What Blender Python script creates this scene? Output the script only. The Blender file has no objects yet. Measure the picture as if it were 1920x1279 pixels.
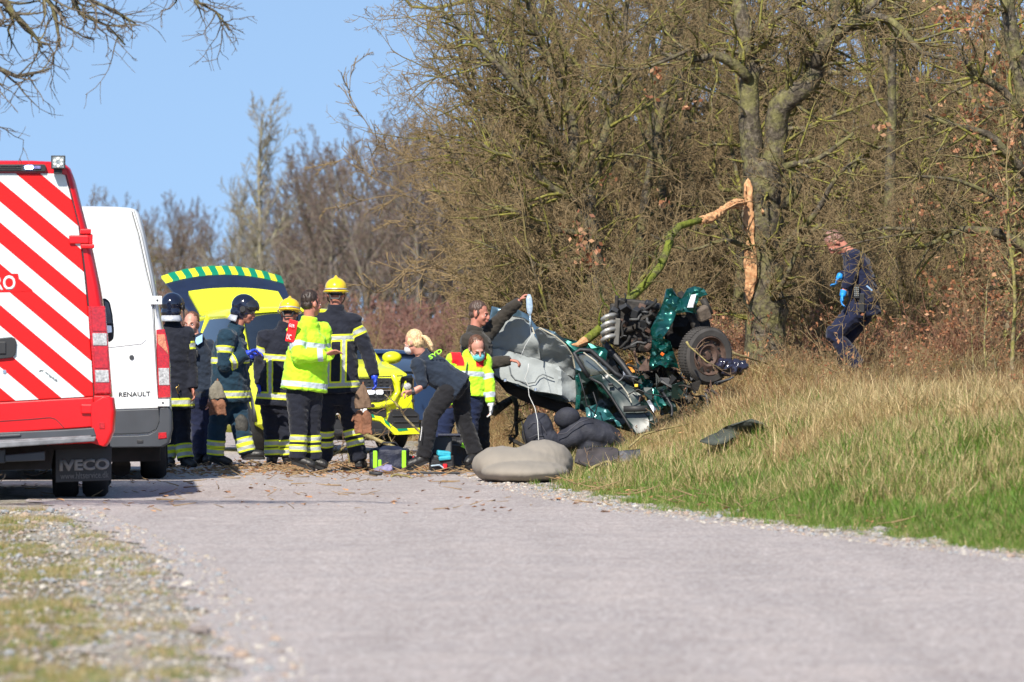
import bpy, bmesh, math, random
import numpy as np
from mathutils import Vector, Matrix, noise, geometry
R = math.radians
rng = random.Random(7)
scene = bpy.context.scene
COL = scene.collection

# ---------------------------------------------------------------- camera, sky, sun
CAMZ = 1.2
FPX = 13000.0                      # focal length in pixels of the 1920 px wide photograph
HORY = 655.0
cam = bpy.data.cameras.new('camera')
cam.sensor_width = 36
cam.lens = FPX / 1920 * 36
cam.clip_start = 1.0
cam.clip_end = 3000
cam.dof.use_dof = True
cam.dof.focus_distance = 67.5
cam.dof.aperture_fstop = 6.3
camo = bpy.data.objects.new('camera', cam)
COL.objects.link(camo)
camo.location = (0, 0, CAMZ)
camo.rotation_euler = (R(90) + math.atan((HORY - 639.5) / FPX), 0, 0)
scene.camera = camo

SUN_EL, SUN_AZ = R(42), R(198)      # azimuth clockwise from +Y (view direction)
world = bpy.data.worlds.new('World')
scene.world = world
world.use_nodes = True
wn, wl = world.node_tree.nodes, world.node_tree.links
wn.clear()
wo = wn.new('ShaderNodeOutputWorld'); wb = wn.new('ShaderNodeBackground'); ws = wn.new('ShaderNodeTexSky')
ws.sky_type = 'NISHITA'; ws.sun_disc = False
ws.sun_elevation = SUN_EL; ws.sun_rotation = SUN_AZ
ws.air_density = 1.0; ws.dust_density = 0.15; ws.ozone_density = 1.6; ws.altitude = 0
wb.inputs['Strength'].default_value = 0.122
# lift the sampling direction a little so that the band just over the horizon is as blue as it is in the photograph
tc = wn.new('ShaderNodeTexCoord'); sx = wn.new('ShaderNodeSeparateXYZ'); cx = wn.new('ShaderNodeCombineXYZ')
ma = wn.new('ShaderNodeMath'); ma.operation = 'MULTIPLY_ADD'; ma.inputs[1].default_value = 0.8; ma.inputs[2].default_value = 0.23
wl.new(tc.outputs['Generated'], sx.inputs[0]); wl.new(sx.outputs['X'], cx.inputs['X']); wl.new(sx.outputs['Y'], cx.inputs['Y'])
wl.new(sx.outputs['Z'], ma.inputs[0]); wl.new(ma.outputs[0], cx.inputs['Z']); wl.new(cx.outputs[0], ws.inputs['Vector'])
wl.new(ws.outputs[0], wb.inputs[0]); wl.new(wb.outputs[0], wo.inputs[0])

sd = bpy.data.lights.new('sun', 'SUN'); sd.energy = 5.0; sd.angle = R(0.53); sd.color = (1.0, 0.935, 0.83)
so = bpy.data.objects.new('sun', sd); COL.objects.link(so)
sdir = Vector((math.sin(SUN_AZ) * math.cos(SUN_EL), math.cos(SUN_AZ) * math.cos(SUN_EL), math.sin(SUN_EL)))
so.rotation_euler = sdir.to_track_quat('Z', 'Y').to_euler()
so.location = (-10, -20, 30)
vs = scene.view_settings
vs.view_transform = 'Standard'; vs.look = 'None'; vs.exposure = 0.45; vs.gamma = 1.0
try: vs.use_curve_mapping = False
except Exception: pass
scene.cycles.max_bounces = 6
scene.cycles.transparent_max_bounces = 8

# ---------------------------------------------------------------- helpers
def W(px, py, Y):
    """the place that lies Y metres out and shows at photograph pixel (px, py)"""
    return Vector(((px - 960) * Y / FPX, Y, CAMZ - (py - HORY) * Y / FPX))
def ppm(Y): return FPX / Y

def tag(o, label=None, cat=None, group=None, kind=None):
    if label: o['label'] = label
    if cat: o['category'] = cat
    if group: o['group'] = group
    if kind: o['kind'] = kind
    return o
def link(o, parent=None):
    COL.objects.link(o)
    if parent: o.parent = parent
    return o
def thing(name, label, cat, loc=(0, 0, 0), rot=(0, 0, 0), group=None):
    o = bpy.data.objects.new(name, None)
    o.location = loc; o.rotation_euler = rot; o.empty_display_size = 0.2
    link(o); return tag(o, label, cat, group)
def copy_tree(o, parent=None):
    c = o.copy(); COL.objects.link(c); c.parent = parent
    for ch in list(o.children): copy_tree(ch, c)
    return c

# ---------------------------------------------------------------- materials
MATS = {}
def mat(name, col, rough=0.6, metal=0.0, vary=0.15, vscale=8.0, bump=0.0, bscale=60.0, spec=0.5, coat=0.0, col2=None, detail=5, emis=None, trans=0.0, alpha=1.0, sheen=0):
    if name in MATS: return MATS[name]
    m = bpy.data.materials.new(name); m.use_nodes = True
    nt = m.node_tree; n, l = nt.nodes, nt.links
    p = n['Principled BSDF']
    p.inputs['Roughness'].default_value = rough
    p.inputs['Metallic'].default_value = metal
    p.inputs['Specular IOR Level'].default_value = spec
    p.inputs['Coat Weight'].default_value = coat
    p.inputs['Coat Roughness'].default_value = 0.06
    p.inputs['Transmission Weight'].default_value = trans
    p.inputs['Alpha'].default_value = alpha
    if sheen: p.inputs['Sheen Weight'].default_value = sheen
    t = n.new('ShaderNodeTexCoord')
    if vary > 0 or col2:
        nz = n.new('ShaderNodeTexNoise'); nz.inputs['Scale'].default_value = vscale; nz.inputs['Detail'].default_value = detail
        l.new(t.outputs['Object'], nz.inputs['Vector'])
        mr = n.new('ShaderNodeMapRange'); mr.inputs[1].default_value = 0.3; mr.inputs[2].default_value = 0.7
        l.new(nz.outputs['Fac'], mr.inputs[0])
        mx = n.new('ShaderNodeMix'); mx.data_type = 'RGBA'
        c2 = col2 if col2 else tuple(min(1, c * (1 + vary)) for c in col)
        c1 = col if col2 else tuple(c * (1 - vary) for c in col)
        mx.inputs[6].default_value = (*c1, 1); mx.inputs[7].default_value = (*c2, 1)
        l.new(mr.outputs[0], mx.inputs[0]); l.new(mx.outputs[2], p.inputs['Base Color'])
    else:
        p.inputs['Base Color'].default_value = (*col, 1)
    if bump > 0:
        nb = n.new('ShaderNodeTexNoise'); nb.inputs['Scale'].default_value = bscale; nb.inputs['Detail'].default_value = 4
        l.new(t.outputs['Object'], nb.inputs['Vector'])
        b = n.new('ShaderNodeBump'); b.inputs['Strength'].default_value = 1.0; b.inputs['Distance'].default_value = bump
        l.new(nb.outputs['Fac'], b.inputs['Height']); l.new(b.outputs[0], p.inputs['Normal'])
    if emis:
        p.inputs['Emission Color'].default_value = (*emis[0], 1); p.inputs['Emission Strength'].default_value = emis[1]
    MATS[name] = m
    return m

# ---------------------------------------------------------------- mesh builder
class MB:
    def __init__(s): s.v = []; s.f = []; s.m = []
    def add(s, vs, fs, mi=0, M=None):
        b = len(s.v)
        s.v += [tuple(M @ Vector(v)) if M else tuple(v) for v in vs]
        s.f += [tuple(b + i for i in f) for f in fs]; s.m += [mi] * len(fs)
        return s
    def box(s, c, d, mi=0, M=None, rot=None):
        x, y, z = d[0] / 2, d[1] / 2, d[2] / 2
        vs = [Vector((i * x, j * y, k * z)) for k in (-1, 1) for j in (-1, 1) for i in (-1, 1)]
        if rot is not None:
            q = rot if isinstance(rot, Matrix) else Matrix.Rotation(rot[2], 3, 'Z') @ Matrix.Rotation(rot[1], 3, 'Y') @ Matrix.Rotation(rot[0], 3, 'X')
            vs = [q @ v for v in vs]
        vs = [v + Vector(c) for v in vs]
        return s.add(vs, [(0, 2, 3, 1), (4, 5, 7, 6), (0, 1, 5, 4), (2, 6, 7, 3), (0, 4, 6, 2), (1, 3, 7, 5)], mi, M)
    def tube(s, pts, rad, k=8, mi=0, flat=1.0, up=None, M=None):
        pts = [Vector(p) for p in pts]
        if not hasattr(rad, '__len__'): rad = [rad] * len(pts)
        vs, fs = [], []
        n = len(pts)
        prev = None
        for i, p in enumerate(pts):
            d = (pts[min(i + 1, n - 1)] - pts[max(i - 1, 0)])
            if d.length < 1e-9: d = Vector((0, 0, 1))
            d.normalize()
            if up is not None: a = Vector(up)
            elif prev is not None: a = prev
            else: a = Vector((0, 0, 1)) if abs(d.z) < 0.8 else Vector((1, 0, 0))
            a = (a - d * a.dot(d))
            if a.length < 1e-6: a = d.orthogonal()
            a.normalize(); prev = a
            b = d.cross(a)
            for q in range(k):
                t = 2 * math.pi * q / k
                vs.append(p + (a * math.cos(t) + b * math.sin(t) * flat) * rad[i])
        for i in range(n - 1):
            for q in range(k):
                q2 = (q + 1) % k
                fs.append((i * k + q, i * k + q2, (i + 1) * k + q2, (i + 1) * k + q))
        fs.append(tuple(reversed(range(k)))); fs.append(tuple((n - 1) * k + q for q in range(k)))
        return s.add(vs, fs, mi, M)
    def ell(s, c, r, nu=12, nv=8, mi=0, rot=None, M=None, t0=0.0, t1=math.pi):
        c = Vector(c); vs = []; fs = []
        for j in range(nv + 1):
            th = t0 + (t1 - t0) * j / nv
            for i in range(nu):
                ph = 2 * math.pi * i / nu
                v = Vector((r[0] * math.sin(th) * math.cos(ph), r[1] * math.sin(th) * math.sin(ph), r[2] * math.cos(th)))
                if rot is not None: v = rot @ v
                vs.append(c + v)
        for j in range(nv):
            for i in range(nu):
                i2 = (i + 1) % nu
                fs.append((j * nu + i, (j + 1) * nu + i, (j + 1) * nu + i2, j * nu + i2))
        return s.add(vs, fs, mi, M)
    def prism(s, poly, y0, y1, mi=0, M=None, axis='Y'):
        """polygon given in (x, z), extruded along y"""
        n = len(poly)
        if axis == 'Y': f = lambda p, h: (p[0], h, p[1])
        elif axis == 'X': f = lambda p, h: (h, p[0], p[1])
        else: f = lambda p, h: (p[0], p[1], h)
        vs = [f(p, y0) for p in poly] + [f(p, y1) for p in poly]
        fs = [tuple(range(n)), tuple(reversed(range(n, 2 * n)))]
        fs += [(i, i + n, (i + 1) % n + n, (i + 1) % n) for i in range(n)]
        return s.add(vs, fs, mi, M)
    def lathe(s, prof, k=24, mi=0, M=None):
        """(r, h) profile round the local Y axis"""
        vs = [(r * math.cos(2 * math.pi * q / k), h, r * math.sin(2 * math.pi * q / k)) for r, h in prof for q in range(k)]
        fs = [(i * k + q, i * k + (q + 1) % k, (i + 1) * k + (q + 1) % k, (i + 1) * k + q) for i in range(len(prof) - 1) for q in range(k)]
        return s.add(vs, fs, mi, M)
    def loft(s, secs, mi=0, cap=True, M=None, closed=True):
        k = len(secs[0]); vs = [v for sec in secs for v in sec]; fs = []
        for i in range(len(secs) - 1):
            for q in range(k if closed else k - 1):
                q2 = (q + 1) % k
                fs.append((i * k + q, i * k + q2, (i + 1) * k + q2, (i + 1) * k + q))
        if cap and closed:
            fs.append(tuple(reversed(range(k)))); fs.append(tuple((len(secs) - 1) * k + q for q in range(k)))
        return s.add(vs, fs, mi, M)
    def mesh(s, name, mats, smooth=False):
        me = bpy.data.meshes.new(name)
        me.from_pydata([tuple(v) for v in s.v], [], s.f)
        for m in (mats if isinstance(mats, (list, tuple)) else [mats]): me.materials.append(m)
        me.polygons.foreach_set('material_index', s.m)
        bm = bmesh.new(); bm.from_mesh(me)
        bmesh.ops.recalc_face_normals(bm, faces=bm.faces)
        bm.to_mesh(me); bm.free()
        if smooth: me.polygons.foreach_set('use_smooth', [True] * len(me.polygons))
        me.update(); return me
    def build(s, name, mats, parent=None, smooth=False, bevel=0, seg=2, subsurf=0, autosm=None):
        me = s.mesh(name, mats, smooth)
        if autosm:
            me.set_sharp_from_angle(angle=R(autosm))
        o = bpy.data.objects.new(name, me); link(o, parent)
        if bevel:
            b = o.modifiers.new('bevel', 'BEVEL'); b.width = bevel; b.segments = seg; b.limit_method = 'ANGLE'; b.angle_limit = R(35); b.harden_normals = False
        if subsurf:
            q = o.modifiers.new('sub', 'SUBSURF'); q.levels = subsurf; q.render_levels = subsurf
        return o
def add(name, mats, parent, fn, **k):
    b = MB(); fn(b); return b.build(name, mats, parent, **k)

def raw_mesh(name, V, F, mats, smooth=False, mi=None):
    """fast mesh from numpy arrays; F is (n, 3) or (n, 4)"""
    me = bpy.data.meshes.new(name)
    V = np.asarray(V, dtype=np.float32); F = np.asarray(F, dtype=np.int32)
    k = F.shape[1]
    me.vertices.add(len(V)); me.vertices.foreach_set('co', V.ravel())
    me.loops.add(F.size); me.loops.foreach_set('vertex_index', F.ravel())
    me.polygons.add(len(F)); me.polygons.foreach_set('loop_start', np.arange(len(F), dtype=np.int32) * k)
    for m in (mats if isinstance(mats, (list, tuple)) else [mats]): me.materials.append(m)
    if mi is not None: me.polygons.foreach_set('material_index', np.asarray(mi, dtype=np.int32))
    me.polygons.foreach_set('use_smooth', np.full(len(F), smooth))
    me.update(calc_edges=True); me.validate()
    return me
def pointattr(me, name, arr):
    a = me.attributes.new(name, 'FLOAT', 'POINT'); a.data.foreach_set('value', np.asarray(arr, dtype=np.float32))
def lerp(a, b, t): return a + (b - a) * t
def smooth(t): t = max(0.0, min(1.0, t)); return t * t * (3 - 2 * t)
# ---------------------------------------------------------------- the ground
ER_Y = [-60, 0, 20, 25, 39.5, 51.1, 57.8, 68, 76, 90, 120, 200, 600]
ER_X = [9, 7.6, 6.0, 5.3, 2.98, .98, .25, -.36, -.75, -1.7, -5, -20, -120]
EL_Y = [-60, 0, 18, 25, 39.5, 51.1, 60, 70, 90, 120, 200, 600]
EL_X = [-1.0, -.9, -.95, -1.05, -2.04, -3.40, -4.5, -5.4, -7.3, -11, -27, -128]
def edgeR(y): return float(np.interp(y, ER_Y, ER_X))
def edgeL(y): return float(np.interp(y, EL_Y, EL_X))
BD = [0, .5, 1.0, 1.5, 2.0, 2.5, 3.1, 4.0, 6, 10, 60, 400]
BZ = [0, .01, .04, .12, .30, .50, .62, .67, .70, .76, 1.6, 4]
def gz(x, y):
    x = np.asarray(x, float); y = np.asarray(y, float)
    d = x - np.interp(y, ER_Y, ER_X)
    far = np.clip((y - 84) / 22, 0, 1)
    d = np.minimum(d, np.where(y > 84, np.maximum(x + 1.4 + 0.5 * far, -1) + (1 - far) * 30, 1e3))
    z = np.interp(d, BD, BZ)
    z = z + .30 * np.clip((y - 69.5) / 6, 0, 1) * np.clip((d - 1.6) / 1.2, 0, 1)
    z = z + np.where(d > .6, 1, 0) * 0.035 * np.minimum(1, (d - .6)) * (np.sin(x * 2.1 + y * .9) + np.sin(x * .9 - y * 1.7 + 2) + .7 * np.sin(x * 4.3 + y * 3.1))
    dl = np.interp(y, EL_Y, EL_X) - x
    z = z + np.where(dl > 0, np.minimum(dl * .04, .25) * -0.6, 0)
    # unseen rise behind the trees on the right, added to plug gaps
    z = z + 7.0 * np.clip((y - 118) / 60, 0, 1) ** 1.2 * np.clip((x - 1.5) / 4, 0, 1)
    return z
def gzf(x, y): return float(gz(x, y))

def grid_sheet(name, xs_fn, ys, nx, m, dz=0.0, zf=gz):
    V = []; F = []
    for y in ys:
        x0, x1 = xs_fn(y)
        xs = np.linspace(x0, x1, nx)
        z = zf(xs, np.full(nx, y)) + dz
        V.append(np.stack([xs, np.full(nx, y), z], 1))
    V = np.concatenate(V); k = len(ys)
    i = np.arange(k - 1)[:, None] * nx + np.arange(nx - 1)[None, :]
    F = np.stack([i, i + 1, i + nx + 1, i + nx], -1).reshape(-1, 4)
    return raw_mesh(name, V, F, m, True)

def nodes_mat(name):
    m = bpy.data.materials.new(name); m.use_nodes = True
    nt = m.node_tree; return m, nt.nodes, nt.links, nt.nodes['Principled BSDF']
def ramp(n, l, fac, stops):
    r = n.new('ShaderNodeValToRGB'); e = r.color_ramp.elements
    e[0].position, e[0].color = stops[0][0], (*stops[0][1], 1)
    e[1].position, e[1].color = stops[-1][0], (*stops[-1][1], 1)
    for p, c in stops[1:-1]:
        q = e.new(p); q.color = (*c, 1)
    l.new(fac, r.inputs[0]); return r
def noise_n(n, l, vec, scale, detail=5, rough=0.6):
    z = n.new('ShaderNodeTexNoise'); z.inputs['Scale'].default_value = scale; z.inputs['Detail'].default_value = detail; z.inputs['Roughness'].default_value = rough
    l.new(vec, z.inputs['Vector']); return z

# road: pale pinkish chip seal
m, n, l, p = nodes_mat('chip_seal_road')
t = n.new('ShaderNodeTexCoord')
vo = n.new('ShaderNodeTexVoronoi'); vo.inputs['Scale'].default_value = 58; l.new(t.outputs['Object'], vo.inputs['Vector'])
r1 = ramp(n, l, vo.outputs['Color'], [(0, (.12, .10, .095)), (.3, (.32, .275, .255)), (.6, (.44, .39, .365)), (.8, (.49, .47, .46)), (1, (.95, .90, .85))])
big = noise_n(n, l, t.outputs['Object'], 1.3, 6); r2 = ramp(n, l, big.outputs['Fac'], [(.3, (.88, .87, .88)), (.7, (1.08, 1.05, 1.03))])
mx = n.new('ShaderNodeMix'); mx.data_type = 'RGBA'; mx.blend_type = 'MULTIPLY'; mx.inputs[0].default_value = 1
l.new(r1.outputs[0], mx.inputs[6]); l.new(r2.outputs[0], mx.inputs[7])
mid = noise_n(n, l, t.outputs['Object'], 9, 8, .7); r3 = ramp(n, l, mid.outputs['Fac'], [(.3, (.93, .93, .93)), (.65, (1.05, 1.045, 1.045))])
mx2 = n.new('ShaderNodeMix'); mx2.data_type = 'RGBA'; mx2.blend_type = 'MULTIPLY'; mx2.inputs[0].default_value = 1
l.new(mx.outputs[2], mx2.inputs[6]); l.new(r3.outputs[0], mx2.inputs[7]); 
mp = n.new('ShaderNodeMapping'); mp.inputs['Scale'].default_value = (1.6, .07, 1); mp.inputs['Rotation'].default_value = (0, 0, R(-8)); l.new(t.outputs['Object'], mp.inputs['Vector'])
tr_ = noise_n(n, l, mp.outputs[0], 1.0, 4, .55); r4 = ramp(n, l, tr_.outputs['Fac'], [(.32, (.90, .895, .89)), (.5, (1, 1, 1)), (.7, (1.07, 1.06, 1.05))])
mx3 = n.new('ShaderNodeMix'); mx3.data_type = 'RGBA'; mx3.blend_type = 'MULTIPLY'; mx3.inputs[0].default_value = 1; l.new(mx2.outputs[2], mx3.inputs[6]); l.new(r4.outputs[0], mx3.inputs[7])
st = noise_n(n, l, t.outputs['Object'], .55, 7, .75); r5 = ramp(n, l, st.outputs['Fac'], [(.60, (1, 1, 1)), (.66, (.90, .89, .89)), (.75, (.82, .81, .81))])
mx4 = n.new('ShaderNodeMix'); mx4.data_type = 'RGBA'; mx4.blend_type = 'MULTIPLY'; mx4.inputs[0].default_value = 1; l.new(mx3.outputs[2], mx4.inputs[6]); l.new(r5.outputs[0], mx4.inputs[7])
l.new(mx4.outputs[2], p.inputs['Base Color'])
bp = n.new('ShaderNodeBump'); bp.inputs['Distance'].default_value = .006; l.new(vo.outputs['Distance'], bp.inputs['Height']); l.new(bp.outputs[0], p.inputs['Normal'])
p.inputs['Roughness'].default_value = .8
M_ROAD = m
# soil under the grass
m, n, l, p = nodes_mat('verge_soil')
t = n.new('ShaderNodeTexCoord'); z1 = noise_n(n, l, t.outputs['Object'], 3.5, 9, .7)
r1 = ramp(n, l, z1.outputs['Fac'], [(.3, (.055, .06, .02)), (.5, (.16, .13, .06)), (.7, (.25, .19, .10))])
l.new(r1.outputs[0], p.inputs['Base Color']); p.inputs['Roughness'].default_value = .95
M_SOIL = m
# loose gravel edge
m, n, l, p = nodes_mat('gravel_edge')
t = n.new('ShaderNodeTexCoord'); vo = n.new('ShaderNodeTexVoronoi'); vo.inputs['Scale'].default_value = 38; l.new(t.outputs['Object'], vo.inputs['Vector'])
r1 = ramp(n, l, vo.outputs['Color'], [(0, (.2, .17, .14)), (.4, (.33, .29, .25)), (.7, (.40, .38, .35)), (1, (.62, .56, .46))])
z1 = noise_n(n, l, t.outputs['Object'], 2.2, 8, .7)
r2 = ramp(n, l, z1.outputs['Fac'], [(.42, (1, 1, 1)), (.62, (.5, .48, .3))])
mx = n.new('ShaderNodeMix'); mx.data_type = 'RGBA'; mx.blend_type = 'MULTIPLY'; mx.inputs[0].default_value = 1
l.new(r1.outputs[0], mx.inputs[6]); l.new(r2.outputs[0], mx.inputs[7]); l.new(mx.outputs[2], p.inputs['Base Color'])
bp = n.new('ShaderNodeBump'); bp.inputs['Distance'].default_value = .012; l.new(vo.outputs['Distance'], bp.inputs['Height']); l.new(bp.outputs[0], p.inputs['Normal'])
p.inputs['Roughness'].default_value = .9
M_GRAVEL = m

ysn = np.concatenate([np.linspace(-60, 12, 10), np.linspace(14, 112, 260), np.linspace(114, 170, 40), np.linspace(180, 1500, 25)])
def gspan(y): return (-500, 500)
# nonuniform x lines: dense in the middle
def ground_mesh():
    s = np.concatenate([-np.geomspace(500, 9, 18), np.linspace(-8.8, 12, 210), np.geomspace(12.3, 500, 24)])
    X, Y = np.meshgrid(s, ysn)
    Z = gz(X, Y) - .004
    nx, ny = len(s), len(ysn)
    V = np.stack([X, Y, Z], -1).reshape(-1, 3)
    i = np.arange(ny - 1)[:, None] * nx + np.arange(nx - 1)[None, :]
    F = np.stack([i, i + 1, i + nx + 1, i + nx], -1).reshape(-1, 4)
    return raw_mesh('ground', V, F, M_SOIL, True)
tag(link(bpy.data.objects.new('ground', ground_mesh())), kind='structure')
yr = np.concatenate([np.linspace(-60, 12, 10), np.linspace(14, 100, 260), np.linspace(104, 600, 60)])
def wob(y, s): return .07 * math.sin(y * 2.3 + s) + .05 * math.sin(y * 5.1 + s * 2) + .03 * math.sin(y * 11.7 + s) + .02 * math.sin(y * 23 + s)
flat = lambda x, y: np.where((np.abs(x) >= 0), 0.0, 0.0)
tag(link(bpy.data.objects.new('gravel_shoulder', grid_sheet('gravel_shoulder', lambda y: (edgeL(y) - .45 + wob(y, 3), edgeR(y) + .55 + wob(y, 1)), yr, 40, M_GRAVEL, .004, gz))), kind='structure')
tag(link(bpy.data.objects.new('road', grid_sheet('road', lambda y: (edgeL(y) + .05 + wob(y, 5) * .8, edgeR(y) + wob(y, 2) * .7), yr, 12, M_ROAD, .010, flat))), kind='structure')

# ---------------------------------------------------------------- scattered cover (grass, pebbles, leaves) as instanced stuff
def translucent(name, c1, c2, tr=.35, hue=.0):
    m, n, l, p = nodes_mat(name)
    oi = n.new('ShaderNodeObjectInfo'); g = n.new('ShaderNodeNewGeometry')
    mx = n.new('ShaderNodeMix'); mx.data_type = 'RGBA'; mx.inputs[6].default_value = (*c1, 1); mx.inputs[7].default_value = (*c2, 1)
    ad = n.new('ShaderNodeMath'); ad.operation = 'FRACT'; a2 = n.new('ShaderNodeMath'); a2.operation = 'ADD'
    l.new(oi.outputs['Random'], a2.inputs[0]); l.new(g.outputs['Random Per Island'], a2.inputs[1]); l.new(a2.outputs[0], ad.inputs[0])
    l.new(ad.outputs[0], mx.inputs[0])
    l.new(mx.outputs[2], p.inputs['Base Color']); p.inputs['Roughness'].default_value = .6
    tb = n.new('ShaderNodeBsdfTranslucent'); l.new(mx.outputs[2], tb.inputs[0])
    ms = n.new('ShaderNodeMixShader'); ms.inputs[0].default_value = tr
    l.new(p.outputs[0], ms.inputs[1]); l.new(tb.outputs[0], ms.inputs[2]); l.new(ms.outputs[0], n['Material Output'].inputs[0])
    return m
M_GREEN = translucent('green_blade', (.085, .19, .015), (.18, .30, .035))
M_OLIVE = translucent('olive_blade', (.20, .20, .06), (.42, .35, .14))
M_STRAW = translucent('straw_blade', (.46, .34, .15), (.76, .60, .32))
M_RUST = translucent('rust_blade', (.25, .12, .05), (.42, .24, .11))
def tuft_mesh(name, seed, nb, h, spread, w, mats, lean=.6, probs=None):
    r = random.Random(seed); V = []; F = []; MI = []
    for _ in range(nb):
        a = r.uniform(0, 6.283); d = spread * math.sqrt(r.random())
        p = Vector((math.cos(a) * d, math.sin(a) * d, -.01)); hh = h * r.uniform(.45, 1.15)
        a2 = r.uniform(0, 6.283); ln = r.uniform(.15, 1) * lean
        side = Vector((math.cos(a2 + 1.57), math.sin(a2 + 1.57), 0)) * w * r.uniform(.7, 1.2)
        if r.random() < .5: side = Vector((w * r.uniform(.6, 1.2), r.uniform(-w, w), 0))
        mi = r.choices(range(len(mats)), probs)[0] if probs else 0
        b = len(V)
        for k, t in enumerate((0, .5, 1)):
            q = p + Vector((math.cos(a2), math.sin(a2), 0)) * ln * hh * t ** 1.8 + Vector((0, 0, hh * t * (1 - .25 * ln * t)))
            ww = side * (1, .8, .12)[k]
            V += [tuple(q - ww), tuple(q + ww)]
        F += [(b, b + 1, b + 3, b + 2), (b + 2, b + 3, b + 5, b + 4)]; MI += [mi, mi]
    return raw_mesh(name, V, F, mats, False, MI)
def scatter(name, pts, scales, idx, meshes, kindlabel=None, tilt=0.0, flatrot=False):
    """one object of stuff: instances of hand-made tufts on points"""
    n_ = len(pts)
    me = bpy.data.meshes.new(name); me.vertices.add(n_); me.vertices.foreach_set('co', np.asarray(pts, np.float32).ravel())
    rs = np.random.RandomState(len(name) * 13 + n_)
    pointattr(me, 'sc', scales)
    a = me.attributes.new('ix', 'INT', 'POINT'); a.data.foreach_set('value', np.asarray(idx, np.int32))
    rot = np.stack([rs.uniform(-tilt, tilt, n_), rs.uniform(-tilt, tilt, n_), rs.uniform(0, 6.283, n_)], 1)
    a = me.attributes.new('ro', 'FLOAT_VECTOR', 'POINT'); a.data.foreach_set('vector', rot.astype(np.float32).ravel())
    c = bpy.data.collections.new(name + '_sources')
    for i, m_ in enumerate(meshes):
        o = bpy.data.objects.new('%s_source_%02d' % (name, i), m_); c.objects.link(o)
    ng = bpy.data.node_groups.new(name, 'GeometryNodeTree')
    ng.interface.new_socket('Geometry', in_out='INPUT', socket_type='NodeSocketGeometry')
    ng.interface.new_socket('Geometry', in_out='OUTPUT', socket_type='NodeSocketGeometry')
    N, L = ng.nodes, ng.links
    gi, go = N.new('NodeGroupInput'), N.new('NodeGroupOutput')
    ci = N.new('GeometryNodeCollectionInfo'); ci.inputs[0].default_value = c; ci.inputs['Separate Children'].default_value = True; ci.inputs['Reset Children'].default_value = True
    ip = N.new('GeometryNodeInstanceOnPoints'); ip.inputs['Pick Instance'].default_value = True
    def attr(nm, ty):
        q = N.new('GeometryNodeInputNamedAttribute'); q.data_type = ty; q.inputs[0].default_value = nm; return q.outputs[0]
    L.new(gi.outputs[0], ip.inputs['Points']); L.new(ci.outputs[0], ip.inputs['Instance'])
    L.new(attr('ix', 'INT'), ip.inputs['Instance Index']); L.new(attr('sc', 'FLOAT'), ip.inputs['Scale'])
    er = N.new('FunctionNodeEulerToRotation'); L.new(attr('ro', 'FLOAT_VECTOR'), er.inputs[0]); L.new(er.outputs[0], ip.inputs['Rotation'])
    L.new(ip.outputs[0], go.inputs[0])
    o = bpy.data.objects.new(name, me); link(o); tag(o, kind='stuff')
    md = o.modifiers.new('scatter', 'NODES'); md.node_group = ng
    return o
rs = np.random.RandomState(3)
def view_pts(n_, y0, y1, xa, xb, power=1.0):
    """uniform points in a Y range with X between two functions of Y"""
    y = rs.uniform(y0, y1, n_); x = xa(y) + (xb(y) - xa(y)) * rs.uniform(0, 1, n_); return x, y
ERv = lambda y: np.interp(y, ER_Y, ER_X); ELv = lambda y: np.interp(y, EL_Y, EL_X)
def vnoise(x, y, s, o=0.0):
    return np.array([noise.fractal(Vector((a * s + o, b * s, o * 3)), 0.8, 2.0, 3) for a, b in zip(x, y)])
# right-hand bank
GT = [tuft_mesh('tuft_green', 10 + i, 36, .10, .08, .0024, [M_GREEN, M_OLIVE, M_STRAW], .7, [9, 1.6, .9]) for i in range(4)]
GT += [tuft_mesh('tuft_mixed', 20 + i, 36, .14, .09, .0024, [M_GREEN, M_OLIVE, M_STRAW], .9, [3.2, 3, 4.2]) for i in range(4)]
GT += [tuft_mesh('tuft_dry', 30 + i, 36, .17, .10, .0022, [M_OLIVE, M_STRAW, M_RUST], 1.1, [2.6, 6, 1.2]) for i in range(4)]
GT += [tuft_mesh('tuft_rusty', 40 + i, 34, .19, .11, .0022, [M_OLIVE, M_STRAW, M_RUST], 1.3, [2, 3, 4]) for i in range(4)]
n_ = 92000
x, y = view_pts(n_, 34, 92, lambda y: ERv(y) + .12, lambda y: np.maximum(.0745 * y, ERv(y) + .2) + .5)
d = x - ERv(y)
keep = (rs.uniform(0, 1, n_) < np.clip((d - .30 + .25 * np.sin(y * 1.9) * np.sin(y * .7 + 1)) / .45, .04, 1))
x, y, d = x[keep], y[keep], d[keep]
nz = vnoise(x, y, .55); nz2 = vnoise(x, y, 1.6, 5)
dry = d * .42 + (y - 44) * .034 + nz * .75 + nz2 * .5 - .16
cls = np.where(dry < .74, 0, np.where(dry < 1.38, 1, 2))
cls = np.where((cls == 2) & (d > 2.4) & (y > 65) & (nz2 > .02) | (y > 76), 3, cls)
idx = cls * 4 + rs.randint(0, 4, len(x))
nz3 = vnoise(x, y, 3.1, 11)
sc = np.exp(rs.normal(-.08, .30, len(x))) * np.clip(.4 + d * .5, .4, 1.0) * (1 + .55 * nz3 + .3 * nz2)
sc = np.clip(sc, .2, 1.9) * np.where((y > 62) & (x < 2.0), .72, 1.0)
scatter('verge_grass', np.stack([x, y, gz(x, y)], 1), sc, idx, GT, tilt=.2)
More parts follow.
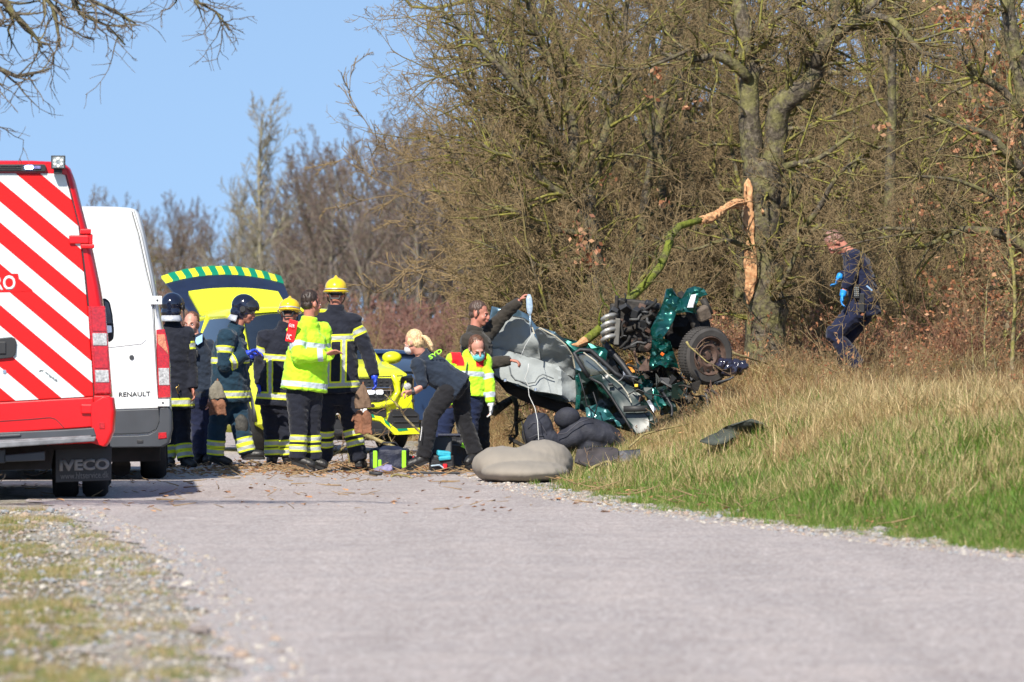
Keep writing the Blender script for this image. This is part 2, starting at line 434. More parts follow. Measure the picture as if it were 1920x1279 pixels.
# left-hand verge, thin and mossy between the stones
n_ = 16000
x, y = view_pts(n_, 22, 52, lambda y: -.08 * y - .3, lambda y: ELv(y) - .02)
dl = ELv(y) - x; nz = vnoise(x, y, 1.1, 9)
keep = (nz * 1.5 + dl * .38 > .38) & (rs.uniform(0, 1, n_) < .5)
x, y = x[keep], y[keep]
scatter('left_verge_grass', np.stack([x, y, gz(x, y)], 1), rs.uniform(.2, .42, len(x)), rs.randint(0, 12, len(x)), GT, tilt=.25)
# pebbles
def pebble(name, seed, m_):
    r = random.Random(seed); V = []; 
    bm = bmesh.new(); bmesh.ops.create_icosphere(bm, subdivisions=1, radius=1)
    for v in bm.verts: v.co = Vector((v.co.x * r.uniform(.7, 1.2), v.co.y * r.uniform(.7, 1.1), v.co.z * r.uniform(.45, .75)))
    me = bpy.data.meshes.new(name); bm.to_mesh(me); bm.free(); me.materials.append(m_); return me
PB = [pebble('pebble', i, mat('stone_%d' % i, c, .8, vary=.2, vscale=2)) for i, c in enumerate([(.33, .30, .27), (.24, .20, .18), (.38, .33, .26), (.27, .28, .29), (.48, .44, .38), (.36, .27, .21)])]
x1, y1 = view_pts(26000, 22, 52, lambda y: ELv(y) - 2.6, lambda y: ELv(y) + .35)
x2, y2 = view_pts(15000, 32, 66, lambda y: ERv(y) - .30, lambda y: ERv(y) + .75)
x = np.concatenate([x1, x2]); y = np.concatenate([y1, y2])
s = np.exp(rs.normal(-4.95, .5, len(x)))
z = np.maximum(gz(x, y), 0.0) * 0 + np.where(((x < ELv(y) - .4) | (x > ERv(y) + .35)), gz(x, y), .006)
scatter('roadside_pebbles', np.stack([x, y, z + s * .25], 1), s, rs.randint(0, 6, len(x)), PB, tilt=.3)
# fallen leaves
M_LEAF = [mat('dead_leaf_%d' % i, c, .7, vary=.2, vscale=30) for i, c in enumerate([(.36, .17, .07), (.48, .26, .12), (.24, .12, .06)])]
def leaf_mesh(name, seed, m_, L=.06):
    r = random.Random(seed); w = L * .3; c = r.uniform(.2, .5)
    V = [(0, 0, 0), (L * .3, w, c * w), (L * .75, w * .8, c * w * 1.4), (L, 0, L * .15 * r.uniform(-1, 1)), (L * .75, -w * .8, c * w * .8), (L * .3, -w, c * w * 1.5), (L * .5, 0, 0)]
    F = [(0, 1, 6), (1, 2, 6), (2, 3, 6), (3, 4, 6), (4, 5, 6), (5, 0, 6)]
    return raw_mesh(name, V, F, m_, False)
LF = [leaf_mesh('leaf', i, M_LEAF[i % 3]) for i in range(6)]
def stick_mesh(name, seed):
    r = random.Random(seed); b = MB(); p = Vector((0, 0, 0)); pts = [p.copy()]
    d = Vector((1, 0, 0))
    for _ in range(4):
        d = (d + Vector((0, r.uniform(-.5, .5), r.uniform(-.08, .12)))).normalized(); p = p + d * r.uniform(.03, .07); p.z = max(p.z, 0); pts.append(p.copy())
    b.tube(pts, [.005, .005, .004, .003, .002], 4); return b.mesh(name, mat('twig_litter', (.30, .20, .10), .8), True)
LF += [stick_mesh('stick', i) for i in range(4)]
# on the road round the wreck: a thick scatter; elsewhere thin
xa = rs.normal(-1.35, 1.25, 2600); ya = rs.normal(69.3, 2.3, 2600)
k = (xa > -3.6) & (xa < edgeR(68) + 1.0) & (ya > 64.3); xa, ya = xa[k], ya[k]
xb, yb = view_pts(260, 50, 68, lambda y: ELv(y), lambda y: ERv(y))
xc, yc = view_pts(4200, 44, 88, lambda y: ERv(y) + .3, lambda y: ERv(y) + 7)
x = np.concatenate([xa, xb, xc]); y = np.concatenate([ya, yb, yc])
z = np.where(x > ERv(y), gz(x, y) + .05, .018)
scatter('leaf_litter', np.stack([x, y, z], 1), rs.uniform(.5, 1.25, len(x)), np.where(rs.uniform(0, 1, len(x)) < .6, rs.randint(0, 6, len(x)), rs.randint(6, 10, len(x))), LF, tilt=.25)
# ---------------------------------------------------------------- trees
def bark(name, base, moss, lichen, twig, mossamt=.5):
    m, n, l, p = nodes_mat(name)
    t = n.new('ShaderNodeTexCoord')
    z1 = noise_n(n, l, t.outputs['Object'], 5.0, 6, .7); z2 = noise_n(n, l, t.outputs['Object'], 22, 4, .6)
    pale = tuple(min(1, c * 1.9 + .02) for c in base)
    r0 = ramp(n, l, z2.outputs['Fac'], [(.32, tuple(c * .5 for c in base)), (.5, base), (.7, pale)])
    r1 = ramp(n, l, z2.outputs['Fac'], [(.38, moss), (.62, tuple(c * 1.5 for c in moss)), (.68, lichen)])
    f = ramp(n, l, z1.outputs['Fac'], [(.5 - mossamt * .14, (0, 0, 0)), (.62 - mossamt * .1, (1, 1, 1))])
    mx = n.new('ShaderNodeMix'); mx.data_type = 'RGBA'; l.new(f.outputs[0], mx.inputs[0]); l.new(r0.outputs[0], mx.inputs[6]); l.new(r1.outputs[0], mx.inputs[7])
    a = n.new('ShaderNodeAttribute'); a.attribute_name = 'rad'
    mr = n.new('ShaderNodeMapRange'); mr.inputs[1].default_value = .0035; mr.inputs[2].default_value = .009; mr.inputs[3].default_value = 1; mr.inputs[4].default_value = 0
    l.new(a.outputs['Fac'], mr.inputs[0])
    oi = n.new('ShaderNodeObjectInfo'); tw = n.new('ShaderNodeMix'); tw.data_type = 'RGBA'
    tw.inputs[6].default_value = (*twig, 1); tw.inputs[7].default_value = (*[c * .62 + .03 for c in twig], 1); l.new(z1.outputs['Fac'], tw.inputs[0])
    m2 = n.new('ShaderNodeMix'); m2.data_type = 'RGBA'; l.new(mr.outputs[0], m2.inputs[0]); l.new(mx.outputs[2], m2.inputs[6]); l.new(tw.outputs[2], m2.inputs[7])
    l.new(m2.outputs[2], p.inputs['Base Color']); p.inputs['Roughness'].default_value = .9; p.inputs['Specular IOR Level'].default_value = .25
    b = n.new('ShaderNodeBump'); b.inputs['Distance'].default_value = .02; l.new(z2.outputs['Fac'], b.inputs['Height']); l.new(b.outputs[0], p.inputs['Normal'])
    return m
M_OAK = bark('oak_bark', (.105, .09, .06), (.165, .155, .035), (.44, .38, .09), (.27, .19, .09), .66)
M_TRUNK = bark('oak_trunk_bark', (.085, .07, .05), (.13, .12, .05), (.26, .23, .10), (.2, .13, .08), .3)
M_BEECH = bark('beech_bark', (.16, .13, .12), (.15, .14, .09), (.28, .24, .15), (.34, .135, .10), .2)
M_ASH = bark('ash_bark', (.22, .20, .17), (.24, .22, .12), (.4, .36, .2), (.34, .29, .22), .3)
M_SAPL = bark('sapling_bark', (.20, .16, .10), (.20, .185, .055), (.42, .36, .14), (.31, .215, .105), .55)

def rv(r): return Vector((r.gauss(0, 1), r.gauss(0, 1), r.gauss(0, 1)))
def RM(P): return (P[0] or {}).get('rmin', .0028)
def grow(segs, r, p, d, L, r0, lvl, P):
    """segs gets (p0, p1, r0, r1, level)"""
    spec = P[lvl]
    n_ = spec['n']; step = L / n_; pts = [p.copy()]; rads = [r0]; dirs = []
    for i in range(n_):
        w = rv(r) * spec['wig']
        d = (d + w + Vector((0, 0, spec['up']))).normalized()
        if 'kink' in spec and r.random() < spec['kink']: d = (d + rv(r) * .55).normalized()
        q = p + d * step; r1 = max(r0 * (1 - (i + 1) / n_) ** spec.get('tp', .8), max(r0 * .12, RM(P)) if lvl < len(P) - 1 else RM(P) * .7)
        segs.append((p, q, rads[-1], r1, lvl)); p = q; pts.append(q); rads.append(r1); dirs.append(d)
    if lvl + 1 < len(P):
        nx = P[lvl + 1]; k = nx['k']
        k = k if isinstance(k, int) else r.randint(*k)
        for j in range(k):
            t = lerp(nx['t0'], 1.0, (j + r.random()) / k); f = t * n_; i = min(int(f), n_ - 1)
            q = pts[i].lerp(pts[i + 1], f - i); dd = dirs[i]
            perp = rv(r); perp = (perp - dd * perp.dot(dd))
            if perp.length < 1e-3: continue
            perp.normalize(); a = R(r.gauss(nx['ang'], nx['ang'] * .25))
            cd = dd * math.cos(a) + perp * math.sin(a)
            if 'bias' in nx: cd = (cd + Vector(nx['bias'])).normalized()
            cl = L * nx['len'] * r.uniform(.6, 1.15) * (1 - .45 * t)
            cr = max(min(rads[i] * .75, r0 * nx['rr'] * r.uniform(.7, 1.1)), RM(P) * 1.2)
            grow(segs, r, q, cd, cl, cr, lvl + 1, P)
def segs_mesh(name, segs, m_, sides=(8, 6, 4, 3, 3, 3)):
    VV, FF, RR = [], [], []; base = 0
    for k in sorted(set(sides)):
        S = [s for s in segs if sides[min(s[4], len(sides) - 1)] == k]
        if not S: continue
        A = np.array([s[0][:] for s in S]); B = np.array([s[1][:] for s in S]); r0 = np.array([s[2] for s in S]); r1 = np.array([s[3] for s in S])
        D = B - A; Ln = np.linalg.norm(D, axis=1, keepdims=True); D = D / np.maximum(Ln, 1e-6)
        B = B + D * (r1 * .5)[:, None]
        ref = np.where(np.abs(D[:, 2:3]) < .9, [[0, 0, 1.0]], [[1.0, 0, 0]]); U = np.cross(D, ref); U /= np.maximum(np.linalg.norm(U, axis=1, keepdims=True), 1e-6); Vv = np.cross(D, U)
        ang = np.arange(k) * 2 * math.pi / k
        off = U[:, None, :] * np.cos(ang)[None, :, None] + Vv[:, None, :] * np.sin(ang)[None, :, None]
        ra = A[:, None, :] + off * r0[:, None, None]; rb = B[:, None, :] + off * r1[:, None, None]
        V = np.concatenate([ra, rb], 1).reshape(-1, 3)
        i = np.arange(len(S))[:, None] * 2 * k + base; q = np.arange(k)[None, :]; q2 = (q + 1) % k
        F = np.stack([i + q, i + q2, i + k + q2, i + k + q], -1).reshape(-1, 4)
        VV.append(V); FF.append(F); RR.append(np.concatenate([np.repeat(r0[:, None], k, 1), np.repeat(r1[:, None], k, 1)], 1).ravel()); base += len(V)
    me = raw_mesh(name, np.concatenate(VV), np.concatenate(FF), m_, True)
    pointattr(me, 'rad', np.concatenate(RR)); return me
def make_tree(seed, P, H, r0, m_, lean=(0, 0, 1), trunk_lv=0, m_trunk=None):
    r = random.Random(seed); segs = []
    grow(segs, r, Vector((0, 0, -.15)), Vector(lean).normalized(), H, r0, 0, P)
    tr = [s for s in segs if s[4] <= trunk_lv]; cr = [s for s in segs if s[4] > trunk_lv]
    return segs_mesh('trunk', tr, m_trunk or m_), segs_mesh('crown', cr, m_)
OAK = [dict(n=10, wig=.09, up=.03, tp=.7),
       dict(k=17, t0=.08, ang=60, len=.52, rr=.30, n=10, wig=.15, up=.045, kink=.25, tp=.7),
       dict(k=10, t0=.15, ang=42, len=.46, rr=.36, n=8, wig=.18, up=.02, kink=.3),
       dict(k=7, t0=.12, ang=46, len=.44, rr=.36, n=6, wig=.2, up=.02, kink=.3),
       dict(k=5, t0=.1, ang=46, len=.5, rr=.45, n=3, wig=.18, up=.04)]
OAK_WIDE = [dict(n=6, wig=.12, up=.03, tp=.6),
       dict(k=16, t0=.1, ang=64, len=.9, rr=.36, n=12, wig=.16, up=.035, kink=.3, tp=.7),
       dict(k=10, t0=.12, ang=42, len=.40, rr=.36, n=8, wig=.18, up=.03, kink=.3),
       dict(k=7, t0=.12, ang=46, len=.45, rr=.36, n=6, wig=.2, up=.03, kink=.3),
       dict(k=5, t0=.1, ang=46, len=.5, rr=.45, n=3, wig=.18, up=.05)]
THICKET = [dict(n=3, wig=.1, up=0, tp=.5),
       dict(k=18, t0=0.0, ang=40, len=2.6, rr=.34, n=10, wig=.10, up=.06, kink=.15, tp=.75),
       dict(k=10, t0=.1, ang=38, len=.38, rr=.4, n=6, wig=.14, up=.05, kink=.2),
       dict(k=6, t0=.1, ang=42, len=.45, rr=.45, n=4, wig=.16, up=.05),
       dict(k=4, t0=.15, ang=42, len=.5, rr=.5, n=2, wig=.18, up=.05)]
BEECH = [dict(rmin=.009, n=12, wig=.05, up=.05, tp=.7),
       dict(k=24, t0=.18, ang=42, len=.45, rr=.34, n=9, wig=.09, up=.07, tp=.8),
       dict(k=9, t0=.2, ang=36, len=.36, rr=.4, n=5, wig=.12, up=.06),
       dict(k=7, t0=.15, ang=36, len=.42, rr=.45, n=4, wig=.14, up=.06),
       dict(k=4, t0=.15, ang=36, len=.5, rr=.5, n=2, wig=.14, up=.05)]
POPLAR = [dict(rmin=.0075, n=14, wig=.03, up=.08, tp=.75),
       dict(k=22, t0=.25, ang=38, len=.34, rr=.3, n=9, wig=.08, up=.12, tp=.8),
       dict(k=9, t0=.25, ang=34, len=.4, rr=.4, n=6, wig=.11, up=.09),
       dict(k=6, t0=.2, ang=34, len=.45, rr=.45, n=4, wig=.14, up=.08)]
V_OAK = [make_tree(101, OAK, 6.6, .095, M_OAK, m_trunk=M_TRUNK), make_tree(102, OAK, 7.2, .11, M_OAK, (.1, 0, 1), m_trunk=M_TRUNK), make_tree(105, OAK_WIDE, 3.6, .10, M_OAK, m_trunk=M_TRUNK),
         make_tree(104, OAK_WIDE, 4.0, .11, M_OAK, (-.1, 0, 1), m_trunk=M_TRUNK)]
V_TH = [make_tree(111, THICKET, .9, .05, M_OAK), make_tree(112, THICKET, .8, .045, M_SAPL)]
V_BE = [make_tree(121, BEECH, 11, .17, M_BEECH), make_tree(122, BEECH, 10, .16, M_BEECH)]
POPLAR2 = [dict(rmin=.007, n=14, wig=.04, up=.08, tp=.7), dict(k=30, t0=.30, ang=44, len=.30, rr=.34, n=9, wig=.10, up=.09, tp=.8), dict(k=11, t0=.15, ang=36, len=.42, rr=.45, n=6, wig=.12, up=.07), dict(k=8, t0=.1, ang=36, len=.5, rr=.5, n=4, wig=.14, up=.07)]
V_PO = [make_tree(131, POPLAR2, 9.0, .12, M_ASH)]
def put(v, name, label, cat, x, y, s=1, rz=0, group=None, z=None, dz=0, tiltx=0, tilty=0):
    o = thing(name, label, cat, (x, y, (gzf(x, y) if z is None else z) + dz), (tiltx, tilty, rz), group)
    o.scale = (s, s, s)
    a = bpy.data.objects.new('trunk', v[0]); link(a, o); b = bpy.data.objects.new('crown', v[1]); link(b, o)
    return o
# ---- oak wood on the right: rows of individuals, nearest first
r = random.Random(5); cnt = 0
def wood_row(y0, xs, s0, s1, lab, grp):
    for x in xs:
        x_ = x + r.uniform(-.35, .35); y_ = y0 + r.uniform(-1.2, 1.2)
        v = r.choice(V_OAK if x > 2.3 else V_OAK[:2])
        put(v, 'oak_tree', lab, 'tree', x_, y_, r.uniform(s0, s1), r.uniform(0, 6.28), grp, tiltx=r.uniform(-.06, .06), tilty=r.uniform(-.08, .08))
wood_row(79, [4.4, 5.6, 6.6], .75, .95, 'lichen covered oak in the front rank of the wood behind the wreck', 'oaks in the front rank of the wood')
wood_row(83, [.9, 1.7, 2.7, 3.8, 4.9, 6.2, 7.3], .85, 1.1, 'bare oak in the second rank of the wood, half hidden by branches', 'oaks in the second rank of the wood')
wood_row(85.5, [.75, 1.4, 2.2, 3.3, 4.4, 5.6, 6.8], .8, 1.1, 'bare oak squeezed between the second rank and the middle of the wood', 'oaks between the ranks of the wood')
wood_row(88, [.5, 1.2, 1.9, 3.0, 4.1, 5.2, 6.4, 7.6], .95, 1.2, 'bare oak in the middle of the wood, seen through other crowns', 'oaks in the middle of the wood')
wood_row(95, [.9, 1.7, 2.8, 4.0, 5.2, 6.5, 7.8, 9], 1.1, 1.35, 'bare oak deep in the wood, only dim branches showing', 'oaks deep in the wood')
wood_row(104, [1.3, 2.3, 3.4, 5.0, 6.7, 8.4], 1.2, 1.5, 'tall bare oak at the far side of the wood', 'oaks at the far side of the wood')
# hazel-like thicket under them
for y0, xs in ((77.5, [.3, 1.3, 2.0, 3.2, 3.9, 4.9, 5.9]), (80.5, [-.1, .8, 1.9, 3.1, 4.3, 5.4, 6.5]), (85, [.3, 1.4, 2.5, 3.6, 4.7, 5.8, 7.0]), (91, [.1, 1, 2.2, 3.4, 4.6, 5.8, 7.1]), (98, [.1, .8, 2.4, 4, 5.6, 7.2])):
    for x in xs:
        put(r.choice(V_TH), 'bare_shrub', 'leafless many stemmed shrub in the undergrowth of the wood', 'shrub', x + r.uniform(-.3, .3), y0 + r.uniform(-.8, .8), r.uniform(.75, 1.15), r.uniform(0, 6.28), 'shrubs in the undergrowth of the wood')
# tall fine stems that close the left flank of the wood
for x, y, s in ((.3, 82, 1.5), (.45, 88, 1.8), (.8, 94, 2.2), (.7, 80, 1.6), (1.3, 85, 2.0), (1.6, 91, 2.3), (2.4, 87, 2.1), (3.2, 93, 2.4), (4.2, 88, 2.1), (5.2, 92, 2.3), (6.2, 88, 2.1), (2.0, 100, 2.6), (3.6, 99, 2.6), (5.4, 101, 2.6), (7.2, 98, 2.5), (.9, 102, 2.3)):
    put(V_TH[int(y) % 2], 'bare_shrub', 'tall fine stemmed bush filling the gaps between the oaks of the wood', 'bush', x, y, s, x * 3 + y, 'tall bushes between the oaks of the wood')
# ---- middle distance on the left of the wood
for x, y, s, k in ((-1.2, 108, .55, 0), (-2.2, 118, .6, 1), (-.6, 112, .7, 2), (-4.2, 128, .75, 3), (-6.2, 126, .7, 1), (-8, 132, .8, 2), (-10, 130, .8, 0), (-3.2, 140, 1.1, 1), (-5.8, 145, 1, 0), (-9.2, 150, 1, 1), (-12, 150, 1.1, 2)):
    put(V_TH[k % 2], 'bare_shrub', 'brown roadside shrub beyond the ambulance car', 'shrub', x, y, s * 1.2, k * 2.1, 'roadside shrubs beyond the ambulance car')
# ---- far trees
put(V_PO[0], 'poplar_tree', 'tall slender bare tree rising against the sky above the open tailgate', 'tree', -7.9, 220, .98, .6)
put(V_PO[0], 'poplar_tree', 'shorter leaning bare tree just left of the tall slender one', 'tree', -9.3, 222, .70, 2.6, tilty=-.12)
put(V_PO[0], 'poplar_tree', 'second thin leaning tree standing close by the tall slender one', 'tree', -8.4, 216, .58, 4.1, tilty=-.16)
r = random.Random(11)
far = []
for i in range(44):
    px = 545 + i * 11 + r.uniform(-12, 12); Y = 270 + r.uniform(-25, 35)
    top = float(np.interp(px, [480, 540, 620, 720, 790, 900, 1000, 1200], [390, 350, 300, 262, 252, 262, 300, 360])) + r.uniform(-6, 30)
    far.append((px, Y, top, 0))
for i in range(36):
    px = 130 + i * 13 + r.uniform(-12, 12); Y = 330 + r.uniform(-30, 40)
    top = float(np.interp(px, [100, 170, 240, 300, 350, 420, 600], [360, 345, 395, 358, 385, 420, 400])) + r.uniform(-4, 30)
    far.append((px, Y, top, 1))
for px, Y, top, k in far:
    h = (HORY - top) * Y / FPX + CAMZ; v = r.choice(V_BE); H = 11.6 if v is V_BE[0] else 10.6
    if k: v = r.choice([V_BE[0], V_OAK[1]]); H = 11.6 if v is V_BE[0] else 8.3
    put(v, 'beech_tree', 'hazy reddish brown beech in the far grove behind the rescuers' if not k else 'grey brown tree in the distant belt above the white van', 'tree', (px - 960) * Y / FPX, Y, h / H, r.uniform(0, 6.28), 'beeches of the far grove' if not k else 'trees of the distant belt', z=0)
# low scrub and field edge closing the view under the far trees
THICKET_FAR = [dict(rmin=.006, **THICKET[0])] + THICKET[1:]
SC = [make_tree(141, THICKET_FAR, .7, .04, M_BEECH)]
for i in range(60):
    px = 120 + i * 14 + r.uniform(-15, 15); Y = 175 + r.uniform(-14, 40)
    put(SC[0], 'field_bush', 'low russet bush along the far field edge', 'bush', (px - 960) * Y / FPX, Y, r.uniform(1.0, 1.7), r.uniform(0, 6.28), 'bushes along the far field edge', z=0)
# ---------------------------------------------------------------- vehicles
def text(name, s, loc, rot, height, width, m_, parent, off=0.0, ext=.002, align='LEFT', shear=0):
    c = bpy.data.curves.new(name, 'FONT'); c.body = s; c.size = 1; c.extrude = 0; c.offset = off; c.align_x = align; c.shear = shear; c.resolution_u = 3
    o = bpy.data.objects.new(name, c); link(o)
    bpy.context.view_layer.update()
    me = bpy.data.meshes.new_from_object(o.evaluated_get(bpy.context.evaluated_depsgraph_get()))
    bpy.data.objects.remove(o); me.name = name
    co = np.array([v.co[:] for v in me.vertices]); mn, mxx = co.min(0), co.max(0)
    sy = height / (mxx[1] - mn[1]); sxx = width / (mxx[0] - mn[0]) if width else sy
    for v in me.vertices: v.co = Vector(((v.co.x - mn[0]) * sxx, (v.co.y - mn[1]) * sy, 0))
    me.materials.clear(); me.materials.append(m_)
    o = bpy.data.objects.new(name, me); link(o, parent); o.location = loc; o.rotation_euler = rot
    sd_ = o.modifiers.new('s', 'SOLIDIFY'); sd_.thickness = ext; sd_.offset = 1
    return o
def clip_poly(poly, a, b, c):
    """keep a*x + b*z + c >= 0"""
    out = []
    for i in range(len(poly)):
        p, q = poly[i], poly[(i + 1) % len(poly)]; fp = a * p[0] + b * p[1] + c; fq = a * q[0] + b * q[1] + c
        if fp >= 0: out.append(p)
        if (fp >= 0) != (fq >= 0):
            t = fp / (fp - fq); out.append((p[0] + (q[0] - p[0]) * t, p[1] + (q[1] - p[1]) * t))
    return out
M_RED = mat('red_paint', (.70, .005, .008), .35, vary=.03, coat=.4, spec=.4)
M_REDFILM = mat('red_reflective_film', (.74, .006, .006), .45, vary=.04, coat=.15, spec=.3)
M_WHITEFILM = mat('white_reflective_film', (.66, .72, .72), .4, vary=.03, coat=.3)
M_WHITE = mat('white_paint', (.80, .82, .82), .35, vary=.04, vscale=1.5, coat=.7)
M_BLACKP = mat('black_plastic', (.022, .023, .026), .55, vary=.3, vscale=3)
M_GREYP = mat('grey_bumper_plastic', (.052, .058, .068), .5, vary=.15, vscale=4)
M_STEP = mat('worn_step_plastic', (.16, .165, .18), .6, vary=.35, vscale=12)
M_RUBBER = mat('tyre_rubber', (.016, .016, .017), .8, vary=.4, vscale=6, bump=.003, bscale=40)
M_UNDER = mat('underbody_grime', (.018, .016, .015), .9, vary=.5, vscale=5)
M_LENSR = mat('red_lens', (.45, .004, .008), .15, vary=.35, vscale=60, coat=1)
M_LENSC = mat('clear_lens', (.42, .42, .42), .12, vary=.5, vscale=70, coat=1)
M_GLASSD = mat('dark_car_glass', (.012, .016, .022), .05, vary=.2, spec=.8, coat=1)
M_CHROME = mat('chrome', (.75, .76, .78), .12, metal=1, vary=.05)
M_ALLOY = mat('alloy_rim', (.36, .37, .39), .3, metal=.9, vary=.1)
M_BLUEL = mat('lit_blue_lamp', (.3, .4, 1), .3, vary=0, emis=((.35, .45, 1), 9))
M_YEL = mat('fluorescent_yellow_paint', (.80, .86, .02), .35, vary=.03, coat=.6)
M_GRN = mat('dark_green_film', (.0, .23, .12), .4, vary=.05, coat=.4)
M_GREYTXT = mat('grey_print', (.15, .16, .17), .5, vary=.05)
M_DKTXT = mat('dark_print', (.05, .055, .06), .4, vary=.05)
M_WTXT = mat('white_print', (.8, .82, .82), .45, vary=.02)
def seam(pts, w, y, b):
    for p, q in zip(pts[:-1], pts[1:]):
        dx, dz = q[0] - p[0], q[1] - p[1]; L = math.hypot(dx, dz); nx_, nz_ = -dz / L * w / 2, dx / L * w / 2
        b.prism([(p[0] + nx_, p[1] + nz_), (q[0] + nx_, q[1] + nz_), (q[0] - nx_, q[1] - nz_), (p[0] - nx_, p[1] - nz_)], y - .004, y)
class VanFrame:
    def __init__(s, name, label, px0, py0, Y, roll, yaw):
        s.ppm = ppm(Y); s.px0, s.py0, s.roll = px0, py0, R(roll)
        s.root = thing(name, label, 'van', W(px0, py0, Y), (0, -s.roll, R(yaw)))
        s.root.location.z = 0.012
    def c(s, px, py):
        x, z = (px - s.px0) / s.ppm, (s.py0 - py) / s.ppm
        return (x * math.cos(-s.roll) - z * math.sin(-s.roll), x * math.sin(-s.roll) + z * math.cos(-s.roll))
    def poly(s, pts): return [s.c(*p) for p in pts]
    def rect(s, x0, y0, x1, y1): return s.poly([(x0, y0), (x1, y0), (x1, y1), (x0, y1)])
def van_body(F, sil, cx, length, zb, m_, nosedrop=True):
    """sil: right-hand silhouette in local (x, z) from roof middle down; mirrored about cx"""
    def sec(y, k, zs=1.0, zc=1.5, top=9):
        r_ = [(cx + (x - cx) * k, zc + (min(z, top) - zc) * zs) for x, z in sil]; l_ = [(2 * cx - x, z) for x, z in reversed(r_)]
        return [(x, y, z) for x, z in r_ + l_]
    S = [sec(.0, .955, .985), sec(.012, .975, .99), sec(.04, .99, .997), sec(.10, 1, 1), sec(2.2, 1.0), sec(4.4, .99), sec(4.9, .97), sec(length - .9, .95, 1, 1.5, 2.0), sec(length - .55, .93, 1, 1.5, 1.45), sec(length, .85, 1, 1.5, 1.05)]
    return add('body', m_, F.root, lambda b: b.loft(S), smooth=True, autosm=32)
def wheel(parent, name, c, r_, w, k=28, rim=None, face=1):
    Mx = Matrix.Translation(c) @ Matrix.Rotation(R(90) * face, 4, 'Z')
    q = MB(); q.lathe([(r_ * .62, -w / 2), (r_ * .9, -w / 2 - .004), (r_ * .985, -w * .38), (r_, -w * .2), (r_, w * .2), (r_ * .985, w * .38), (r_ * .9, w / 2 + .004), (r_ * .62, w / 2)], k, 0, Mx)
    q.lathe([(0, w * .30), (r_ * .1, w * .33), (r_ * .3, w * .25), (r_ * .5, w * .34), (r_ * .64, w * .5), (r_ * .64, -w * .4), (0, -w * .3)], k, 1, Mx)
    return q.build(name, [M_RUBBER, rim or M_ALLOY], parent, smooth=True, autosm=40)

# ---- the red fire-service van, cut off by the left edge of the picture
F = VanFrame('fire_service_van', 'red fire service van with diagonal white stripes on its rear doors', 210, 940, 55, 2.0, 3.05)
cx = F.c(-30, 640)[0]
sil = [(cx, F.c(0, 303)[1]), *F.poly([(60, 305), (104, 307), (122, 311), (132, 320), (137, 333), (150, 385), (168, 452), (186, 538), (198, 612), (205, 700), (209, 748), (209, 800)]), ]
zb = F.c(200, 835)[1]; sil += [(sil[-1][0] - .02, zb), (cx, zb)]
body = van_body(F, sil, cx, 6.1, zb, M_RED)
y0 = -.006
door = F.poly([(-29, 330), (112, 330), (122, 333), (134, 378), (147, 430), (158, 520), (165, 590), (172, 690), (175, 747), (0, 757), (-29, 759)])
def mirror_(poly): return [(2 * cx - x, z) for x, z in reversed(poly)]
for sgn in (1, -1):
    P_ = door if sgn > 0 else mirror_(door)
    d_ = add('rear_door', M_REDFILM, F.root, lambda b: b.prism(P_, -.022, .01), bevel=.006)
    for k in range(-3, 11, 2):
        w_ = door
        a0 = F.c(0, 343.5 + 38.7 * k); a1 = F.c(100, 343.5 + 38.7 * k + 84.2); b0 = F.c(0, 343.5 + 38.7 * (k + 1))
        dx, dz = a1[0] - a0[0], a1[1] - a0[1]
        w_ = clip_poly(w_, dz, -dx, -(dz * a0[0] - dx * a0[1])); w_ = clip_poly(w_, -dz, dx, (dz * b0[0] - dx * b0[1]))
        if len(w_) < 3: continue
        w_ = w_ if sgn > 0 else mirror_(w_)
        add('stripe', M_WHITEFILM, d_, lambda b: b.prism(w_, -.0245, -.021))
    if sgn > 0:
        p_ = add('lettering_panel', M_REDFILM, d_, lambda b: b.prism(F.poly([(-28, 518), (34.5, 517.5), (36, 527), (62, 549), (18, 552.5), (-28, 553.5)]), -.0262, -.023))
        x_, z_ = F.c(-10.5, 549.5); text('lettering', 'RO', (x_, -.0275, z_), (R(90), 0, 0), .117, .172, M_WTXT, p_, off=.02)
        h = add('door_handle', M_BLACKP, d_, lambda b: (b.prism(F.poly([(-26, 641), (22, 636), (29, 639), (31.5, 646), (30, 668), (24, 675), (-26, 680)]), -.05, -.02), b.prism(F.rect(-14, 645, 12, 668), -.062, -.05)), bevel=.006)
        lk = F.c(9, 701); add('door_lock', M_CHROME, d_, lambda b: b.tube([(lk[0], -.034, lk[1]), (lk[0], -.018, lk[1])], .015, 12))
        
        x_, z_ = F.c(83, 704); text('small_lettering', 'wrapitdk', (x_, -.027, z_), (R(90), R(41), 0), .026, .125, M_GREYTXT, d_)
        add('small_emblem', M_DKTXT, d_, lambda b: b.prism(F.poly([(73, 700), (77, 697.5), (80, 699), (82, 696.5), (81, 701), (78, 700), (75, 701.5)]), -.027, -.024))
    low = F.poly([(-29, 761), (0, 759), (175, 749), (177, 804), (150, 806), (0, 816), (-29, 818)])
    add('lower_door_panel', M_RED, F.root, lambda b: b.prism(low if sgn > 0 else mirror_(low), -.026, .01), bevel=.008)
add('panel_crease', M_BLACKP, F.root, lambda b: seam(F.poly([(0, 794), (60, 790), (94, 787), (104, 790), (112, 797), (120, 806)]), .005, -.0275, b))
add('door_gap', M_BLACKP, F.root, lambda b: seam(F.poly([(124, 332), (136, 378), (149, 430), (160, 520), (167, 590), (174, 690), (177, 800)]), .008, -.008, b))
tl = add('tail_light', M_LENSR, F.root, lambda b: b.prism(F.poly([(163.7, 578), (197, 578), (203, 650), (209, 743), (177, 744), (170, 650)]), -.03, .06), bevel=.008)
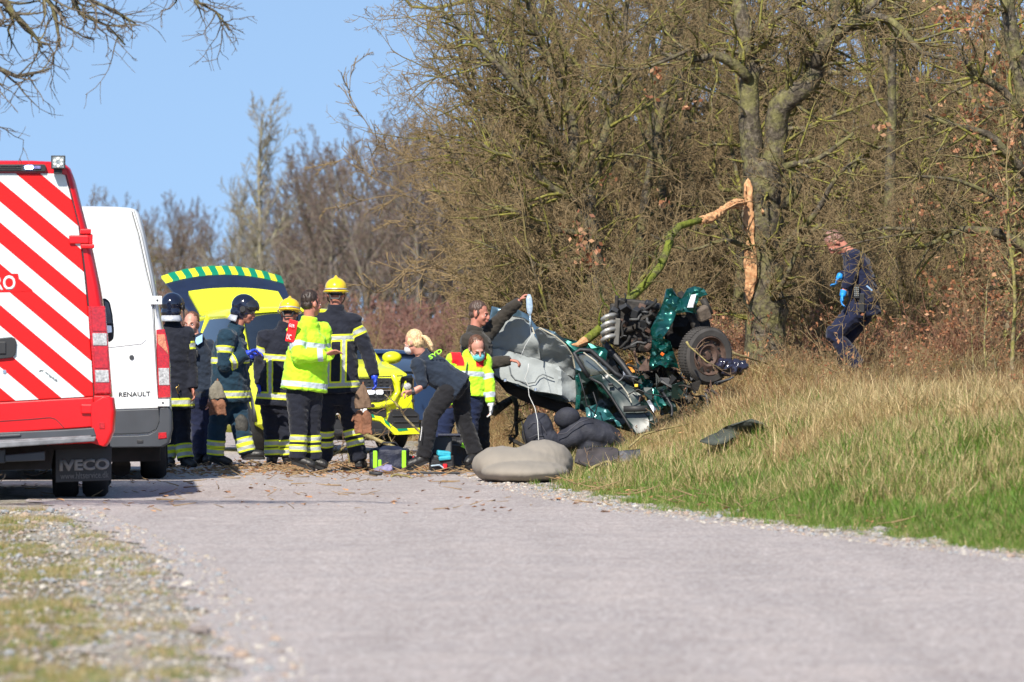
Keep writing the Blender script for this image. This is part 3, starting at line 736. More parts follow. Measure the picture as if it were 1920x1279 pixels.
for z0, z1, m_, nm in ((629, 652, M_LENSC, 'reversing_lens'), (698, 721, M_LENSC, 'indicator_lens'), (581, 626, M_LENSR, 'brake_lens'), (656, 695, M_LENSR, 'tail_lens'), (724, 741, M_LENSR, 'fog_lens')):
    f0 = np.interp(z0, [578, 744], [170, 181]); f1 = np.interp(z1, [578, 744], [170, 181]); g0 = np.interp(z0, [578, 744], [197, 206]); g1 = np.interp(z1, [578, 744], [197, 206])
    add(nm, m_, tl, lambda b: b.prism(F.poly([(f0, z0), (g0, z0), (g1, z1), (f1, z1)]), -.038, -.028), bevel=.004)
for nm, pc in (('hinge', ((129.5, 445.5, 167, 461.6, -.05), (150, 433.5, 171, 443.5, -.045), (151, 462, 177, 470.5, -.045), (162, 443, 174, 463, -.03))), ('hinge', ((152, 762, 189, 780, -.055), (176, 746, 207, 758, -.035), (180, 781, 213, 786, -.035), (182, 765, 192, 779, -.062)))):
    add(nm, M_RED, F.root, lambda b: [b.prism(F.rect(a, t, c_, d_), yy, .0) for a, t, c_, d_, yy in pc], bevel=.01)
cor = add('bumper_corner', M_RED, F.root, lambda b: b.loft([[(x, y, z) for x, y, z in ((F.c(px - ins, py)[0], yy, F.c(px - ins, py)[1]) for px, py in ((176, 760), (176, 800), (180, 820), (172, 833), (200, 842), (206, 834), (215, 812), (217, 775), (214, 750), (200, 747)))] for yy, ins in ((-.09, 6), (-.07, 2), (.0, 0), (.5, 0))]), smooth=True, autosm=40, bevel=.01)
add('side_marker', M_LENSR, cor, lambda b: b.prism(F.rect(186, 796, 197, 808), -.098, -.08), bevel=.003)
add('rear_step', M_STEP, F.root, lambda b: (b.prism(F.poly([(-240, 846), (0, 832), (181, 822), (178, 831), (0, 843), (-240, 857)]), -.28, -.1), b.prism(F.poly([(-240, 842), (0, 829), (172, 820), (172, 824), (0, 834), (-240, 847)]), -.25, .1)), bevel=.01)
add('bumper', M_GREYP, F.root, lambda b: (b.prism(F.poly([(-235, 826), (0, 815), (116, 810), (176, 806), (181, 822), (0, 832), (-240, 845)]), -.10, .1), b.prism(F.poly([(-60, 822), (40, 817), (40, 822), (-60, 828)]), -.115, -.1)), bevel=.008)
add('underrun_bar', M_GREYP, F.root, lambda b: (b.prism(F.poly([(10, 857), (85, 850), (85, 867), (11, 870)]), -.12, -.02), b.prism(F.poly([(-150, 868), (11, 846), (11, 872), (-150, 880)]), -.1, .0)), bevel=.008)
add('underbody', M_UNDER, F.root, lambda b: (b.prism(F.poly([(-235, 835), (200, 828), (200, 845), (100, 848), (95, 885), (-235, 890)]), .06, 5.6), b.tube([(F.c(45, 893)[0], .3, F.c(45, 893)[1]), (F.c(65, 899)[0], .25, F.c(65, 897)[1]), (F.c(90, 886)[0], .3, F.c(90, 886)[1])], .006, 6),
      b.tube([(-1.0, .2, .25), (-1.0, 1.3, .22)], .10, 12), b.tube([(-1.9, 1.0, .33), (-.1, 1.0, .33)], .07, 10)))
fl = add('mud_flap', M_BLACKP, F.root, lambda b: b.prism(F.poly([(103, 842), (209, 842), (208.5, 906), (104, 910)]), .26, .275), bevel=.003)
x_, z_ = F.c(111, 889); text('flap_lettering', 'IVECO', (x_, .256, z_), (R(90), 0, 0), .092, .40, mat('grey_flap_print', (.22, .22, .225), .6, vary=.1), fl, off=.05)
x_, z_ = F.c(113, 904); text('flap_lettering', 'www.hltservice.dk', (x_, .256, z_), (R(90), 0, 0), .05, .385, mat('dim_flap_print', (.14, .14, .145), .6, vary=.1), fl)
for xx in (-.135, -.375, -1.62, -1.86): wheel(F.root, 'wheel', (xx, 1.0, .37), .37, .20, rim=M_STEP)
for xx in (-.13, -1.86): wheel(F.root, 'wheel', (xx, 4.8, .37), .37, .20, rim=M_STEP)
for o in [o for o in F.root.children if o.name.startswith('wheel')]: pass
lb = add('light_bar', M_BLACKP, F.root, lambda b: (b.prism(F.poly([(-145, 313), (84, 313), (87, 317), (86, 326), (-147, 326)]), -.06, .05), [b.prism(F.rect(-140, 315.5 + 3.2 * i, 40, 316.8 + 3.2 * i), -.068, -.058) for i in range(3)]), bevel=.004)
add('blue_lamp', M_BLUEL, lb, lambda b: b.prism(F.poly([(46, 318), (49, 315), (61, 315), (64, 318), (62, 322), (48, 322)]), -.075, -.058), bevel=.004)
add('unlit_lamp', mat('dim_blue_lens', (.18, .18, .4), .2, vary=.3, vscale=60), lb, lambda b: b.prism(F.rect(65, 316, 77, 321.5), -.072, -.058), bevel=.003)
wl_ = add('work_lamp', M_BLACKP, F.root, lambda b: (b.prism(F.rect(96.5, 297, 123, 322), -.16, -.08), b.prism(F.rect(101, 322, 117, 331), -.13, -.05), [b.prism(F.rect(99 + i * 3.2, 299, 100.5 + i * 3.2, 320), -.08, -.055) for i in range(7)]), bevel=.006)
def leds(b):
    for a in range(6):
        x_, z_ = F.c(110 + 7 * math.cos(a * 1.047 + .5), 310 + 7 * math.sin(a * 1.047 + .5)); b.ell((x_, -.168, z_), (.014, .01, .014), 8, 5)
add('lamp_glass', mat('lamp_reflector', (.45, .46, .42), .15, metal=.6, vary=.4, vscale=50), wl_, lambda b: b.prism(F.rect(99, 299.5, 120.5, 320), -.166, -.158), bevel=.003)
add('led', mat('led_lens', (.9, .92, .85), .1, vary=.05, coat=1), wl_, leds, smooth=True)
bpy.context.view_layer.update()
Mi = F.root.matrix_world.inverted()
def mir(b):
    p_ = [Mi @ W(px, py, 60.4) for px, py in ((190, 560), (198, 559), (206, 566), (211, 590), (214, 620), (213, 636), (206, 642), (192, 640))]
    b.prism([(v.x, v.z) for v in p_], p_[0].y - .06, p_[0].y + .07)
mr_ = add('wing_mirror', M_BLACKP, F.root, mir, bevel=.02)
def mir2(b, r_):
    p_ = [Mi @ W(px, py, 60.4) for px, py in r_]; b.prism([(v.x, v.z) for v in p_], p_[0].y - .075, p_[0].y - .055)
add('mirror_glass', M_CHROME, mr_, lambda b: mir2(b, [(199, 610), (209, 611), (210, 623), (200, 625)]))
add('mirror_glass', M_GLASSD, mr_, lambda b: mir2(b, [(196, 564), (203, 568), (208, 590), (210, 606), (199, 607)]))
add('windscreen', M_GLASSD, F.root, lambda b: b.box((cx, 5.35, 1.95), (1.6, .03, .7), rot=(R(-38), 0, 0)))

# ---- the white van
F = VanFrame('white_panel_van', 'plain white panel van with grey bumper, parked ahead of the red van', 317, 907, 63, 1.6, 2.62)
cx = F.c(317 - 205, 600)[0]
sil = [(cx, F.c(100, 392)[1]), *F.poly([(215, 394), (243, 396), (254, 399), (261, 407), (270, 440), (288, 525), (300, 600), (309, 640), (318, 690), (320, 760), (322, 800)])]
zb = F.c(300, 838)[1]; sil += [(sil[-1][0] - .02, zb), (cx, zb)]
van_body(F, sil, cx, 5.9, zb, M_WHITE)
dr = F.poly([(cx * 0 + 113, 402), (236, 402), (246, 404), (259, 450), (273, 515), (284, 565), (289, 640), (296, 752), (297, 772), (113, 778)])
gpx = [(247, 402), (261, 450), (275, 515), (287, 565), (291, 640), (297.5, 752), (298, 775)]
for sgn in (1, -1):
    P_ = dr if sgn > 0 else mirror_(dr)
    d_ = add('rear_door', M_WHITE, F.root, lambda b: b.prism(P_, -.02, .01), bevel=.008)
    if sgn > 0:
        ins = F.poly([(125, 474), (230, 474), (246, 479), (256, 493), (262, 520), (275, 632), (274, 645), (265, 652), (125, 668)])
        add('door_inset', M_WHITE, d_, lambda b: b.prism(ins, -.028, -.018), bevel=.008)
        lk = F.c(247, 677); add('door_lock', M_DKTXT, d_, lambda b: b.tube([(lk[0], -.03, lk[1]), (lk[0], -.018, lk[1])], .022, 14))
        x_, z_ = F.c(223, 751); text('maker_lettering', 'RENAULT', (x_, -.023, z_), (R(90), 0, 0), .042, .287, M_DKTXT, d_, off=.012, ext=.003)
    lowp = F.poly([(113, 780), (298, 773), (300, 795), (294, 812), (280, 818.5), (260, 820), (113, 824)])
    lw = add('lower_door_panel', M_GREYP, F.root, lambda b: b.prism(lowp if sgn > 0 else mirror_(lowp), -.03, .01), bevel=.008)
add('door_gap', M_BLACKP, F.root, lambda b: seam(F.poly(gpx), .007, -.006, b))
add('body_seam', mat('grey_seam_gap', (.25, .26, .27), .6, vary=.1), F.root, lambda b: seam(F.poly([(251, 401), (266, 450), (281, 520), (294, 600)]), .006, -.006, b))  # seam drawn as a thin mid grey strip
add('bumper', M_GREYP, F.root, lambda b: (b.loft([[(F.c(px - i_, py)[0], yy, F.c(px - i_, py)[1]) for px, py in ((-92, 828), (211, 824), (262, 823), (283, 821), (296, 814), (302, 800), (303, 772), (318, 768), (323, 780), (324, 812), (318, 838), (306, 845), (211, 846), (-92, 850))] for yy, i_ in ((-.10, 4), (-.085, 1), (-.03, 0), (.5, 0))])), smooth=True, autosm=35, bevel=.01)
add('reflector', M_LENSR, F.root, lambda b: b.prism(F.poly([(297, 818), (312, 817), (313, 828), (297, 830)]), -.108, -.09), bevel=.003)
add('tow_eye_cover', M_BLACKP, F.root, lambda b: b.prism(F.rect(257, 831, 269, 838), -.106, -.09), bevel=.006)
tl = add('tail_light', M_LENSR, F.root, lambda b: b.prism(F.poly([(293, 625), (309, 624), (317, 660), (320, 752), (297, 753), (294, 680)]), -.03, .07), bevel=.008)
add('reversing_lens', M_LENSC, tl, lambda b: b.prism(F.poly([(297, 697), (317, 697), (318, 729), (298, 729)]), -.037, -.028), bevel=.004)
add('indicator_lens', mat('orange_clear_lens', (.6, .2, .1), .12, vary=.5, vscale=60, coat=1), tl, lambda b: b.prism(F.poly([(295, 634), (309, 634), (316, 672), (305, 660), (296, 652)]), -.037, -.028), bevel=.004)
add('hinge', M_WHITE, F.root, lambda b: b.prism(F.rect(281.5, 562, 304, 578), -.045, 0), bevel=.006)
add('hinge', M_WHITE, F.root, lambda b: (b.prism(F.rect(295, 755, 318, 769), -.115, -.0)), bevel=.006)
for px_, py_ in ((305.5, 762), (295, 570)):
    x_, z_ = F.c(px_, py_); add('hinge_bolt', M_DKTXT, F.root, lambda b: b.tube([(x_, -.12 if py_ > 600 else -.05, z_), (x_, -.04, z_)], .010, 8))
add('underbody', M_UNDER, F.root, lambda b: (b.prism(F.poly([(-80, 846), (300, 843), (300, 872), (-80, 878)]), .1, 5.4), b.tube([(F.c(225, 885)[0], .5, F.c(225, 885)[1]), (F.c(225, 885)[0], 1.2, F.c(225, 885)[1])], .09, 14), b.prism(F.rect(214, 862, 243, 880), .3, .5)))
for xx in (-.145, -1.83): wheel(F.root, 'wheel', (xx, .95, .345), .345, .23, rim=M_ALLOY); wheel(F.root, 'wheel', (xx, 4.6, .345), .345, .23, rim=M_ALLOY)
add('windscreen', M_GLASSD, F.root, lambda b: b.box((cx, 5.2, 1.75), (1.6, .03, .6), rot=(R(-38), 0, 0)))

# ---- passenger cars: a lofted body with glasshouse
def car(name, label, loc, yaw, L, Wd, Hh, paint, st, cab, whr=.36, wb=2.87, front=.86):
    """st: (y from front, half width, z low, z shoulder, z top); cab: (y, half width bottom, half width top, z bottom, z top)"""
    root = thing(name, label, 'car', loc, (0, 0, yaw))
    def sec(s):
        y, hw, zl, zs, zt = s; P = [(hw * .80, zl), (hw * .97, zl + .10), (hw, (zl + zs) / 2), (hw * .985, zs), (hw * .90, zt - .015), (hw * .6, zt + .01), (0, zt + .02)]
        P = P + [(-x, z) for x, z in reversed(P[:-1])]; return [(x, -y, z) for x, z in P]
    bd = add('body', paint, root, lambda b: b.loft([sec(s) for s in st]), smooth=True, autosm=38)
    def cs(s):
        y, wb_, wt, z0, z1 = s; P = [(wb_, z0), (lerp(wb_, wt, .5) + .015, (z0 + z1) / 2), (wt, z1 - .05), (wt * .9, z1 - .01), (wt * .4, z1 + .012)]
        return [(x, -y, z) for x, z in P + [(-x, z) for x, z in reversed(P)]]
    gl = add('glasshouse', M_GLASSD, root, lambda b: b.loft([cs(s) for s in cab]), smooth=True, autosm=30)
    # roof skin and pillars stand proud of the glass
    def skin(b):
        secs = []
        for s in cab[1:-1]:
            y, wb_, wt, z0, z1 = s; P = [(wt + .008, z1 - .10), (wt + .012, z1 - .045), (wt * .9, z1 + .006), (wt * .4, z1 + .028), (0, z1 + .032)]
            secs.append([(x, -y, z) for x, z in P + [(-x, z) for x, z in reversed(P[:-1])]])
        b.loft(secs, closed=False)
    o = add('roof', paint, root, skin, smooth=True); q = o.modifiers.new('s', 'SOLIDIFY'); q.thickness = .02; q.offset = 0
    def pil(b):
        for sx_ in (1, -1):
            a, c_ = cab[0], cab[1]; b.tube([(sx_ * (a[1] - .01), -a[0] + .0, a[3]), (sx_ * c_[2], -c_[0], c_[4] - .03)], .035, 6)
            a, c_ = cab[-1], cab[-2]; b.tube([(sx_ * (a[1] - .02), -a[0], a[3]), (sx_ * c_[2], -c_[0], c_[4] - .03)], .05, 6)
            m0 = cab[len(cab) // 2]; b.tube([(sx_ * (m0[1] + .0), -m0[0], m0[3]), (sx_ * m0[2], -m0[0], m0[4] - .05)], .03, 6)
    add('pillars', paint, root, pil, smooth=True)
    for sx_ in (1, -1):
        for yy in (front, front + wb):
            rt = wheel(root, 'wheel', (0, 0, 0), whr, .235); rt.location = (sx_ * (Wd / 2 - .115), -yy, whr)
            if sx_ > 0: rt.rotation_euler = (0, 0, R(180))
            add('spokes', M_ALLOY, rt, lambda b: [b.box((-.105, math.cos(a) * whr * .34, math.sin(a) * whr * .34), (.02, whr * .5, .05), rot=Matrix.Rotation(a, 3, 'X')) for a in [i * 2 * math.pi / 5 for i in range(5)]])
            add('wheel_arch', M_BLACKP, root, lambda b: b.tube([(sx_ * (Wd / 2 - .02), -yy + math.cos(t) * (whr + .06), whr + math.sin(t) * (whr + .06)) for t in np.linspace(0, math.pi, 12)], .035, 6), smooth=True)
    return root
yaw = R(180 + 18.5); fw = Vector((math.sin(R(18.5)), -math.cos(R(18.5)), 0))
fx, fy = (645 - 960) / ppm(79), 79.0
# car() builds backwards from its front end at local y = 0 when forward is +Y
A = car('ambulance_car', 'fluorescent yellow ambulance car with its striped tailgate open', (fx, fy, .012), yaw, 4.66, 1.89, 1.64, M_YEL,
        [(0.0, .70, .34, .58, .74), (.05, .84, .27, .66, .84), (.22, .91, .24, .76, .92), (.6, .945, .22, .86, .98), (1.15, .945, .22, .93, 1.06), (1.9, .945, .22, .98, 1.05), (3.2, .945, .22, 1.0, 1.06), (4.2, .93, .25, 1.02, 1.1), (4.55, .88, .3, 1.0, 1.08), (4.66, .8, .38, .95, 1.0)],
        [(1.18, .80, .74, 1.02, 1.06), (1.95, .84, .66, 1.0, 1.60), (2.5, .85, .67, 1.0, 1.645), (3.3, .85, .66, 1.0, 1.635), (4.0, .83, .63, 1.02, 1.59), (4.5, .76, .60, 1.05, 1.10)])
def fz(x, z, y=0.0): return (x, y, z)
# front: local x is the car's right, so the picture's right is negative x
g = add('grille', M_BLACKP, A, lambda b: b.prism([(-.52, .64), (-.60, .72), (-.56, .86), (.56, .86), (.60, .72), (.52, .64), (.44, .58), (-.44, .58)], -.03, .03, axis='Y'), bevel=.01)
def mesh_(b):
    for i in range(15):
        for j in range(6):
            b.box((-.5 + i * .071, .035, .615 + j * .042), (.03, .015, .014))
add('grille_mesh', mat('grille_metal', (.16, .165, .17), .3, metal=.8), g, mesh_)
add('chrome_bar', M_CHROME, g, lambda b: b.box((0, .05, .735), (1.1, .03, .045)), bevel=.008)
add('emblem', M_CHROME, g, lambda b: b.tube([(.12 * math.cos(t), .06, .735 + .12 * math.sin(t)) for t in np.linspace(0, 6.283, 25)], .012, 6), smooth=True)
for sx_ in (-1, 1):
    for k in (0, 1): add('front_flasher', mat('lit_white_lamp', (.9, .95, 1), .2, vary=0, emis=((.92, .95, 1), 3.0)), g, lambda b: b.box((sx_ * (.30 + k * .105), .062, .70), (.082, .02, .045)), bevel=.01)
    add('grille_surround', M_YEL, A, lambda b: b.tube([(sx_ * .58, .01, .90), (sx_ * .635, .0, .80), (sx_ * .645, .0, .70), (sx_ * .56, .03, .58), (sx_ * .40, .04, .545), (0, .05, .54)], .035, 8), smooth=True)
    hl = add('headlight', M_GLASSD, A, lambda b: b.loft([[(sx_ * x, y, z) for x, y, z in sec_] for sec_ in ([(.67, .0, .70), (.67, .0, .85), (.70, -.03, .88), (.70, -.03, .69)], [(.86, -.12, .70), (.86, -.12, .86), (.86, -.16, .9), (.86, -.16, .69)], [(.945, -.34, .76), (.945, -.34, .85), (.93, -.36, .88), (.93, -.36, .76)])]), bevel=.01)
    add('headlight_lens', M_LENSC, hl, lambda b: b.ell((sx_ * .77, -.03, .76), (.05, .03, .045), 12, 8), smooth=True)
    add('parking_sensor', M_BLACKP, A, lambda b: b.tube([(sx_ * .84, -.07, .60), (sx_ * .84, -.03, .60)], .022, 10))
    add('parking_sensor', M_BLACKP, A, lambda b: b.tube([(sx_ * .32, .03, .545), (sx_ * .32, .085, .545)], .022, 10))
    add('air_intake', M_BLACKP, A, lambda b: (b.prism([(sx_ * .50, .35), (sx_ * .56, .50), (sx_ * .80, .52), (sx_ * .90, .44), (sx_ * .90, .28), (sx_ * .62, .28)], -.10, .012), b.box((sx_ * .72, .02, .43), (.3, .015, .02)), b.box((sx_ * .74, .02, .36), (.3, .015, .02))), bevel=.01)
    sk = add('stripe_trim', M_YEL, A, lambda b: b.prism([(sx_ * .90, .22), (sx_ * .90, .29), (sx_ * .62, .28), (sx_ * .44, .42), (sx_ * .1, .47), (sx_ * .1, .43), (sx_ * .42, .37), (sx_ * .60, .21)], -.05, .03), bevel=.006)
    add('green_block', M_GRN, sk, lambda b: (b.prism([(sx_ * .22, .465), (sx_ * .34, .445), (sx_ * .36, .405), (sx_ * .24, .425)], .031, .036), b.prism([(sx_ * .46, .405), (sx_ * .53, .345), (sx_ * .55, .29), (sx_ * .48, .35)], .031, .036), b.prism([(sx_ * .62, .28), (sx_ * .74, .285), (sx_ * .76, .262), (sx_ * .64, .25)], .031, .036)))
    mm = add('wing_mirror', M_YEL, A, lambda b: (b.ell((sx_ * 1.03, -1.45, 1.09), (.12, .09, .075), 14, 10), b.box((sx_ * .93, -1.43, 1.02), (.1, .05, .03))), smooth=True)
    for i in range(9):
        for j in range(2):
            if (i + j) % 2 == 0: add('green_block', M_GRN, A, lambda b: b.box((sx_ * .948, -1.6 - i * .30, .62 + j * .16), (.008, .30, .16)))
add('chin', M_BLACKP, A, lambda b: (b.prism([(-.44, .20), (-.60, .24), (-.42, .36), (0, .42), (.42, .36), (.60, .24), (.44, .20)], -.06, .02), b.box((0, .03, .25), (.9, .05, .06))), bevel=.015)
add('lower_intake', M_BLACKP, A, lambda b: (b.prism([(-.5, .41), (-.5, .52), (.5, .52), (.5, .41)], -.06, .022), b.box((0, .025, .47), (.8, .01, .012))), bevel=.005)
add('number_plate', mat('plate_white', (.8, .8, .8), .4, vary=.03), A, lambda b: b.box((0, .07, .50), (.5, .012, .11)), bevel=.003)
add('plate_text', M_DKTXT, A, lambda b: b.box((.0, .0785, .50), (.0, .0, .0))) if False else None
add('bonnet_edge', M_BLACKP, A, lambda b: b.tube([(-.70, .0, .885), (-.3, .045, .87), (.3, .045, .87), (.70, .0, .885)], .006, 6))
# hatch: spoiler, window and striped panel, raised over the rear
hz, hy = 1.60, -4.05
def hp(x, t, up=0.0):
    """t from hinge (0) to free edge (1); bowed outwards"""
    bow = .11 * (1 - (x / .72) ** 2)
    return (x, hy - t * .95 + up * .3, hz + t * .45 + bow * (.35 + .65 * t) + up)
def hsheet(b, x0, x1, t0, t1, up, wf, n=14, th=.03):
    top = [[hp(lerp(x0, x1, i / n) * wf(t), t, up) for i in range(n + 1)] for t in (t0, (t0 + t1) / 2, t1)]
    bot = [[(x, y + .01, z - th) for x, y, z in row] for row in top]
    vs = [p for row in top + bot for p in row]; k = n + 1; fs = []
    for r0_ in (0, 1):
        for i in range(n): fs.append((r0_ * k + i, r0_ * k + i + 1, (r0_ + 1) * k + i + 1, (r0_ + 1) * k + i)); fs.append(tuple(reversed((3 * k + r0_ * k + i, 3 * k + r0_ * k + i + 1, 3 * k + (r0_ + 1) * k + i + 1, 3 * k + (r0_ + 1) * k + i))))
    for i in range(n): fs.append((i + 1, i, 3 * k + i, 3 * k + i + 1)); fs.append((2 * k + i, 2 * k + i + 1, 5 * k + i + 1, 5 * k + i))
    for r0_ in (0, 1):
        for e in (0, n): fs.append((r0_ * k + e, (r0_ + 1) * k + e, 3 * k + (r0_ + 1) * k + e, 3 * k + r0_ * k + e))
    b.add(vs, fs)
wf = lambda t: .90 + .14 * t
hatch = add('tailgate', mat('navy_glass_panel', (.012, .018, .045), .3, vary=.2, coat=.5), A, lambda b: hsheet(b, -.72, .72, 0, 1.0, 0, wf), smooth=True, autosm=30)
add('spoiler', M_YEL, hatch, lambda b: hsheet(b, -.56, .56, -.02, .50, .03, lambda t: 1.0, th=.05), smooth=True, autosm=30)
add('striped_band', M_YEL, hatch, lambda b: hsheet(b, -.72, .72, .88, 1.04, .012, wf), smooth=True, autosm=30)
for i in range(9):
    x0 = -.72 + i * .16; add('green_block', M_GRN, hatch, lambda b: hsheet(b, x0 + .0, x0 + .08, .875, 1.045, .018, wf, 2))
add('hatch_strut', M_BLACKP, A, lambda b: [b.tube([(s_ * .6, -4.4, 1.15), (s_ * .62, -4.6, 1.85)], .012, 6) for s_ in (1, -1)])
# ---- blue car behind it
B = car('blue_car', 'dark blue car mostly hidden behind the ambulance car bonnet', ((665 - 960) / ppm(96) - .05, 94.5, -.10), R(10), 4.1, 1.70, 1.3, mat('blue_car_paint', (.02, .045, .11), .3, coat=.8, vary=.05),
        [(0.0, .70, .34, .55, .68), (.05, .8, .27, .62, .74), (.3, .85, .24, .72, .80), (1.1, .87, .22, .85, .92), (1.9, .875, .22, .90, .95), (3.4, .87, .22, .92, .97), (4.1, .84, .28, .9, .96), (4.3, .76, .38, .85, .9)],
        [(1.1, .72, .7, .9, .94), (1.85, .74, .56, .9, 1.22), (2.4, .74, .57, .9, 1.26), (3.2, .73, .55, .92, 1.22), (4.0, .70, .55, .94, 1.0)], whr=.32, wb=2.6, front=.8)
for s_ in (1, -1): add('tail_light', M_LENSR, B, lambda b: b.box((s_ * .74, -4.22, .80), (.22, .16, .16)), bevel=.02)
# ---------------------------------------------------------------- people
def cloth(name, base, trim=(.72, .80, .04), centre=(.42, .44, .42), patch=None, rough=.85, vary=.18, bump=.004):
    m, n, l, p = nodes_mat(name)
    t = n.new('ShaderNodeTexCoord')
    z1 = noise_n(n, l, t.outputs['Object'], 9, 5, .6)
    r0 = ramp(n, l, z1.outputs['Fac'], [(.3, tuple(c * (1 - vary) for c in base)), (.7, tuple(c * (1 + vary) for c in base))])
    def step(attr, th, w=.06):
        a = n.new('ShaderNodeAttribute'); a.attribute_name = attr
        mr = n.new('ShaderNodeMapRange'); mr.inputs[1].default_value = th - w; mr.inputs[2].default_value = th + w; l.new(a.outputs['Fac'], mr.inputs[0]); return mr.outputs[0]
    def mixc(f, a_, c):
        mx = n.new('ShaderNodeMix'); mx.data_type = 'RGBA'; l.new(f, mx.inputs[0]); l.new(a_, mx.inputs[6]); mx.inputs[7].default_value = (*c, 1); return mx.outputs[2]
    col = r0.outputs[0]
    if patch: col = mixc(step('patch', .5, .15), col, patch)
    col = mixc(step('band', .0), col, trim)
    if centre: col = mixc(step('band', .5), col, centre)
    l.new(col, p.inputs['Base Color']); p.inputs['Roughness'].default_value = rough; p.inputs['Specular IOR Level'].default_value = .25; p.inputs['Sheen Weight'].default_value = .15
    w = n.new('ShaderNodeTexNoise'); w.inputs['Scale'].default_value = 26; w.inputs['Detail'].default_value = 4; l.new(t.outputs['Object'], w.inputs['Vector'])
    b = n.new('ShaderNodeBump'); b.inputs['Distance'].default_value = bump * 2.5; l.new(w.outputs['Fac'], b.inputs['Height']); l.new(b.outputs[0], p.inputs['Normal'])
    return m
C_NAVY = cloth('navy_turnout_cloth', (.012, .014, .024))
C_TEAL = cloth('blue_green_turnout_cloth', (.010, .034, .058))
C_HIVIS = cloth('fluorescent_jacket_cloth', (.50, .95, .03), (.50, .56, .62), None, (.75, .01, .02), vary=.08)
C_BLACK = cloth('black_work_cloth', (.012, .012, .015)); C_POLICE = cloth('dark_blue_uniform_cloth', (.009, .013, .040)); C_SWEAT = cloth('dark_navy_sweatshirt_cloth', (.018, .027, .045))
C_BROWN = cloth('dark_brown_shirt_cloth', (.040, .034, .027)); C_BLUET = cloth('royal_navy_trouser_cloth', (.010, .018, .055))
M_BOOT = mat('black_boot_leather', (.015, .014, .014), .45, vary=.4, vscale=14, bump=.003)
M_SKIN = mat('reddish_skin', (.44, .19, .13), .55, vary=.1, vscale=20, col2=(.52, .20, .14))  # reddish skin tone, varied at random
M_SKINF = mat('fair_skin', (.56, .28, .20), .5, vary=.08, vscale=20, col2=(.62, .28, .21))
M_NITB = mat('blue_nitrile', (.02, .06, .55), .4, vary=.12, vscale=20); M_NITC = mat('sky_blue_nitrile', (.02, .28, .75), .4, vary=.12, vscale=20); M_NITW = mat('white_latex', (.72, .72, .72), .5, vary=.08, vscale=20)
M_EYEW = mat('eye_white', (.7, .68, .65), .2, vary=0); M_EYED = mat('eye_dark', (.03, .02, .02), .2, vary=0); M_LIP = mat('lip', (.42, .13, .11), .5, vary=.1)
M_HBLACK = mat('black_helmet_shell', (.008, .010, .025), .12, vary=.2, coat=1); M_HYEL = mat('yellow_helmet_shell', (.85, .58, .01), .25, vary=.06, coat=.8)
M_VISOR = mat('smoked_visor', (.02, .02, .022), .08, vary=.1, coat=1); M_SILV = mat('silver_neck_cloth', (.55, .57, .62), .45, metal=.35, vary=.2, vscale=14, bump=.006, bscale=20)
M_MASK = mat('turquoise_mask', (.16, .55, .62), .7, vary=.1, vscale=30)
def hair_mat(n_, c): return mat(n_, c, .45, vary=.45, vscale=70, bump=.004, bscale=90)
H_DARK = hair_mat('dark_hair', (.035, .022, .016)); H_BRN = hair_mat('brown_hair', (.12, .055, .03)); H_BLOND = hair_mat('blond_hair', (.62, .44, .24)); H_SHORT = hair_mat('cropped_brown_hair', (.075, .045, .032)); H_GREY = hair_mat('thin_grey_hair', (.30, .16, .13))

def remesh(name, mb, mats, vox, smooth_it=3, wrinkle=0.0, wsc=(7, 7, 16), seed=0.0, dec=None, parent=None):
    me = mb.mesh('tmp', [])
    o = bpy.data.objects.new('tmp', me); COL.objects.link(o)
    q = o.modifiers.new('r', 'REMESH'); q.mode = 'VOXEL'; q.voxel_size = vox; q.adaptivity = 0
    s = o.modifiers.new('s', 'SMOOTH'); s.iterations = smooth_it; s.factor = .6
    if dec: d = o.modifiers.new('d', 'DECIMATE'); d.ratio = dec
    dg = bpy.context.evaluated_depsgraph_get(); dg.update()
    res = bpy.data.meshes.new_from_object(o.evaluated_get(dg)); bpy.data.objects.remove(o)
    res.name = name; res.materials.clear()
    for m in (mats if isinstance(mats, (list, tuple)) else [mats]): res.materials.append(m)
    n_ = len(res.vertices); co = np.empty(n_ * 3, np.float32); res.vertices.foreach_get('co', co); co = co.reshape(-1, 3)
    if wrinkle:
        no = np.empty(n_ * 3, np.float32); res.vertices.foreach_get('normal', no); no = no.reshape(-1, 3)
        f = np.array([noise.noise((c[0] * wsc[0] + seed, c[1] * wsc[1] + 1.7 * seed, c[2] * wsc[2] + c[0] * 5)) for c in co])
        f2 = np.array([noise.noise((c[0] * wsc[0] * 2.6 + seed, c[1] * wsc[1] * 2.6, c[2] * wsc[2] * 1.9 - c[0] * 9 + seed)) for c in co])
        f = (1 - 2.2 * np.abs(f)) + .5 * (1 - 2 * np.abs(f2)); f -= f.mean()
        co = co + no * (wrinkle * f)[:, None]; res.vertices.foreach_set('co', co.ravel())
    res.polygons.foreach_set('use_smooth', [True] * len(res.polygons)); res.update()
    o = bpy.data.objects.new(name, res); link(o, parent); return o, co
def seg_d(co, a, b):
    a = np.array(a[:]); b = np.array(b[:]); d = b - a; L = np.linalg.norm(d); t = np.clip(((co - a) @ d) / (L * L), 0, 1)
    return np.linalg.norm(co - (a + t[:, None] * d), axis=1), ((co - a) @ d) / L, L
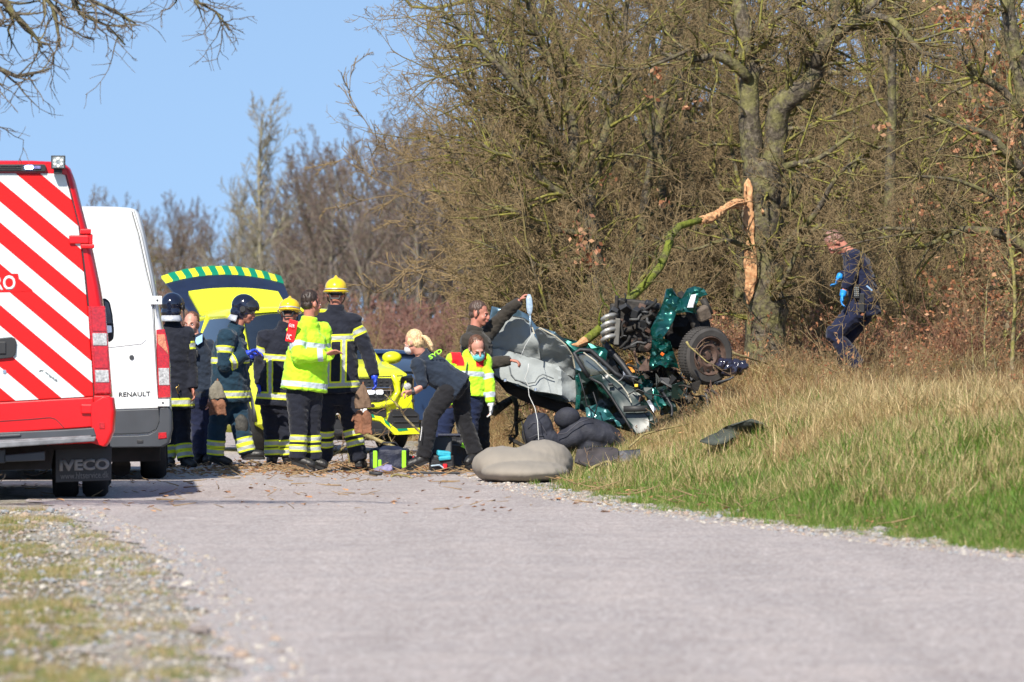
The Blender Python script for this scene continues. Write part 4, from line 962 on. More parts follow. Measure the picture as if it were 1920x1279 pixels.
def hand(b, wr, tip, palm_n, s=1.0, curl=.5, thumb=1, fat=1.0):
    """palm, four unequal bent fingers and a thumb leaving the side of the palm"""
    f = (tip - wr).normalized(); nrm = (palm_n - f * palm_n.dot(f)).normalized(); sd_ = f.cross(nrm) * thumb
    pc = wr + f * .05 * s
    rot = Matrix((sd_, f, nrm)).transposed()
    b.ell(pc, (.040 * s * fat, .054 * s * fat, .017 * s * fat), 12, 8, rot=rot)
    for k, (o_, L) in enumerate(((.030, .070), (.011, .078), (-.009, .073), (-.028, .058))):
        p0 = wr + (f * .085 + sd_ * o_ * .85) * s; sp = sd_ * (o_ * .22)
        a1 = curl * .7; a2 = curl * 1.7
        d1 = (f * math.cos(a1) + nrm * math.sin(a1) + sp).normalized(); d2 = (f * math.cos(a2) + nrm * math.sin(a2) + sp).normalized()
        p1 = p0 + d1 * L * .5 * s; p2 = p1 + d2 * L * .5 * s
        b.tube([wr + (f * .05 + sd_ * o_ * .6) * s, p0, p1, p2], [.009 * s * fat, .0098 * s * fat, .009 * s * fat, .0072 * s * fat], 7)
    t0 = wr + (f * .025 + sd_ * .028) * s; t1 = t0 + (f * .03 + sd_ * .026 + nrm * .012 * curl) * s; t2 = t1 + (f * .034 + sd_ * .004 + nrm * .02 * curl) * s
    b.tube([wr + f * .015 * s, t0, t1, t2], [.012 * s * fat, .0135 * s * fat, .011 * s * fat, .0085 * s * fat], 7)

def person(label, Y, J, yaw, pitch=0, roll=0, top=None, legs=None, skin=M_SKIN, hair=None, hairm=None, helmet=None, gloves=(None, None), tw=1.0, hem=.16, topthick=1.0, sleeves=(1, 1),
           bands_t=(), bands_a=(), bands_l=(), verts_=(), patch=None, boots=True, legthick=1.0, curl=(.6, .6), seed=0, scale=1.0, group=None, mask=False, handn=None, armr=1.0, topname='jacket', collar=True):
    P = {}
    for k, v in J.items(): P[k] = W(v[0], v[1], Y + (v[2] if len(v) > 2 else 0))
    base = (P['anL'] + P['anR']) / 2; base = Vector((base.x, base.y, max(0.012, gzf(base.x, base.y)) if base.x > edgeR(base.y) else .012))
    root = thing('person', label, 'person', base, group=group)
    P = {k: v - base for k, v in P.items()}
    pel = (P['hipL'] + P['hipR']) / 2; neck = P['neck']; sh = (P['shL'] + P['shR']) / 2; chest_top = sh.lerp(neck, .35)
    lat = (P['shR'] - P['shL']); lat.normalize()
    hlat = (P['hipR'] - P['hipL']).normalized() if (P['hipR'] - P['hipL']).length > .02 else lat
    # head frame: yaw 0 looks at the camera, +90 to the picture's right, 180 away
    ya, pi_, ro = R(yaw), R(pitch), R(roll)
    fwd = Vector((math.sin(ya) * math.cos(pi_), -math.cos(ya) * math.cos(pi_), -math.sin(pi_)))
    rt = fwd.cross(Vector((0, 0, 1))).normalized(); up = rt.cross(fwd)
    Rm = Matrix((rt, fwd, up)).transposed() @ Matrix.Rotation(ro, 3, 'Y')
    H = P['head']; hs = scale
    def hp_(x, y, z): return H + Rm @ (Vector((x, y, z)) * hs)
    def hell(b, c, r_, nu=14, nv=10, **k): b.ell(hp_(*c), [q * hs for q in r_], nu, nv, rot=Rm, **k)
    # ---- continuous body
    b = MB()
    hell(b, (0, -.008, .028), (.074, .094, .092)); hell(b, (0, .036, -.03), (.060, .060, .082)); hell(b, (0, .06, -.092), (.032, .030, .026)); hell(b, (0, .018, -.055), (.060, .055, .045))
    hell(b, (0, .104, -.022), (.014, .020, .026)); hell(b, (0, .110, -.036), (.017, .016, .013)); hell(b, (0, .088, .012), (.046, .014, .012)); hell(b, (0, .094, -.066), (.024, .012, .011))
    for s_ in (-1, 1): hell(b, (s_ * .077, -.004, -.012), (.011, .020, .031)); hell(b, (s_ * .034, .066, -.034), (.026, .026, .026))
    b.tube([hp_(0, -.02, -.03), (hp_(0, -.012, -.10) + neck) / 2, neck, chest_top], [.055, .056, .06, .07], 12)
    def torso(b, spec, latv, p0, p1, p2, mi=0):
        """spec rows: t along the spine, half width, half depth"""
        secs = []
        for t, a, d in spec:
            c = p0.lerp(p1, t) if t <= 1 else p1.lerp(p2, t - 1)
            ax = (p1 - p0).normalized() if t <= .9 else (p2 - p0).normalized()
            lv = (hlat.lerp(lat, min(1, max(0, t)))); lv = (lv - ax * lv.dot(ax)).normalized(); dv = ax.cross(lv)
            secs.append([c + lv * a * math.copysign(abs(math.cos(q)) ** .85, math.cos(q)) + dv * d * math.copysign(abs(math.sin(q)) ** .85, math.sin(q)) for q in np.linspace(0, 2 * math.pi, 20, endpoint=False)])
        b.loft(secs, mi)
    shw = (P['shR'] - P['shL']).length / 2
    torso(b, [(-.12, .11, .09), (0, .15, .105), (.3, .125, .095), (.65, .145, .105), (.92, shw * .8, .09), (1.5, .07, .06), (2, .05, .05)], lat, pel, sh, neck)
    for s_ in 'LR':
        b.tube([sh.lerp(P['sh' + s_], .6), P['sh' + s_], P['el' + s_], P['wr' + s_]], [.05, .052, .041, .029], 10)
        b.tube([pel.lerp(P['hip' + s_], .8), P['hip' + s_], P['kn' + s_], P['an' + s_]], [.08, .085, .055, .036], 10)
        b.tube([P['an' + s_] + Vector((0, 0, .03)), P['an' + s_] - Vector((0, 0, .03)), P['an' + s_].lerp(P['toe' + s_], .6), P['toe' + s_]], [.035, .038, .032, .024], 8)
        hn = Vector(handn[s_]) if handn and s_ in handn else Vector((0, -.3, -1)) if abs((P['ha' + s_] - P['wr' + s_]).normalized().z) < .7 else Vector((-1 if s_ == 'R' else 1, -.2, 0))
        P['hn' + s_] = hn
        hand(b, P['wr' + s_], P['ha' + s_], hn, .96 * hs, curl['LR'.index(s_)], -1 if s_ == 'R' else 1)
    body, co = remesh('body', b, skin, .0085, 2, parent=root, dec=.5)
    # ---- face details
    for s_ in (-1, 1):
        q = MB(); q.ell(hp_(s_ * .031, .0865, -.006), [.0125 * hs, .006 * hs, .0065 * hs], 10, 6, rot=Rm); e = q.build('eye', M_EYEW, root, smooth=True)
        q = MB(); q.ell(hp_(s_ * .031, .0915, -.006), [.006 * hs, .003 * hs, .006 * hs], 8, 5, rot=Rm); q.build('iris', M_EYED, e, smooth=True)
        q = MB(); q.tube([hp_(s_ * .016, .102, .013), hp_(s_ * .034, .098, .018), hp_(s_ * .050, .084, .012)], [.0035, .004, .0025], 5); q.build('eyebrow', hairm or H_BRN, root)
    if not mask:
        q = MB(); q.tube([hp_(-.022, .098, -.067), hp_(-.008, .106, -.064), hp_(.008, .106, -.064), hp_(.022, .098, -.067)], [.003, .0055, .0055, .003], 6); q.build('mouth', M_LIP, root, smooth=True)
    else:
        q = MB(); q.ell(hp_(0, .068, -.058), [.062 * hs, .060 * hs, .052 * hs], 16, 10, rot=Rm); mk = q.build('face_mask', M_MASK if mask is True else mask, root, smooth=True)
        q = MB(); [q.tube([hp_(s_ * .055, .08, z_), hp_(s_ * .08, .01, -.01)], .0025, 4) for s_ in (-1, 1) for z_ in (-.04, -.08)]; q.build('ear_loop', M_NITW, mk)
    # ---- hair
    if hair:
        b = MB()
        if hair == 'short': hell(b, (0, -.020, .047), (.079, .092, .086)); hell(b, (0, -.045, -.012), (.070, .055, .06)); [hell(b, (s_ * .066, .012, .008), (.012, .02, .03)) for s_ in (-1, 1)]
        if hair == 'bald': hell(b, (0, -.045, -.002), (.077, .062, .055))
        if hair in ('pony', 'pony_low'):
            hell(b, (0, -.022, .042), (.078, .090, .086)); hell(b, (0, -.045, -.02), (.070, .058, .070)); [hell(b, (s_ * .070, .004, .00), (.012, .035, .045)) for s_ in (-1, 1)]
            if hair == 'pony': b.tube([hp_(0, -.09, .02), hp_(0, -.125, .02), hp_(.0, -.16, -.03), hp_(.01, -.175, -.10), hp_(.02, -.165, -.15)], [.02, .022, .028, .022, .008], 8)
            else: b.tube([hp_(0.01, -.09, -.02), hp_(.02, -.12, -.06), hp_(.07, -.10, -.13), hp_(.085, -.03, -.19), hp_(.09, .03, -.23)], [.025, .025, .028, .022, .01], 8)
        remesh('hair', b, hairm, .006, 1, .006, (45, 45, 14), seed, parent=root)
    # ---- helmet
    if helmet:
        shell = M_HBLACK if helmet == 'black' else M_HYEL
        b = MB()
        if helmet == 'black':
            hell(b, (0, -.012, .052), (.112, .132, .118), 22, 14); hell(b, (0, -.045, -.03), (.106, .095, .08), 18, 10)
            he, _ = remesh('helmet', b, shell, .010, 3, parent=root)
            q = MB(); hell(q, (0, .030, .050), (.108, .115, .100), 22, 8, t0=R(35), t1=R(100)); vz = q.build('visor', M_VISOR, he, smooth=True)
            q = MB(); [q.tube([hp_(s_ * .108, .0, .02), hp_(s_ * .122, .0, .02)], .03, 12) for s_ in (-1, 1)]; q.build('pivot', M_BLACKP, he)
            q = MB(); n0 = [hp_(.10 * math.sin(a), -.03 - .10 * math.cos(a), -.06) for a in np.linspace(-1.5, 1.5, 9)]; n1 = [p_ + (p_ - H).normalized() * .035 - Vector((0, 0, .045)) for p_ in n0]
            q.loft([n0, n1], closed=False, cap=False); nc = q.build('neck_flap', M_SILV, he, smooth=True); sd2 = nc.modifiers.new('s', 'SOLIDIFY'); sd2.thickness = .006
        else:
            hell(b, (0, -.006, .062), (.108, .128, .098), 22, 14); b.tube([hp_(0, .12, .075), hp_(0, .07, .145), hp_(0, -.02, .168), hp_(0, -.09, .13), hp_(0, -.128, .07)], [.010, .016, .017, .014, .010], 8)
            he, _ = remesh('helmet', b, shell, .010, 2, parent=root)
            q = MB(); q.tube([hp_(.118 * math.sin(a), -.004 + .142 * math.cos(a), .022) for a in np.linspace(0, 2 * math.pi, 33)], .010, 6, up=up); q.build('brim', shell, he, smooth=True)
            q = MB(); q.tube([hp_(.1085 * math.sin(a), -.006 + .129 * math.cos(a), .045) for a in np.linspace(0, 2 * math.pi, 33)], .007, 6, up=up, flat=.4); q.build('reflective_band', M_SILV, he, smooth=True)
            q = MB(); hell(q, (0, -.008, .012), (.088, .108, .045), 16, 8); q.build('head_cradle', M_BLACKP, he, smooth=True)
            q = MB(); [q.tube([hp_(s_ * .088, -.02, .02), hp_(s_ * .080, .01, -.06), hp_(s_ * .03, .055, -.115)], .006, 5) for s_ in (-1, 1)]; q.tube([hp_(-.06, -.09, .01), hp_(-.04, -.10, -.05), hp_(.04, -.10, -.05), hp_(.06, -.09, .01)], .010, 6); q.build('chin_strap', M_BLACKP, he)
    # ---- jacket
    TA = topthick * 1.10; tw *= 1.09; legthick *= 1.09
    if top is not None:
        b = MB(); L_ = (sh - pel).length; h0 = -hem / L_
        torso(b, [(h0, .205 * tw, .155 * tw), (h0 * .4, .20 * tw, .155 * tw), (.12, .19 * tw, .15 * tw), (.35, .185 * tw, .145 * tw), (.62, max(shw * .92, .17 * tw), .15 * tw), (.88, max(shw * .92, .15) + .005, .135 * tw), (1.12, shw * .78, .11), (1.55, .105, .09), (1.95, .080, .078)], lat, pel, sh, neck)
        for i, s_ in enumerate('LR'):
            r_ = armr * TA
            e = P['wr' + s_] if sleeves[i] >= 1 else P['el' + s_].lerp(P['wr' + s_], sleeves[i] - .0) if sleeves[i] > 0 else P['el' + s_].lerp(P['sh' + s_], .12)
            pts = [sh.lerp(P['sh' + s_], .55), P['sh' + s_], P['sh' + s_].lerp(P['el' + s_], .5), P['el' + s_]]; rr = [.085 * r_, .084 * r_, .072 * r_, .064 * r_]
            if sleeves[i] > 0: pts += [P['el' + s_].lerp(e, .5), e]; rr += [.060 * r_, .050 * r_]
            else: pts[-1] = e
            b.tube(pts, rr, 14); b.ell(P['sh' + s_], [.084 * r_] * 3, 12, 8); b.ell(pts[3], [.064 * r_] * 3, 12, 8)
        jk, co = remesh(topname, b, top, .0115, 3, .0095 * TA, (6, 6, 13), seed + 3.1, parent=root)
        # printed bands as a smooth distance attribute
        dt, tt, Lt = seg_d(co, pel, sh); band = np.full(len(co), -1.0); owner = dt / (.17 * tw); who = np.zeros(len(co), int)
        AS = {}
        for s_ in 'LR':
            for part, (a_, b_) in (('u', (P['sh' + s_], P['el' + s_])), ('l', (P['el' + s_], P['wr' + s_]))):
                d_, t_, l_ = seg_d(co, a_, b_); o_ = d_ / (.075 * TA); k_ = 1 + 'LR'.index(s_) * 2 + 'ul'.index(part)
                w_ = o_ < owner; w_ &= ~((part == 'u') & (t_ < .02)); who[w_] = k_; owner[w_] = o_[w_]; AS[s_ + part] = (k_, t_, l_)
        bt = np.full(len(co), -1.0)
        for z_, hw in bands_t: bt = np.maximum(bt, 1 - np.abs(tt - z_) / hw)
        latc = (co - np.array(pel[:])) @ np.array(lat[:])
        for u_, hw, z0, z1 in verts_: bt = np.maximum(bt, np.minimum(1 - np.abs(latc - u_) / hw, np.minimum(tt - z0, z1 - tt) / .02))
        band = np.where(who == 0, bt, band)
        for key, f_, hw in bands_a:
            k_, t_, l_ = AS[key]; band = np.where(who == k_, np.maximum(band, 1 - np.abs(t_ - f_ * l_) / hw), band)
        pointattr(jk.data, 'band', np.clip(band, -1, 1))
        if patch: pointattr(jk.data, 'patch', patch(co, tt, latc, who, Lt))
        if collar:
            q = MB(); c0 = sh.lerp(neck, .9); ax = (H - neck).normalized()
            q.tube([c0 - ax * .03, c0 + ax * .045], [.088, .080], 14); co_, _ = remesh('collar', q, top, .012, 2, .004, seed=seed, parent=jk); pointattr(co_.data, 'band', [-1.0] * len(co_.data.vertices)); pointattr(co_.data, 'patch', [0.0] * len(co_.data.vertices))
    # ---- trousers
    if legs is not None:
        b = MB(); r_ = legthick
        torso(b, [(-.25, .13 * r_, .11 * r_), (-.08, .175, .135), (.05, .17, .125), (.3, .15, .11)], hlat, pel, sh, neck)
        for s_ in 'LR':
            h_, k_, a_ = P['hip' + s_], P['kn' + s_], P['an' + s_]
            b.tube([h_ + (pel - h_) * .1 + Vector((0, 0, .05)), h_.lerp(k_, .3), k_, k_.lerp(a_, .5), a_ + (a_ - k_).normalized() * -.01], [.105 * r_, .102 * r_, .084 * r_, .081 * r_, .078 * r_], 14)
            b.ell(k_, [.086 * r_] * 3, 12, 8)
        tr, co = remesh('trousers', b, legs, .0125, 3, .0095, (5, 5, 17), seed + 9.7, parent=root)
        band = np.full(len(co), -1.0)
        D = {s_: seg_d(co, P['kn' + s_], P['an' + s_]) for s_ in 'LR'}
        for s_ in 'LR':
            o_ = 'R' if s_ == 'L' else 'L'; mine = D[s_][0] <= D[o_][0]
            for f_, hw in bands_l: band = np.where(mine, np.maximum(band, 1 - np.abs(D[s_][1] - D[s_][2] * f_) / hw), band)
        pointattr(tr.data, 'band', np.clip(band, -1, 1))
    for s_ in 'LR':
        if boots:
            a_, t_ = P['an' + s_], P['toe' + s_]; fd = (t_ - a_); L_ = fd.length; fd.normalize()
            b = MB(); b.tube([a_ + Vector((0, 0, .10)), a_ + Vector((0, 0, .02)), a_ - Vector((0, 0, .02))], [.062, .058, .052], 12); b.ell(a_ - fd * .025 - Vector((0, 0, .015)), [.045, .045, .045], 10, 8)
            b.tube([a_ - fd * .04, a_.lerp(t_, .45), a_.lerp(t_, .85), t_ + fd * .02], [.048, .050, .046, .030], 12, flat=1.0)
            bo, _ = remesh('boot', b, M_BOOT, .011, 2, .002, (20, 20, 20), seed, parent=root)
            side = fd.cross(Vector((0, 0, 1))).normalized(); upv = side.cross(fd)
            q = MB(); pr = []
            for t, w_ in ((-.26, .018), (-.2, .034), (0, .042), (.5, .044), (.85, .046), (1.08, .034), (1.16, .014)): pr.append((t, w_))
            mid = [a_ + fd * (t * L_) for t, w_ in pr]; low = -.052
            ring = [m_ + side * w_ + upv * low for m_, (t, w_) in zip(mid, pr)] + [m_ - side * w_ + upv * low for m_, (t, w_) in reversed(list(zip(mid, pr)))]
            q.loft([ring, [v + upv * .028 for v in ring]]); q.build('sole', M_RUBBER, bo)
        g = gloves['LR'.index(s_)]
        if g:
            b = MB(); hand(b, P['wr' + s_], P['ha' + s_], P['hn' + s_], 1.0 * hs, curl['LR'.index(s_)], -1 if s_ == 'R' else 1, 1.16); d_ = (P['ha' + s_] - P['wr' + s_]).normalized()
            b.tube([P['wr' + s_] - d_ * .035, P['wr' + s_] + d_ * .03], [.038, .034], 10); remesh('glove', b, g, .0065, 1, .002, (30, 30, 30), seed, parent=root)
    return root, P, base, Rm, hp_

TB = [(-.09, .032), (.22, .032)]     # turnout coat: hem band and chest band, metres above the hips
LB = [(.56, .035), (.80, .035)]
VERT = [(-.11, .028, -.10, .22), (.11, .028, -.10, .22)]
# A: firefighter behind the white van
A_, *_ = person('firefighter in dark helmet half hidden behind the white van, orange sleeve band', 70.0,
    dict(head=(324, 580), neck=(324, 606), shL=(296, 628, -.05), shR=(349, 628, .02), elL=(288, 690), elR=(357, 688, .0), wrL=(292, 735), wrR=(361, 730, -.1), haL=(294, 752), haR=(367, 752, -.16),
         hipL=(312, 748), hipR=(337, 748), knL=(312, 808), knR=(341, 808), anL=(316, 862, .05), anR=(348, 864, -.05), toeL=(322, 868, -.1), toeR=(364, 872, -.16)),
    160, 0, top=C_NAVY, legs=C_NAVY, helmet='black', hairm=H_DARK, bands_t=[(-.03, .042)], bands_a=[('Ru', .35, .04), ('Lu', .35, .04)], bands_l=LB, seed=1, hem=.10, tw=.98)
q = MB(); q.tube([(.02, -.2, .74), (.0, -.21, .80), (.025, -.21, .83), (.03, -.2, .77)], .006, 6); q.build('carabiner', mat('brass_hook', (.6, .42, .15), .3, metal=1), A_)
# B: woman in dark uniform with light blue collar
B_, PB_, bB, RmB, hB = person('woman in dark navy uniform with light blue collar looking towards the camera', 71.2,
    dict(head=(359, 607), neck=(368, 634), shL=(348, 650, -.05), shR=(391, 648, .1), elL=(342, 700), elR=(396, 700), wrL=(350, 745), wrR=(392, 745, -.1), haL=(352, 765), haR=(392, 765, -.12),
         hipL=(362, 742), hipR=(388, 742), knL=(374, 798), knR=(392, 798), anL=(374, 856), anR=(392, 856), toeL=(366, 864, -.15), toeR=(386, 864, -.16)),
    -14, 4, top=C_SWEAT, legs=C_POLICE, hair='pony_low', hairm=H_BRN, skin=M_SKINF, seed=2, hem=.03, tw=.82, armr=.8, topname='pullover')
cb = MB()
for s_ in (-1, 1):
    n_ = PB_['neck']; cb.add([n_ + Vector((s_ * .01 - .01, -.085, .0)), n_ + Vector((s_ * .075 - .01, -.06, .035)), n_ + Vector((s_ * .075 - .01, -.10, -.045)), n_ + Vector((s_ * .03 - .01, -.125, -.075)), n_ + Vector((-.01, -.12, -.05))], [(0, 1, 2, 3, 4)])
o = cb.build('shirt_collar', mat('light_blue_shirt', (.30, .48, .72), .8, vary=.06), B_); q = o.modifiers.new('s', 'SOLIDIFY'); q.thickness = .012
add('radio_microphone', M_BLACKP, B_, lambda b: b.box(PB_['neck'] + Vector((.005, -.155, -.16)), (.045, .03, .07)), bevel=.008)
add('belt', M_BLACKP, B_, lambda b: b.tube([(PB_['hipL'] + PB_['hipR']) / 2 + Vector((0, 0, .0)), (PB_['hipL'] + PB_['hipR']) / 2 + Vector((0, 0, .045))], [.172, .172], 18, flat=.8))
# C: firefighter walking right in a blue-green coat
C_, PC_, bC, *_ = person('firefighter in blue green coat and dark helmet striding right, grey gloves hanging from the belt', 69.7,
    dict(head=(458, 583), neck=(444, 612), shL=(424, 634, -.20), shR=(440, 634, .20), elL=(420, 684, -.24), elR=(452, 684, .2), wrL=(462, 664, -.16), wrR=(470, 668, .1), haL=(482, 654, -.12), haR=(486, 662, .1),
         hipL=(424, 735, -.08), hipR=(440, 735, .10), knL=(408, 798, -.02), knR=(450, 796, -.05), anL=(403, 858, .0), anR=(464, 852, -.08), toeL=(432, 868, -.02), toeR=(492, 852, -.1)),
    82, 14, top=C_TEAL, legs=C_TEAL, helmet='black', hairm=H_DARK, gloves=(M_NITB, M_NITB), bands_t=[(-.02, .036), (.32, .032)], bands_a=[('Lu', .45, .036), ('Ll', .34, .034), ('Ru', .45, .036)], bands_l=LB, seed=3, tw=1.13, topthick=1.12, legthick=1.06, hem=.10, curl=(.9, .9))
add('knee_pad', mat('scuffed_knee_leather', (.05, .048, .042), .7, vary=.5, vscale=20, bump=.008), C_, lambda b: b.ell(PC_['knR'] + Vector((.01, -.055, -.01)), (.075, .05, .115), 14, 10), smooth=True)
M_GLV = mat('brown_work_glove_leather', (.20, .085, .045), .8, vary=.35, vscale=18, bump=.006); M_GLVG = mat('grey_glove_cuff', (.19, .17, .13), .85, vary=.25, vscale=12, bump=.006)
def hanging_gloves(lab, px, Y, n_=2, h=100, cuffm=M_GLVG, grp='work gloves clipped to turnout coats'):
    p0 = W(px[0], px[1], Y); root = thing('work_gloves', lab, 'gloves', p0, group=grp); s_ = ppm(Y)
    w_, t_, b_ = px[2] / s_, -px[3] / s_, -px[4] / s_
    add('strap', M_GLV, root, lambda b: b.tube([(0, 0, 0), (.0, -.01, t_ * .25)], [.008, .012], 6))
    b = MB(); b.tube([(0, -.01, t_ * .1), (-.01, -.02, t_ * .5), (.0, -.02, t_)], [.02, w_ * .42, w_ * .5], 12, flat=.4, up=(1, 0, 0)); remesh('cuff', b, cuffm, .009, 1, .008, (14, 14, 8), 5, parent=root)
    for k in range(n_):
        b = MB(); x0 = (k - .5) * w_ * .42; zz = t_
        b.ell((x0, -.03 - .02 * k, (zz + b_) / 2 + .02), (w_ * .30, .03, abs(b_ - zz) * .36), 10, 8)
        for f in range(4): xx = x0 + (f - 1.5) * w_ * .13; b.tube([(xx * .9, -.03 - .02 * k, (zz + b_) / 2), (xx, -.04 - .02 * k, lerp(zz, b_, .85)), (xx * 1.05 + .01, -.045 - .02 * k, b_ - .01 * abs(f - 1.5) + .01)], [.018, .017, .012], 6)
        b.tube([(x0 - w_ * .25, -.03, lerp(zz, b_, .25)), (x0 - w_ * .42, -.05, lerp(zz, b_, .5))], [.018, .012], 6)
        remesh('glove', b, M_GLV, .006, 1, .005, (20, 20, 20), k, parent=root)
    return root
hanging_gloves('grey cuffed brown gloves on the hip of the striding firefighter', (408, 710, 34, 38, 68), 69.35)
# D: firefighter with yellow helmet, back turned, behind the man in the fluorescent jacket
D_, *_ = person('firefighter in yellow helmet seen from behind, partly hidden by the man in the fluorescent jacket', 70.6,
    dict(head=(543, 588), neck=(536, 610), shL=(497, 634, -.05), shR=(556, 634, .05), elL=(488, 686), elR=(566, 686), wrL=(488, 722, -.05), wrR=(566, 722), haL=(488, 742, -.08), haR=(566, 742),
         hipL=(507, 748), hipR=(532, 748), knL=(510, 806), knR=(534, 806), anL=(512, 858), anR=(538, 858), toeL=(506, 862, .18), toeR=(542, 862, .18)),
    172, 12, top=C_NAVY, legs=C_NAVY, helmet='yellow', hairm=H_DARK, gloves=(M_NITB, None), bands_t=[(.03, .036), (.42, .032)], verts_=[(-.11, .028, .03, .42), (.11, .028, .03, .42)], bands_a=[('Lu', .42, .036), ('Ru', .42, .036)], bands_l=[(.48, .035), (.78, .035)], seed=4, hem=.07)
# F: tall firefighter, back turned
F_, PF_, *_ = person('tall firefighter in yellow helmet with his back to the camera and a blue gloved hand', 67.7,
    dict(head=(630, 551), neck=(630, 577), shL=(593, 603, .02), shR=(663, 604, -.02), elL=(583, 660), elR=(688, 658, -.02), wrL=(590, 712, -.1), wrR=(702, 706, -.1), haL=(594, 730, -.15), haR=(706, 728, -.14),
         hipL=(616, 728), hipR=(650, 728), knL=(610, 798), knR=(659, 798), anL=(607, 864, .1), anR=(674, 866, -.02), toeL=(600, 870, .28), toeR=(682, 872, .2)),
    176, 2, top=C_NAVY, legs=C_NAVY, helmet='yellow', hairm=H_BRN, gloves=(None, M_NITB), bands_t=[(.035, .032), (.49, .036)], verts_=[(-.075, .030, .03, .49), (.075, .030, .03, .49)], bands_a=[('Ru', .33, .040), ('Lu', .33, .040)], bands_l=[(.20, .034), (.48, .034)], seed=5, tw=1.04, hem=.05, legthick=1.03)
hanging_gloves('brown leather gloves hanging beside the tall firefighter', (681, 716, 34, 50, 98), 67.35, cuffm=mat('brown_glove_cuff', (.16, .10, .065), .85, vary=.25, vscale=12, bump=.006))
# E: man in the fluorescent jacket
def patchE(co, tt, latc, who, Lt): return np.where(who == 0, 0.0, 0.0)
E_, PE_, bE, *_ = person('bareheaded man in fluorescent yellow jacket with silver bands and a red back panel', 66.9,
    dict(head=(583, 569), neck=(580, 600), shL=(556, 622, -.08), shR=(604, 622, .14), elL=(560, 668, -.22), elR=(604, 668, .12), wrL=(612, 664, -.22), wrR=(618, 664, .0), haL=(632, 656, -.22), haR=(632, 660, -.02),
         hipL=(557, 725, -.04), hipR=(584, 725, .06), knL=(560, 798, -.05), knR=(584, 798, .1), anL=(558, 862, -.06), anR=(588, 864, .1), toeL=(588, 872, -.1), toeR=(610, 872, .05)),
    128, 4, top=C_HIVIS, legs=C_NAVY, hair='short', hairm=H_DARK, bands_t=[(.015, .026), (.40, .024)], bands_a=[('Lu', .62, .028), ('Ll', .78, .026), ('Ru', .62, .028)], bands_l=[(.38, .034), (.66, .034)], seed=6, tw=1.08, hem=.04, topthick=1.1)
s_ = ppm(66.9)
pb = W(547, 621, 66.68) - bE
rp = add('back_panel', mat('red_badge_film', (.80, .015, .02), .5, vary=.05), E_, lambda b: b.box(pb, (.095, .012, .215), rot=(0, R(13), R(-24))), bevel=.004)
text('panel_lettering', 'GER', pb + Vector((-.028, -.022, .045)), (R(90), R(13), R(-24)), .030, .062, M_WTXT, rp, off=.01)
text('panel_lettering', 'UC', pb + Vector((-.052, -.018, -.075)), (R(90), R(13), R(-24)), .052, .048, M_WTXT, rp, off=.01)
# G: blonde woman bending left
def bandless(*a): return ()
G_, PG_, bG, RmG, hG = person('blonde woman in dark uniform bending to the left, green letters on her back', 67.3,
    dict(head=(776, 641, -.02), neck=(790, 662), shL=(783, 684, -.17), shR=(800, 672, .17), elL=(793, 724, -.22), elR=(800, 718, .2), wrL=(772, 735, -.25), wrR=(778, 735, .1), haL=(757, 735, -.27), haR=(762, 738, .08),
         hipL=(848, 722, -.08), hipR=(862, 722, .10), knL=(808, 780, -.12), knR=(868, 784, .12), anL=(794, 860, -.1), anR=(892, 852, .15), toeL=(766, 872, -.14), toeR=(876, 868, .05)),
    -118, 18, top=C_SWEAT, legs=C_BLACK, hair='pony', hairm=H_BLOND, skin=M_SKINF, mask=M_NITW, scale=.95, seed=7, hem=.06, tw=.88, armr=.80, sleeves=(0, 0), legthick=.90, topname='sweatshirt', curl=(1.0, .8), collar=False)
tx_ = W(807, 675, 67.13) - bG
add('white_piping', M_NITW, G_, lambda b: b.tube([W(788, 826, 67.07) - bG, W(790, 812, 67.07) - bG, W(791, 800, 67.07) - bG], .004, 4))
add('watch', M_BLACKP, G_, lambda b: b.tube([PG_['wrL'] + Vector((.0, 0, -.0)), PG_['wrL'] + Vector((.03, 0, .005))], [.036, .036], 12))
text('back_lettering', 'SYD', tx_, (R(78), R(-32), R(8)), .045, .145, mat('lime_print', (.35, .85, .05), .6, vary=.03), G_, off=.03)
# H: masked woman in the fluorescent jacket
def patchH(co, tt, latc, who, Lt):
    v = np.minimum((tt - Lt * .80) / .05, (np.abs(latc) - .055) / .03); v = np.minimum(v, (.165 - np.abs(latc)) / .03 + .5); return np.clip(np.where(who == 0, v, -1) * .5 + .5, 0, 1)
H_, PH_, bH, RmH, hH = person('masked woman in fluorescent yellow jacket with red shoulder panels looking down', 69.1,
    dict(head=(894, 652, -.06), neck=(882, 668), shL=(850, 676, -.04), shR=(908, 676, .04), elL=(838, 722), elR=(917, 716, -.02), wrL=(846, 762, -.1), wrR=(920, 756, -.05), haL=(848, 780), haR=(921, 774, -.06),
         hipL=(862, 738), hipR=(890, 738), knL=(836, 786), knR=(880, 790), anL=(820, 850), anR=(878, 856), toeL=(812, 862, -.1), toeR=(874, 866, -.15)),
    22, 30, 8, top=C_HIVIS, legs=C_BLUET, hair='pony', hairm=H_BRN, skin=M_SKINF, mask=True, gloves=(None, M_NITW), bands_t=[(.20, .024)], bands_a=[('Ru', .80, .026), ('Rl', .62, .026)], seed=8, hem=.02, tw=.93, armr=.88, patch=patchH)
q = MB()
for s__ in (-1, 1): q.tube([hH(.032 * s__ + .02 * math.cos(t), .103, -.006 + .014 * math.sin(t)) for t in np.linspace(0, 6.283, 13)], .0022, 4); q.tube([hH(.052 * s__, .10, -.004), hH(.078 * s__, .02, .0)], .002, 4)
q.tube([hH(-.012, .106, -.004), hH(.012, .106, -.004)], .002, 4); q.build('glasses', M_DKTXT, H_)
